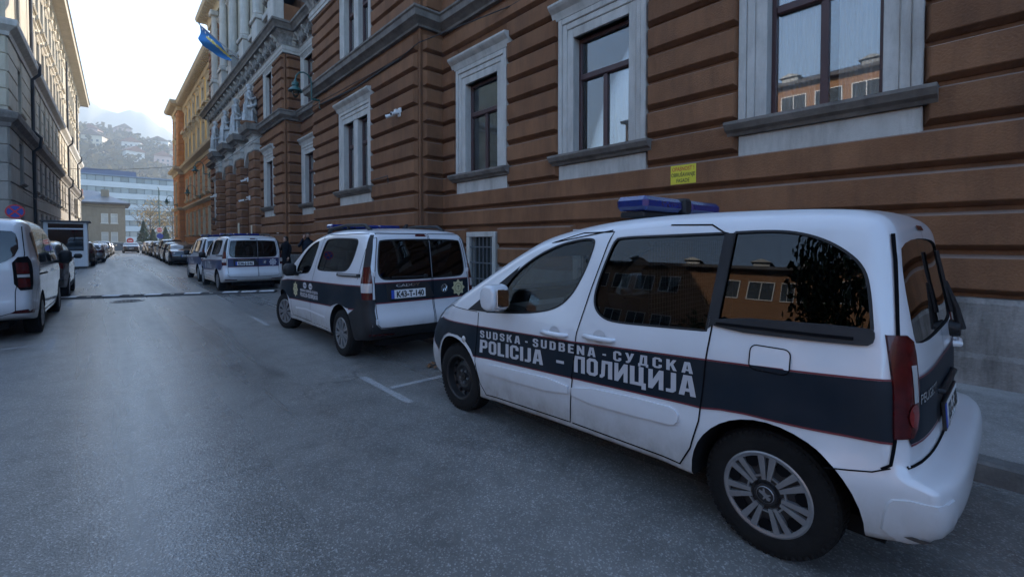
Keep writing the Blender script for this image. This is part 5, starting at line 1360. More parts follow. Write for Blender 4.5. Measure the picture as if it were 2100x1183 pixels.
def wheel_parts(r, w, kind):
    """outer face at x = -w/2"""
    h = w / 2; ri = r * .665
    q = MB(); prof = [(ri - .02, -h * .72), (ri, -h * .95), (ri + (r - ri) * .45, -h * 1.03), (r - .035, -h * .97), (r - .012, -h * .86), (r, -h * .7), (r, h * .7), (r - .012, h * .86), (r - .035, h * .97), (ri, h * .95)]
    q.lathe(prof, 56, 'x', cap=False)
    if kind in ('star', 'steel', 'spoke'):
        for k in range(56):                                # tread and shoulder blocks
            a = 2 * pi * k / 56
            for x0, x1 in ((-h * .93, -h * .52), (-h * .40, h * .0), (h * .08, h * .5)):
                c_, s_ = cos(a), sin(a); d = .030
                def P(x, rr, t): return (x, cos(a + t) * rr, sin(a + t) * rr)
                rr0, rr1 = r - .03, r + .006 - (.012 if x0 < -h * .9 else 0)
                q.add([P(x0, rr0, -d), P(x1, rr0, -d + .01), P(x1, rr0, d + .01), P(x0, rr0, d), P(x0, rr1 - .004, -d), P(x1, rr1, -d + .01), P(x1, rr1, d + .01), P(x0, rr1 - .004, d)], [(4, 5, 6, 7), (0, 1, 5, 4), (1, 2, 6, 5), (2, 3, 7, 6), (3, 0, 4, 7)])
    tm = q.mesh('tyre', RUBB, True, 30)
    q = MB()
    if kind == 'steel':
        q.lathe([(ri + .004, -h * .93), (ri - .01, -h * .98), (ri - .022, -h * .9), (ri - .03, -h * .3), (ri - .06, -h * .16), (ri * .62, -h * .36), (ri * .5, -h * .46), (ri * .42, -h * .42), (ri * .36, -h * .3), (ri * .17, -h * .3), (ri * .16, -h * .5), (.01, -h * .52)], 48, 'x', cap=False)
        for k in range(5): a = 2 * pi * k / 5; q.lathe([(.012, -h * .46), (.012, -h * .28)], 6, 'x', (0, cos(a) * ri * .27, sin(a) * ri * .27), 1)
        for k in range(12):
            a = 2 * pi * k / 12; q.lathe([(.017, -h * .30 - .004), (.017, -h * .1)], 10, 'x', (0, cos(a) * ri * .76, sin(a) * ri * .76), 2)
        return tm, q.mesh('wheel', [STEEL, ZINC, SEAM], True, 30), None
    q.lathe([(ri + .002, -h * .9), (ri - .02, -h * .85), (ri - .03, -h * .3), (.01, -h * .3)], 40, 'x', cap=False); rm = q.mesh('wheel', HUBD, True, 30)
    q = MB(); x0 = -h * .93
    q.lathe([(ri - .005, -h * .85), (ri + .004, x0), (ri - .008, x0 - .006), (ri - .024, x0 - .002), (ri - .026, -h * .8)], 48, 'x', cap=False)
    q.lathe([(ri - .028, x0 + .022), (ri * .3, x0 + .016), (ri * .28, x0 + .012), (.005, x0 + .012)], 40, 'x', mi=1, cap=False)
    def bar(a, r0, r1, w0, w1, xa, xb, mi=0):
        c_, s_ = cos(a), sin(a); p = []
        for x in (xb, xa):
            for rr, ww in ((r0, -w0), (r1, -w1), (r1, w1), (r0, w0)): p.append((x, c_ * rr - s_ * ww, s_ * rr + c_ * ww))
        q.add(p, [(0, 1, 2, 3), (7, 6, 5, 4), (0, 4, 5, 1), (1, 5, 6, 2), (2, 6, 7, 3), (3, 7, 4, 0)], mi)
    if kind == 'star':
        n = 7
        for k in range(n):
            a = 2 * pi * k / n
            for d in (-.15, .15): bar(a + d, ri * .34, ri - .02, .010, .0165, x0 + .022, x0 - .004)
            bar(a + .155 + (2 * pi / n - .31) / 2, ri * .40, ri * .44, .02, .02, x0 + .02, x0 + .001)
        for k in range(n):
            a = 2 * pi * (k + .5) / n; q.lathe([(.035, x0 + .005), (.03, x0 + .021)], 8, 'x', (0, cos(a) * ri * .78, sin(a) * ri * .78), 2)
    else:
        for k in range(9):
            a = 2 * pi * k / 9
            for d in (-.11, .11): bar(a + d, ri * .22, ri - .02, .009, .017, x0 + .02, x0 - .004)
    q.lathe([(ri * .27, x0 + .012), (ri * .25, x0 - .010), (.005, x0 - .014)], 24, 'x', mi=1 if kind == 'star' else 0, cap=False)
    if kind == 'star':                                     # small rampant animal badge on the centre
        q.lathe([(ri * .20, x0 - .0125), (ri * .185, x0 - .0155)], 24, 'x', mi=0, cap=False)
        b = [(-.3, -.9), (.0, -.5), (.35, -.9), (.5, -.8), (.25, -.3), (.35, .1), (.75, .25), (.7, .4), (.3, .35), (.45, .75), (.1, .95), (-.2, .7), (-.1, .4), (-.6, .45), (-.6, .3), (-.25, .1), (-.35, -.3), (-.55, -.7)]
        q.prism([(y * .034, z * .034) for y, z in b], x0 - .018, x0 - .0135, 'x')
    return tm, rm, q.mesh('hubcap', [ALLOY, HUBD, SEAM])

def plate(car, txt, x, z, y, w=.52, h=.115, tilt=0.0, rz=0.0):
    mt = Matrix.Translation((x, y, z)) @ Matrix.Rotation(rz, 4, 'Z') @ Matrix.Rotation(tilt, 4, 'X')
    q = MB(); q.box(-w / 2 - .012, w / 2 + .012, -.003, .012, -.014, h + .012, c=.003); o = q.build('number_plate', PBLK, car.t); o.matrix_basis = mt
    q = MB(); q.box(-w / 2 + .045, w / 2, -.0055, -.002, 0, h); q.build('plate_face', PLATEW, o)
    q = MB(); q.box(-w / 2, -w / 2 + .043, -.0055, -.002, 0, h); q.build('plate_band', PLATEB, o)
    text_part('lettering', txt, PBLK, o, Matrix.Translation((.026, -.0068, h * .15)) @ Matrix.Rotation(pi / 2, 4, 'X'), h * .98, .0045, 1, 1, 'CENTER', w - .10)
    return o

def quad(car, name, d, x0, x1, z0, z1, m, off, **k): return car.skin(name, d, [(x0, z0), (x1, z0), (x1, z1), (x0, z1)], m, off, **k)
def rrect(x0, x1, z0, z1, r, n=4):
    o = []
    for cx, cz, a0 in ((x1 - r, z1 - r, 0), (x0 + r, z1 - r, 90), (x0 + r, z0 + r, 180), (x1 - r, z0 + r, 270)):
        for k in range(n + 1): a = radians(a0 + 90 * k / n); o.append((cx + cos(a) * r, cz + sin(a) * r))
    return o
# ------------------------------------------------------------------ nearest van (white with navy band)
def p_w(s, z):
    w = .905 - .035 * smst(.55, .2, z) - .012 * smst(.75, .95, z) * smst(.75, .55, z)
    if z > .98: w -= (z - .98) * .23
    w -= .14 * smst(3.35, 4.35, s) ** 1.6 + .045 * smst(.7, .05, s)
    for a in (.775, 3.52):                                  # flared arches
        d = hypot(s - a, z - .32); w += .018 * smst(.60, .42, d)
    if z < .66 and s < .55: w += .02 * smst(.66, .58, z)
    return w
def p_shift(x, s, z):
    u = abs(x) / .9
    return (x, s - .22 * u ** 3 * smst(3.4, 4.3, s) + .075 * u ** 5 * smst(.8, .1, s), z)
pprof = [(.15, .35, .04), (.095, .40, .05), (.075, .48, .045), (.078, .57, .030), (.095, .618, .022), (.15, .632, .022), (.195, .645, .03), (.205, .70, .08), (.21, .80, .10), (.215, 1.02, .11), (.235, 1.2, .11), (.285, 1.46, .11), (.305, 1.60, .10), (.325, 1.70, .10), (.39, 1.775, .10), (.60, 1.80, .11),
         (1.0, 1.808, .11), (1.4, 1.805, .11), (1.8, 1.785, .11), (2.15, 1.742, .13), (2.45, 1.68, .13), (2.62, 1.615, .12), (2.9, 1.47, .11), (3.2, 1.30, .11), (3.45, 1.165, .12), (3.62, 1.10, .16), (3.85, 1.03, .20), (4.05, .95, .20), (4.2, .84, .18), (4.29, .70, .14), (4.32, .54, .11), (4.31, .40, .08), (4.26, .29, .05), (4.15, .235, .04),
         (3.7, .215, .03), (3.1, .215, .03), (2.1, .265, .03), (1.2, .285, .03), (.5, .30, .03), (.25, .315, .04)]
PV = Car('police_van', 'white police van with navy band and grey lettering, nearest, with blue light bar', 'van', (3.36, .06, 0), 0, 'white police vans parked along the kerb', pprof, p_w, p_shift, PWHITE, step=.03, grid=.055, K=8, M=16, arch=.018)
fw = smooth_poly([(3.03, 1.0), (3.03, 1.0), (2.90, 1.195), (2.70, 1.39), (2.5, 1.51), (2.3, 1.59), (2.1, 1.63), (1.98, 1.632), (1.965, 1.60), (2.01, 1.42), (2.09, 1.25), (2.19, 1.145), (2.34, 1.085), (2.6, 1.04)], 2)
sw_ = smooth_poly([(1.80, 1.615), (1.765, 1.64), (1.4, 1.65), (1.055, 1.662), (1.055, 1.662), (1.105, 1.118), (1.105, 1.118), (1.44, 1.10), (1.73, 1.085), (1.83, 1.11), (1.89, 1.165), (1.905, 1.25), (1.88, 1.38), (1.83, 1.54)], 2)
rw = smooth_poly([(1.005, 1.664), (1.005, 1.664), (.85, 1.670), (.72, 1.664), (.60, 1.632), (.50, 1.575), (.425, 1.50), (.398, 1.40), (.378, 1.215), (.378, 1.215), (.7, 1.198), (1.05, 1.182), (1.05, 1.182)], 2)
CW = .70
PV.arches((.775, 3.525), .395, .36)
PV.cavity([(.45, .62), (.42, 1.2), (.5, 1.62), (.7, 1.70), (1.6, 1.70), (2.3, 1.62), (2.75, 1.42), (3.2, 1.12), (3.25, .95), (3.1, .62)], CW)
PV.side_windows([fw, sw_, rw], CW)
rg = smooth_poly([(-.60, 1.63), (.60, 1.63), (.66, 1.5), (.70, 1.2), (.66, 1.14), (-.66, 1.14), (-.70, 1.2), (-.66, 1.5)], 2)
PV.end_window(rg, -.3, .48)
ws = smooth_poly([(-.58, 1.60), (.58, 1.60), (.68, 1.40), (.74, 1.2), (.70, 1.155), (-.70, 1.155), (-.74, 1.2), (-.68, 1.40)], 2)
PV.end_window(ws, 2.6, 4.6)
PV.finish()
for d in 'LR':
    PV.skin('front_window', d, fw, CGLASS, -.012); PV.skin('sliding_door_window', d, sw_, TINT, -.012); PV.skin('rear_side_window', d, rw, TINT2, -.012)
    for p, nm in ((fw, 'window_seal'), (sw_, 'window_seal'), (rw, 'window_seal')): PV.line(nm, d, p, .013, CBLK, .002, closed=True)
PV.skin('rear_window', 'B', rg, TINT2, -.010); PV.skin('windscreen', 'F', ws, CGLASS, -.010, step=.1)
# band between the side windows and the black rail below the rear one
for d in 'LR':
    PV.skin('window_pillar', d, [(1.05, 1.66), (1.005, 1.66), (1.045, 1.18), (1.095, 1.13)], CBLK, .006)
    PV.skin('door_rail', d, smooth_poly([(1.06, 1.205), (.38, 1.232), (.365, 1.20), (.375, 1.155), (.43, 1.15), (1.065, 1.135)], 1), CBLK, .014, solid=.03)
    PV.line('rail_slot', d, [(1.05, 1.168), (.44, 1.178)], .014, SEAM, .019)
# quarter light and mirror foot
    PV.skin('quarter_panel', d, [(3.30, .995), (3.02, 1.0), (2.72, 1.375), (2.70, 1.41)], CBLK, .004, step=.05)
# doors, each its own skin with its window hole
def grow(p, k):
    cx = sum(a for a, b in p) / len(p); cz = sum(b for a, b in p) / len(p); return [(cx + (a - cx) * (1 + k / max(.1, hypot(a - cx, b - cz))), cz + (b - cz) * (1 + k / max(.1, hypot(a - cx, b - cz)))) for a, b in p]
fdoor = [(3.14, .985), (3.17, .55), (3.12, .36), (3.05, .27), (2.09, .315), (2.06, .55), (2.02, .94), (1.94, 1.28), (1.85, 1.60), (1.815, 1.68), (2.1, 1.675), (2.4, 1.60), (2.62, 1.50), (2.88, 1.285)]
sdoor = [(2.07, .315), (2.04, .55), (2.00, .94), (1.92, 1.28), (1.83, 1.60), (1.79, 1.69), (1.4, 1.715), (1.14, 1.71), (1.065, 1.665), (1.04, 1.66), (1.075, 1.14), (1.10, .85), (1.12, .62), (1.17, .45), (1.24, .33)]
for d in 'LR':
    fd = PV.skin('front_door', d, fdoor, PWHITE, .0022, holes=[grow(fw, .012)], step=.06)
    sdr = PV.skin('sliding_door', d, sdoor, PWHITE, .0022, holes=[grow(sw_, .012)], step=.06)
    PV.line('door_gap', d, fdoor[:12] + [(1.83, 1.69)], .009, SEAM, .0034, parent=fd); PV.line('door_gap', d, sdoor[6:] + [sdoor[0], (2.07, .315)], .009, SEAM, .0034, parent=sdr)
    st = PV.skin('navy_band', d, [(3.16, .858), (2.06, .90), (1.09, .96), (.292, 1.012), (.292, .752), (.62, .742), (.88, .735), (1.0, .722), (1.11, .70), (2.07, .65), (3.20, .595), (3.23, .64), (3.32, .71), (3.44, .74), (3.60, .74), (3.74, .685), (3.87, .60), (3.93, .50), (4.05, .56), (4.12, .66), (4.05, .80), (3.85, .845)], NAVY, .0048, step=.05)
    PV.line('pinstripe', d, [(3.85, .85), (3.16, .863), (2.06, .905), (1.09, .965), (.292, 1.017)], .009, REDL, .0062); PV.line('pinstripe', d, [(3.20, .592), (2.07, .646), (1.11, .696), (1.0, .718), (.88, .731), (.62, .738), (.292, .748)], .009, REDL, .0062); PV.line('pinstripe', d, [(4.10, .60), (4.03, .55), (3.92, .49)], .009, REDL, .0062)
    for g in ([(3.15, .87), (3.165, .58)], [(2.012, .905), (2.055, .64)], [(1.088, .965), (1.112, .69)]): PV.line('door_gap', d, g, .009, SEAM, .0078)
    PV.skin('rubbing_strip', d, smooth_poly([(3.06, .50), (3.02, .545), (2.9, .565), (2.085, .605), (2.085, .505), (2.98, .465)], 1), PWHITE, .016, solid=.02, step=.05)
    PV.skin('rubbing_strip', d, smooth_poly([(2.05, .607), (1.32, .655), (1.24, .63), (1.25, .56), (1.32, .54), (2.05, .50)], 1), PWHITE, .016, solid=.02, step=.05)
    ff = rrect(.68, .865, .965, 1.085, .03); fl_ = PV.skin('fuel_flap', d, ff, PWHITE, .0068); PV.skin('flap_film', d, [(.69, .968), (.68, .99), (.866, .985), (.855, .968)], NAVY, .0075); PV.line('flap_gap', d, ff, .006, SEAM, .008, closed=True, parent=fl_)
    for hs_, hz_ in ((2.22, .935), (1.815, .965)):
        sg = -1 if d == 'L' else 1
        PV.skin('handle_recess_shade', d, [(hs_ + .04 * cos(a) * 1.3 - .0, hz_ + .012 + .045 * sin(a)) for a in [k * pi / 8 for k in range(16)]], mat('recess_shade_white', (.42, .42, .43), .5, world=False), .0072, step=.04)  # flat patch: shade of the handle hollow painted as a darker white
        c, n = PV.hit(d, hs_, hz_); q = MB(); x = c.x + sg * .022
        q.tube([(x - sg * .03, hs_ + .125, hz_ - .0), (x, hs_ + .115, hz_ + .001), (x + sg * .012, hs_ + .04, hz_ + .003), (x + sg * .010, hs_ - .06, hz_ + .005), (x, hs_ - .105, hz_ + .006), (x - sg * .03, hs_ - .12, hz_ + .006)], [.012, .016, .018, .018, .016, .012], 10); q.build('door_handle', PWHITE, fd if hs_ > 2 else sdr, smooth=True, angle=60)
    c, n = PV.hit(d, 3.34, .72); q = MB(); q.lathe([(.026, -.004), (.03, .004), (.02, .012), (.005, .015)], 14, 'x', tuple(c)); q.v = [(c.x + (-1 if d == 'L' else 1) * abs(a - c.x), b, z) for a, b, z in q.v]; q.build('side_marker', LAMPW, PV.t, smooth=True)
    PV.line('panel_gap', d, [(.35, 1.73), (.325, 1.53), (.297, 1.19), (.292, .76), (.30, .66), (.33, .635)], .012, SEAM, .0068); PV.line('panel_gap', d, [(.30, .645), (.36, .615), (.53, .585)], .006, SEAM, .003); PV.line('panel_gap', d, [(3.17, .55), (3.16, .25)], .005, SEAM, .003)
    pass
    tl_ = PV.skin('tail_lamp', d + 'B', smooth_poly([(-.812, 1.205), (-.812, 1.205), (-.70, 1.205), (-.682, 1.10), (-.676, .88), (-.70, .775), (-.815, .77), (-.815, .77)], 1), LAMPR, .014, solid=.03, step=.03)
    PV.skin('lamp_clear_lens', d + 'B', [(-.730, 1.08), (-.697, 1.08), (-.690, .92), (-.723, .92)], LAMPW, .0165, step=.03, parent=tl_); PV.skin('lamp_bulb_lens', d + 'B', [(-.72 + cos(a) * .034, .865 + sin(a) * .05) for a in [k * pi / 6 for k in range(12)]], mat('bright_lamp_red', (.20, .008, .008), .15, coat=.6, world=False), .0175, step=.03, parent=tl_)
    bc = PV.skin('bumper_corner', d + 'B', smooth_poly([(-.86, .345), (-.855, .49), (-.83, .535), (-.70, .55), (-.60, .555), (-.60, .36), (-.66, .34)], 1), PWHITE, .012, solid=.02, step=.04); PV.skin('scuff', d + 'B', [(-.80, .375), (-.74, .36), (-.70, .37), (-.72, .378), (-.78, .388)], mat('scuff_grey', (.07, .065, .06), .9, world=False), .0135, step=.04, parent=bc)
    hl = PV.skin('headlamp', d, smooth_poly([(3.90, .90), (4.02, .92), (4.13, .88), (4.20, .80), (4.19, .74), (4.08, .80), (3.95, .87)], 1), HEADL, .008, step=.04)
    PV.line('panel_gap', d, [(3.16, .99), (3.35, .99), (3.6, 1.0), (3.88, .93)], .005, SEAM, .003)
# lettering
PV.block_text('lettering', 'L', 'SUDSKA - SUDBENA - СУДСКА', GREYT, 3.11, .770, .063, 1.95, slope=.0515, gap=.26)
PV.block_text('lettering', 'L', 'POLICIJA', GREYT, 3.11, .640, .112, .775, slope=.052, gap=.10)
PV.block_text('lettering', 'L', '-', GREYT, 2.20, .690, .112, .075, slope=.05); PV.block_text('lettering', 'L', 'ПОЛИЦИЈА', GREYT, 2.03, .697, .116, .89, slope=.052, gap=.10)
# tail: band, plate recess, badge, handle, wiper, seams
PV.skin('navy_band', 'B', [(-.80, 1.01), (.80, 1.01), (.84, .88), (.80, .745), (-.80, .745), (-.84, .88)], NAVY, .0048, step=.07); PV.line('pinstripe', 'B', [(-.80, 1.015), (.80, 1.015)], .009, REDL, .0062); PV.line('pinstripe', 'B', [(-.80, .74), (.80, .74)], .009, REDL, .0062)
PV.text('badge', 'B', 'PEUGEOT', CHROME, -.70, .90, .06, .34, bold=.001, off=.008)
PV.skin('plate_recess', 'B', [(-.34, .735), (.34, .735), (.30, .86), (-.30, .86)], CBLK, .007)
hb = lambda x, z, o: (x, PV.hit('B', x, z)[0].y - o, z)
plate(PV, 'J32-T-583', .0, .69, .178, tilt=radians(-4))
q = MB(); q.tube([hb(-.30, .875, -.01), hb(-.28, .875, .02), hb(.28, .875, .02), hb(.30, .875, -.01)], .014, 10); q.build('tailgate_handle', CBLK, PV.t, smooth=True)
q = MB(); q.tube([hb(.52, .985, -.01), hb(.53, .99, .03), hb(.66, .99, .03), hb(.67, .985, -.01)], .02, 10); q.build('door_lever', PWHITE, PV.t, smooth=True)
q = MB(); q.tube([hb(.40, 1.10, .0), hb(.40, 1.10, .05)], [.05, .045], 12); q.tube([hb(.40, 1.10, .05), hb(.38, 1.22, .045), hb(.33, 1.38, .03)], [.024, .018, .010], 8); q.tube([hb(.36, 1.20, .022), hb(.30, 1.56, .02)], .011, 6); q.build('wiper', CBLK, PV.t, smooth=True)
PV.skin('brake_light', 'B', [(-.1, 1.675), (.1, 1.675), (.1, 1.70), (-.1, 1.70)], LAMPR, .006); PV.line('panel_gap', 'B', [(.0, 1.70), (.0, 1.0)], .006, SEAM, .004)
PV.line('panel_gap', 'B', [(-.84, .655), (.84, .655)], .012, SEAM, .003)
# roof bar, mirrors
q = MB(); q.box(-.56, .56, 1.70, 1.90, 1.785, 1.825, c=.01); q.box(-.06, .06, 1.66, 1.94, 1.82, 1.945, c=.02); lb = q.build('light_bar', CBLK, PV.t)
for x0, x1 in ((-.58, -.062), (.062, .58)):
    q = MB(); q.box(x0, x1, 1.67, 1.93, 1.832, 1.935, c=.03); q.build('beacon', BLUEL, lb)
for sg in (-1, 1):
    c, n = PV.hit('L' if sg < 0 else 'R', 2.84, 1.06); x = c.x
    q = MB(); q.tube([(x - sg * .03, 2.86, 1.06), (x + sg * .10, 2.80, 1.07)], [.035, .03], 8)
    prof_ = [(2.86, 1.09), (2.87, 1.20), (2.82, 1.265), (2.74, 1.27), (2.69, 1.245), (2.68, 1.10), (2.72, 1.06), (2.80, 1.055)]
    bm = bmesh.new(); mm = MB(); x0, x1 = sorted((x + sg * .045, x + sg * .23)); mm.prism(smooth_poly(prof_, 1), x0, x1, 'x'); me = mm.mesh('m', PWHITE); bm.from_mesh(me)
    bmesh.ops.bevel(bm, geom=[e for e in bm.edges if abs(e.verts[0].co.x - e.verts[1].co.x) < 1e-4], offset=.03, segments=4, affect='EDGES', profile=.5); bm.to_mesh(me); bm.free()
    q.add([v_.co for v_ in me.vertices], [tuple(p.vertices) for p in me.polygons]); o = q.build('mirror', PWHITE, PV.t, smooth=True, angle=50)
    q = MB(); q.box(x0 + .03, x1 - .03, 2.665, 2.678, 1.09, 1.235, c=.005); q.build('mirror_glass', mat('mirror_glass', (.7, .72, .74), .03, metal=1, world=False), o)
# cabin: dash, wheel, seats, mesh cage
q = MB(); q.prism([(2.62, .64), (2.66, .98), (2.78, 1.055), (2.95, 1.065), (3.2, 1.02), (3.2, .64)], -.69, .69, 'x'); q.build('dashboard', mat('dash_grey', (.035, .037, .04), .7, world=False), PV.t)
q = MB(); tor = [(-.36 + .185 * cos(a), 2.47 + .06 * sin(a) * .4, 1.0 + .185 * sin(a)) for a in [k * 2 * pi / 24 for k in range(25)]]; q.tube(tor, .014, 8); q.tube([(-.36, 2.5, 1.0), (-.36, 2.75, .92)], .03, 8); q.tube([(-.54, 2.47, 1.0), (-.18, 2.47, 1.0)], .015, 6); q.build('steering_wheel', CBLK, PV.t, smooth=True)
for x in (-.36, .36):
    q = MB(); q.prism([(1.75, .62), (2.25, .62), (2.28, .74), (1.95, .72), (1.82, 1.22), (1.70, 1.22), (1.78, .72)], x - .23, x + .23, 'x'); o = q.build('seat', mat('seat_grey', (.05, .05, .055), .9, world=False), PV.t)
    q = MB(); q.box(x - .13, x + .13, 1.68, 1.78, 1.25, 1.44, c=.03); q.build('headrest', MATS['seat_grey'], o)
q = MB()
for k in range(19): q.box(-.66, .66, 1.598, 1.602, .98 + k * .035, .983 + k * .035)
for k in range(38): q.box(-.66 + k * .0357, -.657 + k * .0357, 1.596, 1.60, .98, 1.62)
q.build('cage_mesh', mat('cage_wire', (.16, .16, .16), .5, metal=.6, world=False), PV.t)
PV.wheel(.80, -.745, .322, .20, 'star'); PV.wheel(.80, .745, .322, .20, 'star'); PV.wheel(3.52, -.755, .322, .20, 'steel'); PV.wheel(3.52, .755, .322, .20, 'steel')
q = MB(); q.box(-.62, .62, .35, 3.9, .18, .27); q.build('underbody', CABIN, PV.t)
# ------------------------------------------------------------------ the three newer police vans
def c_w(s, z):
    w = .925 - .03 * smst(.5, .2, z)
    if z > 1.0: w -= (z - 1.0) * .16 + .10 * max(0, z - 1.5) ** 2
    w -= .13 * smst(3.5, 4.5, s) ** 1.6 + .05 * smst(.8, .0, s)
    for a in (.84, 3.58): w += .014 * smst(.60, .42, hypot(s - a, z - .33))
    return w
def c_shift(x, s, z):
    u = abs(x) / .92
    return (x, s - .26 * u ** 3 * smst(3.6, 4.45, s) + .06 * u ** 3 * smst(.7, .05, s), z)
cprof = [(.16, .30, .05), (.05, .36, .07), (.0, .46, .09), (.005, .58, .09), (.055, .70, .09), (.07, .84, .09), (.08, 1.05, .09), (.115, 1.3, .09), (.16, 1.58, .10), (.195, 1.69, .10), (.28, 1.765, .12), (.5, 1.80, .13), (.9, 1.815, .13), (1.4, 1.81, .13), (1.9, 1.765, .13), (2.3, 1.68, .12), (2.6, 1.58, .12), (2.95, 1.39, .11), (3.3, 1.20, .11), (3.52, 1.10, .14), (3.75, 1.05, .18), (4.05, .985, .20), (4.27, .88, .18), (4.41, .73, .14), (4.46, .58, .10), (4.47, .42, .08), (4.42, .27, .05), (4.3, .22, .04), (3.6, .21, .03), (3.0, .24, .03), (1.3, .255, .03), (.5, .27, .03)]
c_fw = smooth_poly([(2.86, 1.06), (2.78, 1.24), (2.5, 1.44), (2.25, 1.555), (1.98, 1.625), (1.93, 1.58), (2.02, 1.40), (2.16, 1.15), (2.26, 1.10), (2.5, 1.075)], 2)
c_sw = smooth_poly([(1.86, 1.16), (1.84, 1.25), (1.72, 1.50), (1.62, 1.625), (1.50, 1.65), (1.1, 1.655), (.58, 1.65), (.47, 1.625), (.50, 1.50), (.55, 1.36), (.64, 1.24), (.75, 1.195), (1.25, 1.175)], 2)
c_rg = smooth_poly([(-.62, 1.64), (.62, 1.64), (.655, 1.58), (.70, 1.22), (.66, 1.12), (.55, 1.095), (-.55, 1.095), (-.66, 1.12), (-.70, 1.22), (-.655, 1.58)], 2)
def caddy(name, label, x, y, rz, txt, dark, detail=True, steer=0.0):
    nav = NAVY if dark else NAVY2; gold = CREAMT if dark else mat('badge_silver', (.45, .46, .50), .5, world=False)
    C = Car(name, label, 'van', (x, y, 0), rz, 'white police vans parked along the kerb', cprof, c_w, c_shift, PWHITE, step=.045, grid=.08, K=6, M=14)
    C.arches((.84, 3.58), .40, .34, z=.33)
    cw = .70
    C.cavity([(.32, .65), (.30, 1.2), (.40, 1.62), (.6, 1.70), (1.5, 1.70), (2.2, 1.60), (2.8, 1.36), (3.2, 1.14), (3.2, .9), (3.0, .65)], cw); C.side_windows([c_fw, c_sw], cw); C.end_window(c_rg, -.3, .45)
    wsp = smooth_poly([(-.60, 1.60), (.60, 1.60), (.74, 1.2), (.70, 1.16), (-.70, 1.16), (-.74, 1.2)], 2); C.end_window(wsp, 2.6, 4.8)
    C.finish()
    for d in 'LR':
        C.skin('front_window', d, c_fw, CGLASS, -.010, step=.1); C.skin('rear_side_window', d, c_sw, TINT, -.010, step=.1)
        for p in (c_fw, c_sw): C.line('window_seal', d, p, .02, CBLK, .002, closed=True, step=.08)
        fdp = [(3.06, .95), (3.12, .60), (3.05, .32), (2.10, .32), (2.10, .60), (2.00, .98), (1.90, 1.31), (1.74, 1.63), (1.80, 1.69), (2.3, 1.60), (2.65, 1.46), (2.95, 1.25)]
        sdp = [(2.085, .32), (2.085, .60), (1.985, .98), (1.885, 1.31), (1.72, 1.64), (1.6, 1.71), (.35, 1.72), (.22, 1.66), (.36, 1.1), (.60, .80), (1.05, .72), (1.2, .55), (1.24, .32)]
        f_ = C.skin('front_door', d, fdp, PWHITE, .002, holes=[grow(c_fw, .012)], step=.09); s_ = C.skin('sliding_door', d, sdp, PWHITE, .002, holes=[grow(c_sw, .012)], step=.09)
        C.line('door_gap', d, fdp[:9], .008, SEAM, .0068, parent=f_, step=.08); C.line('door_gap', d, sdp[4:9], .008, SEAM, .0032, parent=s_, step=.08)
        C.skin('navy_band', d, [(4.02, .80), (3.9, .86), (3.3, .925), (2.0, .97), (1.0, .995), (.16, 1.02), (.16, .85), (.34, .715), (.52, .70), (.62, .70), (.76, .725), (.92, .73), (1.08, .695), (1.15, .675), (2.12, .64), (3.20, .605), (3.26, .63), (3.42, .70), (3.58, .73), (3.75, .70), (3.9, .60), (4.02, .62)], nav, .0045, step=.07)
        C.line('pinstripe', d, [(3.9, .865), (3.3, .93), (2.0, .975), (1.0, 1.0), (.16, 1.025)], .016, REDL, .006, step=.08); C.line('pinstripe', d, [(3.2, .60), (2.12, .635), (1.16, .67)], .016, REDL, .006, step=.08); C.line('pinstripe', d, [(.56, .69), (.34, .71)], .016, REDL, .006)
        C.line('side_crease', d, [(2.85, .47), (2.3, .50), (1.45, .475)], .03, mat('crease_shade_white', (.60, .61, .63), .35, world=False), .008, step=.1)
        h = C.skin('door_rail', d, [(.98, 1.125), (.98, 1.165), (.30, 1.18), (.30, 1.135)], CBLK, .022, solid=.03); C.line('rail_trim', d, [(.93, 1.15), (.36, 1.165)], .024, mat('rail_grey', (.25, .25, .25), .4, world=False), .026, parent=h)
        C.skin('pillar_trim', d + 'B', [(-.775, 1.26), (-.665, 1.27), (-.655, 1.5), (-.665, 1.70), (-.715, 1.70), (-.745, 1.5)], CBLK, .006, step=.05)
        tl_ = C.skin('tail_lamp', d + 'B', [(-.775, 1.27), (-.665, 1.28), (-.63, 1.06), (-.625, .85), (-.77, .85), (-.80, 1.06)], LAMPR, .014, solid=.03, step=.04); C.skin('lamp_clear_lens', d + 'B', [(-.795, 1.06), (-.632, 1.06), (-.628, .94), (-.782, .94)], LAMPW, .017, step=.04, parent=tl_)
        if dark: C.skin('bumper_corner', d + 'B', [(-.90, .85), (-.60, .85), (-.60, .60), (-.62, .31), (-.90, .31)], CBLK, .009, step=.05)
        C.skin('headlamp', d, smooth_poly([(3.95, .92), (4.1, .93), (4.3, .82), (4.3, .74), (4.1, .80), (3.98, .86)], 1), HEADL, .008, step=.06)
        sg = -1 if d == 'L' else 1; c, n = C.hit(d, 2.72, 1.12); q = MB(); xx = sorted((c.x + sg * .05, c.x + sg * .25)); q.box(xx[0], xx[1], 2.66, 2.80, 1.03, 1.24, c=.045); q.tube([(c.x - sg * .03, 2.74, 1.05), (c.x + sg * .09, 2.73, 1.07)], .035, 8); q.build('mirror', CBLK, C.t, smooth=True, angle=50)
        q = MB(); q.tube([(sg * .60, .55, 1.77), (sg * .60, .72, 1.845), (sg * .60, 1.4, 1.862), (sg * .60, 2.0, 1.815), (sg * .60, 2.15, 1.75)], [.03, .026, .022, .026, .03], 8); q.box(*sorted((sg * .585, sg * .615)), 1.3, 1.36, 1.77, 1.86); q.build('roof_rail', CBLK, C.t, smooth=True, angle=50)
        if dark: C.skin('bumper_skirt', d, [(.04, .84), (.26, .84), (.28, .78), (.55, .63), (.50, .55), (.45, .40), (.44, .30), (.08, .30)], CBLK, .0075, step=.06)
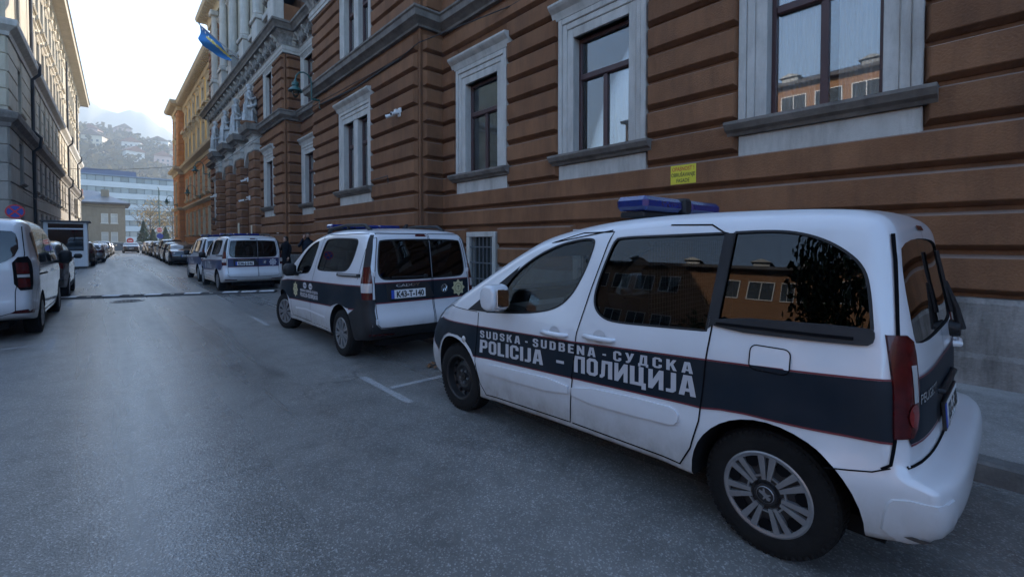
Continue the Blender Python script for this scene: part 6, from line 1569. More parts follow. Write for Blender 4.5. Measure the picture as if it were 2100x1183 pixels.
        C.skin('sill_trim', d, [(3.15, .30), (3.15, .255), (1.25, .275), (1.25, .315)], PWHITE, .012, solid=.015, step=.2)
    g = C.skin('rear_window', 'B', c_rg, TINT2, -.008, step=.1); C.skin('windscreen', 'F', wsp, CGLASS, -.008, step=.15)
    C.line('window_seal', 'B', c_rg, .02, CBLK, .002, closed=True, step=.08)
    dl = [(-.74, .52), (-.70, .475), (.10, .46), (.10, 1.72), (-.66, 1.72), (-.70, 1.5), (-.75, 1.1)]; dr = [(.12, .46), (.70, .475), (.74, .52), (.75, 1.1), (.70, 1.5), (.66, 1.72), (.12, 1.72)]
    h1, h2 = [p for p in grow(c_rg, .012)], None
    a_ = C.skin('rear_door', 'B', dl, PWHITE, .002, holes=[], step=.09) if False else None
    for pl in (dl, dr): C.line('door_gap', 'B', pl, .009, SEAM, .0068, closed=True, step=.07)
    C.line('door_gap', 'B', [(.11, 1.63), (.11, 1.10)], .010, mat('seam_light', (.25, .26, .28), .5, world=False), .004)
    C.skin('navy_band', 'B', [(-.745, 1.055), (.745, 1.055), (.75, .80), (-.75, .80)], nav, .0045, step=.08)
    for z in (1.06, .795): C.line('pinstripe', 'B', [(-.745, z), (.745, z)], .016, REDL, .006, step=.1)
    C.skin('plate_panel', 'B', [(-.60, 1.04), (.02, 1.04), (.06, .99), (.13, .83), (-.58, .83)], CBLK, .010, solid=.01)
    c, n = C.hit('B', -.28, .90); plate(C, txt, -.28, .845, c.y - .022, tilt=radians(-6))
    C.text('badge', 'B', 'CADDY', CHROME, -.46, 1.0, .05, .36, bold=.0008, off=.014)
    c, n = C.hit('B', .30, .93)                             # round maker's badge
    q = MB(); q.lathe([(.058, 0), (.058, -.012), (.050, -.012), (.050, 0)], 24, 'y', (.30, c.y - .006, .935), cap=False)
    for a, b in (((-.026, .042), (0, -.002)), ((.026, .042), (0, -.002)), ((-.042, .024), (-.018, -.045)), ((-.018, -.045), (0, .0)), ((0, 0), (.018, -.045)), ((.018, -.045), (.042, .024))): q.tube([(.30 + a[0], c.y - .014, .935 + a[1]), (.30 + b[0], c.y - .014, .935 + b[1])], .004, 5)
    q.build('maker_badge', CHROME, C.t)
    def star(d, a, b, r, off, sx=1.0):
        pts = [(a + sx * cos(pi / 2 + k * pi / 8) * (r if k % 2 == 0 else r * .72), b + sin(pi / 2 + k * pi / 8) * (r if k % 2 == 0 else r * .72)) for k in range(16)]
        o = C.skin('star_badge', d, pts, gold, off, step=.05); C.skin('badge_ring', d, [(a + sx * cos(k * pi / 8) * r * .55, b + sin(k * pi / 8) * r * .55) for k in range(16)], nav if not dark else mat('badge_olive', (.25, .22, .10), .5, world=False), off + .001, step=.05, parent=o)
        C.skin('badge_centre', d, [(a + sx * cos(k * pi / 8) * r * .46, b + sin(k * pi / 8) * r * .46) for k in range(16)], gold, off + .002, step=.05, parent=o)
        C.line('badge_scales', d, [(a - sx * r * .22, b + r * .15), (a + sx * r * .22, b + r * .15)], r * .06, nav, off + .003, parent=o); C.line('badge_scales', d, [(a, b + r * .28), (a, b - r * .25)], r * .06, nav, off + .003, parent=o)
    star('B', .56, .925, .125, .008)
    for d, k in (('L', -1), ('R', 1)):
        star(d, 2.86, .785, .135, .0065)
        x0 = 2.60 if d == 'L' else 1.75
        C.block_text('lettering', d, 'SUDSKA-SUDBENA-СУДСКА', GREYT, x0, .775, .042, .86, slope=.012 * (1 if d == 'L' else -1)); C.block_text('lettering', d, 'POLICIJA-ПОЛИЦИЈА', GREYT, x0, .688, .070, .86, slope=.014 * (1 if d == 'L' else -1))
        for cx in (2.36, 2.08): C.skin('crest', d, [(cx + cos(a) * .088, .885 + sin(a) * .052) for a in [j * pi / 10 for j in range(20)]], GREYT, .0062, step=.05); C.line('crest_line', d, [(cx - .06, .885), (cx + .06, .885)], .012, nav, .0075)
    # rear bumper pieces
    if dark: C.skin('bumper', 'B', [(-.88, .70), (-.86, .76), (-.77, .80), (-.755, .52), (-.70, .465), (.70, .465), (.755, .52), (.77, .80), (.86, .76), (.88, .70), (.90, .45), (.80, .31), (-.80, .31), (-.90, .45)], CBLK, .0085, step=.07)
    else: C.line('bumper_gap', 'B', [(-.88, .44), (.88, .44)], .010, mat('crease_grey', (.40, .41, .43), .5, world=False), .004)
    for sg in (-1, 1):
        C.skin('reflector', 'B', [(sg * .84, .405), (sg * .50, .385), (sg * .50, .36), (sg * .84, .37)], LAMPR, .012); pass
        for z in (1.18, .56):
            c, n = C.hit('B', sg * .752, z); q = MB(); q.box(sg * .752 - .016, sg * .752 + .016, c.y - .03, c.y + .01, z - .035, z + .035, c=.008); q.build('hinge', PWHITE, C.t)
    C.skin('brake_light', 'B', [(-.10, 1.685), (.08, 1.685), (.06, 1.715), (-.08, 1.715)], LAMPR, .010, solid=.01)
    c, n = C.hit('B', -.2, 1.14); q = MB(); q.tube([(-.52, c.y - .02, 1.135), (.0, c.y - .03, 1.125)], .010, 6); q.lathe([(.03, 0), (.03, -.03), (.01, -.035)], 10, 'y', (.0, c.y, 1.125)); q.build('wiper', CBLK, C.t)
    q = MB(); q.box(-.30, .30, 2.06, 2.14, 1.735, 1.80, c=.01); q.box(-.60, .60, 1.98, 2.22, 1.80, 1.825, c=.01); lb = q.build('light_bar', CBLK, C.t)
    for x0, x1 in ((-.62, -.22), (-.215, .215), (.22, .62)): q = MB(); q.box(x0, x1, 1.98, 2.22, 1.827, 1.895, c=.02); q.build('beacon', BLUEL, lb)
    q = MB(); q.prism([(.62, 1.79), (.78, 1.79), (.64, 1.87), (.60, 1.87)], -.012, .012, 'x'); q.build('roof_antenna', CBLK, C.t)
    q = MB(); q.prism([(2.60, .66), (2.66, .98), (2.85, 1.07), (3.15, 1.05), (3.15, .66)], -.69, .69, 'x'); q.build('dashboard', MATS['dash_grey'], C.t)
    for x_ in (-.36, .36):
        q = MB(); q.prism([(1.70, .66), (2.2, .66), (2.22, .76), (1.92, .74), (1.78, 1.24), (1.66, 1.24), (1.74, .74)], x_ - .23, x_ + .23, 'x'); q.box(x_ - .13, x_ + .13, 1.64, 1.74, 1.27, 1.46, c=.03); q.build('seat', MATS['seat_grey'], C.t)
    q = MB(); q.prism([(.75, .66), (1.2, .66), (.95, .8), (.82, 1.25), (.72, 1.25)], -.62, .62, 'x'); q.build('rear_bench', MATS['seat_grey'], C.t)
    for s2 in (-1, 1): C.wheel(.84, s2 * .815, .330, .205, 'spoke'); C.wheel(3.58, s2 * .815, .330, .205, 'spoke', steer=steer)
    q = MB(); q.box(-.62, .62, .25, 4.1, .19, .29); q.build('underbody', CABIN, C.t)
    return C
caddy('police_van', 'white police van with dark plastic bumper, plate K43-T-140 and gold star badge', 3.375, 5.55, 0, 'K43-T-140', True, steer=radians(14))
caddy('police_van', 'white police van with white bumper and silver star badge, plate E36-J-546', 3.62, 16.72, radians(.6), 'E36-J-546', False)
caddy('police_van', 'white police van mostly hidden ahead of the one with plate E36-J-546', 3.66, 21.25, radians(.6), 'E36-J-547', False)

# ------------------------------------------------------------------ other parked cars
KINDS = {
 'sedan': dict(L=4.7, H=1.46, W=.90, wb=(1.02, 3.75), prof=[(.12, .30, .05), (.02, .42, .08), (.0, .60, .09), (.05, .82, .10), (.12, .96, .10), (.55, 1.04, .10), (.8, 1.10, .10), (1.25, 1.34, .11), (1.6, 1.43, .12), (2.1, 1.46, .12), (2.6, 1.41, .12), (3.0, 1.25, .11), (3.4, 1.03, .12), (3.9, .94, .16), (4.4, .80, .16), (4.65, .62, .12), (4.7, .45, .08), (4.6, .25, .05), (3.5, .2, .03), (1.2, .22, .03)],
   win=[[(3.18, 1.02), (2.7, 1.32), (2.3, 1.38), (1.75, 1.37), (1.35, 1.24), (1.12, 1.06), (1.3, 1.0), (2.2, .98)]], rg=[(-.56, 1.34), (.56, 1.34), (.66, 1.12), (-.66, 1.12)], lamp=(.72, .93, .58), belt=.98, ws=(1.06, 1.38)),
 'suv': dict(L=4.5, H=1.66, W=.92, wb=(.86, 3.55), prof=[(.14, .34, .05), (.02, .45, .08), (.0, .62, .09), (.05, .86, .10), (.10, 1.04, .10), (.30, 1.38, .11), (.42, 1.56, .11), (.8, 1.63, .12), (1.6, 1.66, .12), (2.2, 1.62, .12), (2.6, 1.48, .11), (3.0, 1.27, .11), (3.3, 1.12, .13), (3.8, 1.04, .17), (4.2, .92, .16), (4.45, .72, .12), (4.5, .5, .08), (4.4, .3, .05), (3.4, .25, .03), (1.0, .27, .03)],
   win=[[(3.08, 1.10), (2.65, 1.40), (2.3, 1.52), (1.6, 1.56), (.9, 1.53), (.55, 1.42), (.62, 1.2), (.8, 1.12), (2.0, 1.07)]], rg=[(-.56, 1.52), (.56, 1.52), (.64, 1.14), (-.64, 1.14)], lamp=(.86, 1.08, .50), belt=1.05, ws=(1.16, 1.56)),
 'hatch': dict(L=4.15, H=1.47, W=.88, wb=(.76, 3.32), prof=[(.12, .30, .05), (.02, .42, .08), (.0, .60, .09), (.05, .84, .10), (.12, 1.0, .10), (.40, 1.30, .11), (.6, 1.41, .11), (1.1, 1.46, .12), (1.7, 1.47, .12), (2.2, 1.40, .12), (2.65, 1.20, .11), (3.0, 1.02, .12), (3.5, .93, .16), (3.9, .80, .15), (4.1, .62, .12), (4.15, .45, .08), (4.05, .25, .05), (3.2, .2, .03), (1.0, .22, .03)],
   win=[[(2.82, 1.02), (2.4, 1.29), (2.05, 1.37), (1.4, 1.39), (.85, 1.35), (.62, 1.24), (.75, 1.04), (1.8, .98)]], rg=[(-.52, 1.36), (.52, 1.36), (.60, 1.06), (-.60, 1.06)], lamp=(.74, .98, .52), belt=.98, ws=(1.06, 1.38)),
 'wagon': dict(L=4.6, H=1.48, W=.90, wb=(.98, 3.62), prof=[(.12, .30, .05), (.02, .42, .08), (.0, .60, .09), (.05, .84, .10), (.12, 1.0, .10), (.42, 1.32, .11), (.62, 1.43, .11), (1.2, 1.48, .12), (2.0, 1.48, .12), (2.5, 1.41, .12), (2.95, 1.22, .11), (3.3, 1.03, .12), (3.85, .93, .16), (4.3, .80, .15), (4.55, .62, .12), (4.6, .45, .08), (4.5, .25, .05), (3.5, .2, .03), (1.2, .22, .03)],
   win=[[(3.12, 1.02), (2.7, 1.30), (2.35, 1.38), (1.5, 1.41), (.85, 1.37), (.62, 1.25), (.75, 1.04), (2.0, .98)]], rg=[(-.54, 1.37), (.54, 1.37), (.62, 1.06), (-.62, 1.06)], lamp=(.74, .98, .46), belt=.98, ws=(1.06, 1.38)),
}
GREYP = MB
def parked(kind, name, label, x, y, rz, col, txt='A12-K-345', plast=None, far=False, rail=False, twin=False, metal=.3, group='cars parked further along the street', sc=1.0, hscale=1.0):
    K_ = KINDS[kind]; pm = paint('paint_' + '_'.join('%02d' % int(c * 99) for c in col), col, rough=.25, coat=.9, dirt=.35, metal=metal)
    W_ = K_['W']; belt = K_['belt']; prof = [(s, z * (1 if z < .5 else hscale), r) for s, z, r in K_['prof']]
    def wf(s, z):
        w = W_ - .03 * smst(.5, .2, z)
        if z > belt: w -= (z - belt) * .32
        return w - .16 * smst(K_['L'] - 1.0, K_['L'], s) ** 1.6 - .08 * smst(.7, 0, s)
    def sh(x_, s, z):
        u = abs(x_) / W_; return (x_, s - .3 * u ** 3 * smst(K_['L'] - 1.0, K_['L'], s) + .12 * u ** 3 * smst(.9, .0, s), z)
    C = Car(name, label, 'car', (x, y, 0), rz, group, prof, wf, sh, pm, step=.07 if far else .05, grid=.13, K=4, M=8)
    C.arches(K_['wb'], .35 if kind != 'suv' else .385, .30, z=.31 if kind != 'suv' else .345); C.finish()
    gl = mat('parked_glass', (.012, .014, .016), .04, spec=.7, world=False)
    hs_ = lambda z: z * hscale if z >= .5 else z
    for d in 'LR':
        for wp in K_['win']:
            wp2 = smooth_poly([(s, hs_(z)) for s, z in wp], 2); C.skin('side_glass', d, wp2, gl, .004, step=.14); C.line('window_trim', d, wp2, .02, CHROME if rail else CBLK, .006, closed=True, step=.15)
            mid = sum(s for s, z in wp) / len(wp); C.line('pillar', d, [(mid, hs_(belt) + .03), (mid - .06, hs_(max(z for s, z in wp)) - .01)], .07, CBLK, .007)
        C.line('door_gap', d, [(K_['wb'][1] - .55, hs_(belt)), (K_['wb'][1] - .5, .35)], .01, SEAM, .004); C.line('door_gap', d, [(mid, hs_(belt)), (mid + .02, .33)], .01, SEAM, .004); C.line('door_gap', d, [(K_['wb'][0] + .2, hs_(belt)), (K_['wb'][0] + .42, .5), (K_['wb'][0] + .45, .33)], .01, SEAM, .004)
        sg = -1 if d == 'L' else 1; ms = K_['win'][0][0][0] - .16; c, n = C.hit(d, ms, hs_(belt) + .08); q = MB(); xx = sorted((c.x + sg * .04, c.x + sg * .24)); q.box(xx[0], xx[1], ms - .06, ms + .08, hs_(belt) + .02, hs_(belt) + .17, c=.04); q.tube([(c.x - sg * .04, ms, hs_(belt) + .04), (c.x + sg * .08, ms, hs_(belt) + .06)], .025, 6); q.build('mirror', pm if not plast else CBLK, C.t, smooth=True, angle=50)
        if plast: C.skin('sill_cladding', d, [(K_['wb'][1] - .42, .28), (K_['wb'][1] - .42, .42), (K_['wb'][0] + .42, .42), (K_['wb'][0] + .42, .28)], CBLK, .008)
        if rail: q = MB(); q.tube([(sg * .58, .8, K_['H'] * hscale - .04), (sg * .58, 1.0, K_['H'] * hscale + .03), (sg * .58, 2.0, K_['H'] * hscale + .03), (sg * .58, 2.2, K_['H'] * hscale - .04)], .02, 6); q.build('roof_rail', CHROME, C.t)
        z0, z1, x0 = K_['lamp']; C.skin('tail_lamp', d, [(.10, hs_(z1)), (.34, hs_(z1) - .02), (.30, hs_(z0) + .04), (.06, hs_(z0))], LAMPR, .008, step=.08)
        C.skin('headlamp', d, [(K_['L'] - .55, .80), (K_['L'] - .3, .80), (K_['L'] - .2, .68), (K_['L'] - .4, .68)], HEADL, .008, step=.08)
    z0, z1, x0 = K_['lamp']
    for sg in (-1, 1):
        lp_ = C.skin('tail_lamp', 'B', [(sg * x0, hs_(z0) + .02), (sg * (W_ - .1), hs_(z0)), (sg * (W_ - .12), hs_(z1)), (sg * x0, hs_(z1) - .02)], LAMPR, .008, step=.08)
        if twin:
            for k in (0, 1): C.skin('lamp_ring', 'B', [(sg * (x0 + .06 + k * .13) + cos(a) * .05, hs_(z0) + .10 + sin(a) * .05) for a in [j * pi / 6 for j in range(12)]], LAMPW, .011, step=.05, parent=lp_)
    C.skin('rear_glass', 'B', smooth_poly([(a, hs_(b)) for a, b in K_['rg']], 1), gl, .005, step=.14)
    C.skin('front_glass', 'F', smooth_poly([(-.58, hs_(K_['ws'][1])), (.58, hs_(K_['ws'][1])), (.70, hs_(K_['ws'][0])), (-.70, hs_(K_['ws'][0]))], 1), gl, .005, step=.16)
    zp = .80 if kind != 'sedan' else .58; c, n = C.hit('B', 0, zp + .05); plate(C, txt, 0, zp, c.y - .016)
    if plast: C.skin('bumper', 'B', [(-.80, .52), (.80, .52), (.74, .32), (-.74, .32)], CBLK, .007, step=.12)
    else: C.line('bumper_gap', 'B', [(-.78, .52), (.78, .52)], .012, SEAM, .004)
    C.line('boot_gap', 'B', [(-.72, hs_(z1) + .03), (-.70, .56), (.70, .56), (.72, hs_(z1) + .03)], .010, SEAM, .004)
    rw_ = .325 if kind != 'suv' else .355
    for s2 in (-1, 1): C.wheel(K_['wb'][0], s2 * (W_ - .11), rw_, .21, 'far'); C.wheel(K_['wb'][1], s2 * (W_ - .11), rw_, .21, 'far')
    q = MB(); q.box(-.6, .6, .3, K_['L'] - .4, .17, .3); q.build('underbody', CABIN, C.t)
    return C
parked('sedan', 'parked_sedan', 'black saloon with round twin tail lamps parked ahead of the police vans', 4.0, 37.6, radians(-1), (.006, .008, .016), twin=True)
parked('wagon', 'parked_wagon', 'dark estate car with roof rails just ahead of the black saloon', 4.15, 43.4, 0, (.02, .02, .024), rail=True, hscale=1.06)
parked('suv', 'parked_suv', 'tall black off-roader with upright tail, second past the saloon', 4.3, 49.4, 0, (.01, .012, .02), hscale=1.1, plast=True)
parked('hatch', 'parked_hatchback', 'dark hatchback ahead of the tall black off-roader', 4.35, 55.6, 0, (.04, .04, .045), far=True)
parked('suv', 'parked_suv', 'dark grey crossover fourth past the saloon', 4.4, 61.2, 0, (.06, .06, .065), far=True, plast=True)
parked('hatch', 'parked_hatchback', 'beige car in the sun near the street end, first pale one on the right', 4.4, 68.0, 0, (.42, .38, .32), far=True)
parked('suv', 'parked_suv', 'pale crossover in the sun, farthest on the right kerb', 4.4, 74.5, 0, (.55, .53, .50), far=True)
parked('sedan', 'moving_car', 'dark saloon driving away in the middle of the far street', 2.55, 81.5, 0, (.012, .012, .014), far=True, group=None, txt='M71-J-208')
parked('suv', 'parked_suv', 'dark grey crossover parked ahead of the white people carrier on the left', -1.72, 17.3, 0, (.035, .036, .04), plast=True, txt='O83-E-516')
parked('suv', 'parked_suv', 'brown crossover peeking out behind the white kiosk', -1.50, 39.5, radians(-1.2), (.09, .07, .06), rail=True, txt='K05-A-771')
parked('wagon', 'parked_wagon', 'silver estate car parked past the brown crossover on the left', -1.02, 46.2, radians(-1.5), (.42, .43, .45), rail=True, txt='T39-M-620', metal=.6)
parked('hatch', 'parked_hatchback', 'grey hatchback just past the silver estate on the left', -.92, 53.2, radians(-1.5), (.30, .31, .33), far=True)
parked('wagon', 'parked_wagon', 'white car with red tail lamps far along the left kerb', -.75, 60.5, radians(-2), (.62, .62, .62), far=True)
parked('suv', 'parked_suv', 'dark crossover far along the left kerb', -.50, 67.5, radians(-2), (.03, .03, .03), far=True)
parked('hatch', 'parked_hatchback', 'pale hatchback at the far end of the left kerb', -.2, 75.0, radians(-2), (.55, .53, .5), far=True)

# ------------------------------------------------------------------ white people carrier on the left
def l_w(s, z):
    w = .985 - .03 * smst(.5, .2, z)
    if z > 1.15: w -= (z - 1.15) * .145 + .10 * max(0, z - 1.65) ** 2
    return w - .16 * smst(4.2, 5.0, s) ** 1.6 - .05 * smst(.8, .0, s)
def l_shift(x, s, z):
    u = abs(x) / .98; return (x, s - .3 * u ** 3 * smst(4.1, 5.0, s) + .09 * u ** 3 * smst(.8, .05, s), z)
lprof = [(.15, .34, .06), (.03, .40, .09), (.0, .54, .10), (.03, .70, .10), (.05, .95, .11), (.08, 1.2, .12), (.13, 1.5, .12), (.20, 1.80, .12), (.27, 1.90, .12), (.45, 1.96, .14), (.9, 1.98, .15), (1.8, 1.98, .15), (2.5, 1.95, .15), (2.95, 1.86, .14), (3.3, 1.70, .13), (3.75, 1.42, .12), (4.05, 1.25, .14), (4.3, 1.17, .18), (4.65, 1.06, .20), (4.88, .90, .17), (4.98, .70, .12), (5.0, .45, .08), (4.95, .28, .05), (4.8, .23, .04), (4.0, .22, .03), (1.5, .25, .03), (.5, .28, .03)]
lprof = [(s_, z * 1.03, r_) for s_, z, r_ in lprof]
LWH = paint('van_white', (.60, .62, .65), rough=.22, coat=1.0, dirt=.25)
LV = Car('people_carrier', 'white people carrier parked at the left edge with angular tail lamps', 'van', (-1.87, 10.72, 0), radians(-.8), None, lprof, l_w, l_shift, LWH, step=.045, grid=.08, K=7, M=14)
LV.arches((1.0, 4.1), .41, .34, z=.34); LV.finish()
lgl = mat('carrier_glass', (.010, .012, .014), .03, spec=.75, world=False)
w1 = smooth_poly([(1.90, 1.78), (1.0, 1.79), (.55, 1.77), (.52, 1.72), (.70, 1.35), (.85, 1.27), (1.1, 1.24), (1.86, 1.22)], 1); w2 = smooth_poly([(1.96, 1.78), (2.75, 1.73), (2.85, 1.66), (2.75, 1.22), (1.93, 1.22)], 1); w3 = smooth_poly([(2.95, 1.68), (3.25, 1.54), (3.62, 1.30), (3.58, 1.20), (2.86, 1.20)], 1)
for d in 'LR':
    for wp in (w1, w2, w3): LV.skin('side_glass', d, wp, lgl, .005, step=.1)
    LV.line('door_gap', d, [(1.92, 1.84), (1.88, 1.2), (1.62, .75), (1.50, .33)], .009, SEAM, .004); LV.line('door_gap', d, [(2.90, 1.80), (2.80, 1.2), (2.80, .33)], .009, SEAM, .004); LV.line('door_gap', d, [(3.85, 1.2), (3.75, .9), (3.68, .33)], .009, SEAM, .004)
    LV.line('door_rail', d, [(1.85, 1.02), (.70, 1.05)], .03, SEAM, .004); LV.line('sill_line', d, [(3.6, .33), (1.5, .35)], .012, SEAM, .004)
    h = LV.skin('tail_lamp_housing', d + 'B', [(-.78, 1.37), (-.66, 1.36), (-.60, 1.27), (-.59, .93), (-.64, .82), (-.80, .82), (-.84, .92), (-.84, 1.28)], SEAM, .012, solid=.03, step=.04)
    for z0, z1, m in ((1.09, 1.27, LAMPR), (1.03, 1.075, LAMPW), (.87, 1.01, LAMPR)): LV.skin('lamp_lens', d + 'B', [(-.76, z0), (-.62, z0), (-.62, z1), (-.76, z1)], m, .016, step=.04, parent=h)
    LV.skin('reflector', d, [(.36, .50), (.14, .49), (.10, .44), (.30, .43)], LAMPR, .010, step=.06); LV.line('bumper_gap', d, [(.36, .50), (.45, .74), (.56, .90)], .008, SEAM, .004)
    sg = -1 if d == 'L' else 1; c, n = LV.hit(d, 3.42, 1.24); q = MB(); xx = sorted((c.x + sg * .06, c.x + sg * .27)); q.box(xx[0], xx[1], 3.34, 3.50, 1.13, 1.42, c=.05); q.tube([(c.x - sg * .03, 3.44, 1.18), (c.x + sg * .1, 3.42, 1.18)], .04, 8); q.build('mirror', CBLK, LV.t, smooth=True, angle=50)
    c, n = LV.hit(d, 2.66, 1.04); q = MB(); q.box(c.x - .02, c.x + .02, 2.6, 2.80, 1.02, 1.06, c=.01); q.build('door_handle', LWH, LV.t)
    LV.skin('headlamp', d, smooth_poly([(4.45, .98), (4.7, .98), (4.85, .85), (4.6, .82)], 1), HEADL, .008, step=.06)
lrg = smooth_poly([(-.70, 1.80), (.70, 1.80), (.78, 1.72), (.80, 1.42), (.62, 1.26), (.4, 1.22), (-.4, 1.22), (-.62, 1.26), (-.80, 1.42), (-.78, 1.72)], 1)
LV.skin('rear_glass', 'B', lrg, lgl, .006, step=.1); LV.skin('front_glass', 'F', smooth_poly([(-.66, 1.78), (.66, 1.78), (.80, 1.32), (-.80, 1.32)], 1), lgl, .006, step=.15)
for sg in (-1, 1):
    LV.skin('reflector', 'B', [(sg * .70, .455), (sg * .93, .44), (sg * .90, .51), (sg * .76, .50)], LAMPR, .010, step=.06)
LV.line('boot_gap', 'B', [(-.82, 1.86), (-.86, 1.4), (-.76, .80), (-.76, .48), (-.6, .43), (.6, .43), (.76, .48), (.76, .80), (.86, 1.4), (.82, 1.86)], .010, SEAM, .004)
c, n = LV.hit('B', 0, .85); plate(LV, 'E91-O-472', 0, .80, c.y - .016)
for s2 in (-1, 1): LV.wheel(1.0, s2 * .875, .345, .22, 'spoke'); LV.wheel(4.1, s2 * .875, .345, .22, 'spoke')
q = MB(); q.box(-.65, .65, .3, 4.6, .19, .3); q.build('underbody', CABIN, LV.t)
# ================================================================== PEOPLE
SKIN = mat('skin', (.42, .25, .18), .55, world=False); HAIRB = mat('black_hair', (.010, .009, .009), .5, world=False); HAIRD = mat('dark_brown_hair', (.025, .016, .011), .6, world=False)
COAT = mat('black_coat', (.006, .006, .008), .9, col2=(.010, .010, .013), scale=9, world=False, bump=.3, bscale=50, spec=.12); NAVYJ = mat('navy_jacket', (.007, .011, .018), .7, col2=(.012, .018, .028), scale=9, world=False, spec=.15); TROUS = mat('dark_trousers', (.014, .014, .017), .85, world=False); SHOE = mat('black_shoe', (.01, .01, .01), .45, world=False)
def skinned(name, chains, m, parent, sub=2):
    """continuous surface grown round joints: chains [[(x,y,z,r), ...]] welded where points repeat; the first point is the root"""
    key = {}; V = []; Rr = []; E_ = []
    for ch_ in chains:
        prev = None
        for x, y, z, r in ch_:
            k = (round(x, 3), round(y, 3), round(z, 3))
            if k not in key: key[k] = len(V); V.append((x, y, z)); Rr.append(r)
            i = key[k]
            if prev is not None and prev != i: E_.append((prev, i))
            prev = i
    me = bpy.data.meshes.new('sk'); me.from_pydata(V, E_, []); o = bpy.data.objects.new('sk', me); COL.objects.link(o)
    o.modifiers.new('s', 'SKIN'); md = o.modifiers.new('d', 'SUBSURF'); md.levels = sub; md.render_levels = sub
    for i, sv in enumerate(me.skin_vertices[0].data):
        sv.radius = (Rr[i], Rr[i]) if not isinstance(Rr[i], tuple) else Rr[i]; sv.use_root = (i == 0)
    dg = bpy.context.evaluated_depsgraph_get(); out = bpy.data.meshes.new_from_object(o.evaluated_get(dg)); bpy.data.objects.remove(o); bpy.data.meshes.remove(me)
    out.materials.clear(); out.materials.append(m); out.polygons.foreach_set('use_smooth', [True] * len(out.polygons)); out.name = name
    return obj(name, out, parent)
def loft(name, rings, m, parent, n=28, folds=0.0, seed=0, cap=True):
    """rings (cx, cy, z, rx, ry)"""
    q = MB(); v = []; f = []
    for i, (cx, cy_, z, rx, ry) in enumerate(rings):
        fo = folds * max(0, 1 - i / (len(rings) * .6))
        for k in range(n):
            a = 2 * pi * k / n; r = 1 + fo * (sin(5 * a + seed) + .5 * sin(9 * a + seed * 2)); v.append((cx + cos(a) * rx * r, cy_ + sin(a) * ry * r, z))
    for i in range(len(rings) - 1):
        for k in range(n): a, b = i * n + k, i * n + (k + 1) % n; f.append((a, b, b + n, a + n))
    if cap: f += [tuple(reversed(range(n))), tuple(range((len(rings) - 1) * n, len(rings) * n))]
    q.add(v, f); return q.build(name, m, parent, smooth=True, angle=60)
def head(parent, cx, cy_, cz, turn, hair_m, beard=None, long_hair=False):
    """head facing local -y before the turn; cz = chin height"""
    M_ = Matrix.Translation((cx, cy_, cz)) @ Matrix.Rotation(turn, 4, 'Z'); q = MB(); n = 20; H = .225
    prof = [(.0, .035, .03, -.028), (.02, .050, .052, -.022), (.05, .058, .070, -.010), (.085, .066, .080, 0), (.12, .071, .088, .004), (.155, .071, .090, .008), (.19, .060, .078, .012), (.212, .038, .05, .014), (.225, .008, .01, .014)]
    v = []; f = []
    for z, rx, ry, oy in prof:
        for k in range(n): a = 2 * pi * k / n; v.append((cos(a) * rx, sin(a) * ry + oy, z))
    for i in range(len(prof) - 1):
        for k in range(n): a, b = i * n + k, i * n + (k + 1) % n; f.append((a, b, b + n, a + n))
    f.append(tuple(reversed(range(n)))); q.add(v, f)
    q.add([(-.012, -.082, .075), (.012, -.082, .075), (0, -.108, .08), (0, -.088, .122), (0, -.088, .068)], [(0, 4, 2), (4, 1, 2), (1, 3, 2), (3, 0, 2)])
    for sg in (-1, 1): q.lathe([(.005, -.006), (.022, -.004), (.024, .004), (.008, .008)], 10, 'x', (sg * .072, .006, .105)); 
    q.lathe([(.05, -.12), (.046, -.03), (.045, .03)], 14, 'z', (0, .018, 0), cap=False)
    o = q.build('head', SKIN, parent, smooth=True, angle=70, mtx=M_)
    e = MB()
    for sg in (-1, 1): e.lathe([(.003, -.0895), (.011, -.086), (.012, -.080)], 8, 'y', (sg * .029, 0, .115)); e.box(sg * .030 - .017, sg * .030 + .017, -.094, -.084, .131, .137)
    e.build('eyes', HAIRB, o); l = MB(); l.box(-.021, .021, -.086, -.078, .046, .053, c=.003); l.build('mouth', mat('lips', (.28, .10, .09), .5, world=False), o)
    h = MB(); v = []; f = []; rows = [(.225, .012, .016, .016), (.218, .05, .062, .016), (.19, .074, .092, .018), (.15, .080, .10, .024), (.12, .080, .098, .03), (.08, .076, .082, .045), (.045, .062, .055, .062)]
    if long_hair: rows += [(-.02, .085, .055, .068), (-.12, .10, .06, .075), (-.25, .095, .055, .085), (-.36, .07, .04, .09), (-.42, .03, .02, .09)]
    for z, rx, ry, oy in rows:
        for k in range(n):
            a = 2 * pi * k / n; y = sin(a) * ry * 1.04 + oy
            if z < .17 and not (z < .03): y = max(y, -.035 - .0 * z)
            v.append((cos(a) * rx * 1.05, y, z + .006))
    for i in range(len(rows) - 1):
        for k in range(n): a, b = i * n + k, i * n + (k + 1) % n; f.append((a, b, b + n, a + n))
    h.add(v, f); h.build('hair', hair_m, o, smooth=True, angle=70)
    if beard:
        b = MB(); v = []; f = []
        for z, rx, ry in ((-.012, .03, .05), (.01, .050, .068), (.035, .060, .080), (.056, .064, .086)):
            for k in range(13): a = -pi + pi * k / 12; v.append((cos(a) * rx * 1.02, sin(a) * ry * 1.05 - .006, z))
        for i in range(3):
            for k in range(12): a = i * 13 + k; f.append((a, a + 1, a + 14, a + 13))
        b.add(v, f); b.build('beard', beard, o, smooth=True, fix=False)
    return o
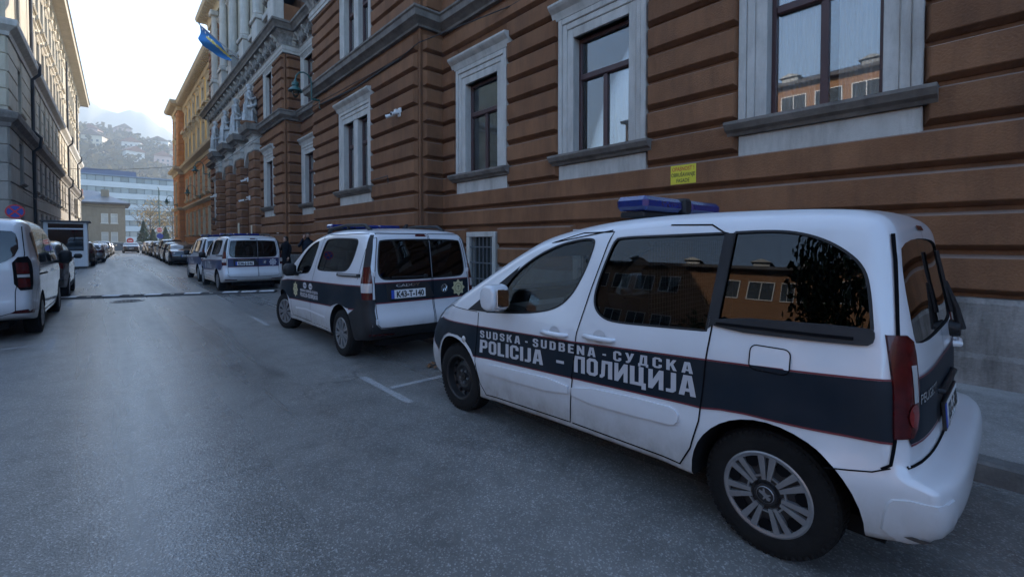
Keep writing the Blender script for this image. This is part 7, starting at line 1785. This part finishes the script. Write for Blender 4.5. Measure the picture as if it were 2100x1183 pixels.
def hand(name, parent, p, d, up, m=SKIN, s=1.0):
    """curled hand: palm at p pointing along d, five fingers curling towards -up"""
    d, up = Vector(d).normalized(), Vector(up).normalized(); sd_ = d.cross(up).normalized(); p = Vector(p); q = MB()
    q.tube([p - d * .02, p + d * .03, p + d * .075, p + d * .09], [.024 * s, .034 * s, .036 * s, .02 * s], 8)
    for k, l in enumerate((.070, .078, .074, .058)):
        b = p + d * .08 + sd_ * (.028 - k * .0185); q.tube([b, b + d * l * .5 - up * .012, b + d * l * .72 - up * .035, b + d * l * .66 - up * .055], [.0095, .009, .0085, .006], 7)
    b = p + d * .025 + sd_ * .034; q.tube([b, b + d * .03 + sd_ * .02 - up * .01, b + d * .055 + sd_ * .012 - up * .03], [.012, .011, .008], 7)
    return q.build(name, m, parent, smooth=True, angle=60)
# woman: long black coat, long hair, walking away to the left, one hand to her collar
WM = thing('person', 'woman in a long black coat with long dark hair on the pavement', 'person', (5.55, 20.35, .14), radians(-62))
loft('coat', [(0, 0, .38, .215, .225), (0, 0, .55, .205, .21), (0, 0, .75, .185, .185), (0, 0, .92, .165, .155), (0, 0, 1.05, .150, .13), (0, 0, 1.2, .175, .13), (0, 0, 1.32, .195, .125), (0, .01, 1.40, .16, .105), (0, .01, 1.44, .075, .075), (0, .01, 1.48, .062, .066)], COAT, WM, folds=.05, seed=2)
skinned('legs', [[(0, 0, .72, .12), (-.08, 0, .62, .085), (-.085, -.10, .38, .06), (-.085, -.22, .07, .042)], [(0, 0, .72, .12), (.08, 0, .62, .085), (.085, .06, .38, .06), (.085, .16, .09, .042)]], TROUS, WM)
for x, y in ((-.085, -.25), (.085, .12)): q = MB(); q.prism([(y - .17, 0), (y + .09, 0), (y + .09, .10), (y + .02, .11), (y - .08, .06), (y - .16, .04)], x - .042, x + .042, 'x'); q.build('boot', SHOE, WM)
skinned('sleeves', [[(-.17, .01, 1.36, .065), (-.235, .0, 1.2, .055), (-.22, -.10, 1.07, .048), (-.10, -.20, 1.22, .04)]], COAT, WM); skinned('sleeves', [[(.17, .01, 1.36, .065), (.24, .02, 1.18, .055), (.25, -.02, .98, .048), (.24, -.08, .82, .04)]], COAT, WM)
hand('hand', WM, (-.085, -.21, 1.235), (.3, -.3, .9), (.3, .8, .2)); hand('hand', WM, (.24, -.09, .80), (0, -.15, -1), (1, 0, 0))
head(WM, 0, -.01, 1.455, radians(-12), HAIRB, long_hair=True)
# man: navy jacket, beard, phone at his right ear
MN = thing('person', 'bearded man in a navy jacket holding a phone to his ear by the wall', 'person', (6.05, 19.15, .14), radians(-22))
loft('jacket', [(0, 0, .80, .19, .135), (0, 0, .95, .195, .135), (0, 0, 1.1, .20, .135), (0, 0, 1.28, .225, .14), (0, 0, 1.42, .235, .13), (0, .01, 1.50, .19, .105), (0, .01, 1.55, .09, .08), (0, .0, 1.60, .07, .072)], NAVYJ, MN, folds=.025, seed=5)
skinned('legs', [[(0, 0, .88, .14), (-.09, 0, .80, .095), (-.10, -.02, .46, .068), (-.10, 0, .08, .048)], [(0, 0, .88, .14), (.09, 0, .80, .095), (.10, -.01, .46, .068), (.11, .02, .08, .048)]], TROUS, MN)
for x in (-.10, .11): q = MB(); q.prism([(-.19, 0), (.09, 0), (.09, .10), (.02, .11), (-.08, .07), (-.18, .05)], x - .046, x + .046, 'x'); q.build('shoe', SHOE, MN)
skinned('sleeves', [[(-.20, .01, 1.46, .075), (-.33, -.06, 1.26, .062), (-.30, -.16, 1.28, .055), (-.155, -.09, 1.60, .045)]], NAVYJ, MN); skinned('sleeves', [[(.20, .01, 1.46, .075), (.29, .02, 1.22, .062), (.28, -.06, 1.0, .055), (.24, -.14, .92, .045)]], NAVYJ, MN)
hand('hand', MN, (-.145, -.085, 1.625), (.25, .25, .95), (-1, -.2, .2)); hand('hand', MN, (.235, -.15, .90), (-.1, -.3, -.9), (1, 0, 0))
head(MN, 0, -.005, 1.585, radians(8), HAIRD, beard=HAIRD)
PH = thing('mobile_phone', 'dark mobile phone held to the bearded man\'s ear', 'phone', tuple(Matrix.Translation((6.05, 19.15, .14)) @ Matrix.Rotation(radians(-22), 4, 'Z') @ Vector((-.098, -.02, 1.64))), radians(-22))
q = MB(); q.box(-.005, .005, -.035, .035, 0, .145, c=.004); q.build('case', SHOE, PH); q = MB(); q.box(.0052, .0062, -.031, .031, .006, .139); q.build('screen', mat('phone_glass', (.02, .02, .025), .1, world=False), PH)
# ================================================================== HAZE
q = MB(); q.box(-1000, 1000, -120, 1700, -1.2, 310)
hm = bpy.data.materials.new('haze_air'); hm.use_nodes = True; nt = hm.node_tree; nt.nodes.clear()
ho = nt.nodes.new('ShaderNodeOutputMaterial'); pv = nt.nodes.new('ShaderNodeVolumePrincipled')
pv.inputs['Color'].default_value = (.74, .87, 1, 1); pv.inputs['Density'].default_value = .0011; pv.inputs['Anisotropy'].default_value = .2
nt.links.new(pv.outputs[0], ho.inputs['Volume'])
hz_o = q.build('haze', hm); tag(hz_o, kind='stuff', label='pale winter haze filling the valley air', cat='haze')
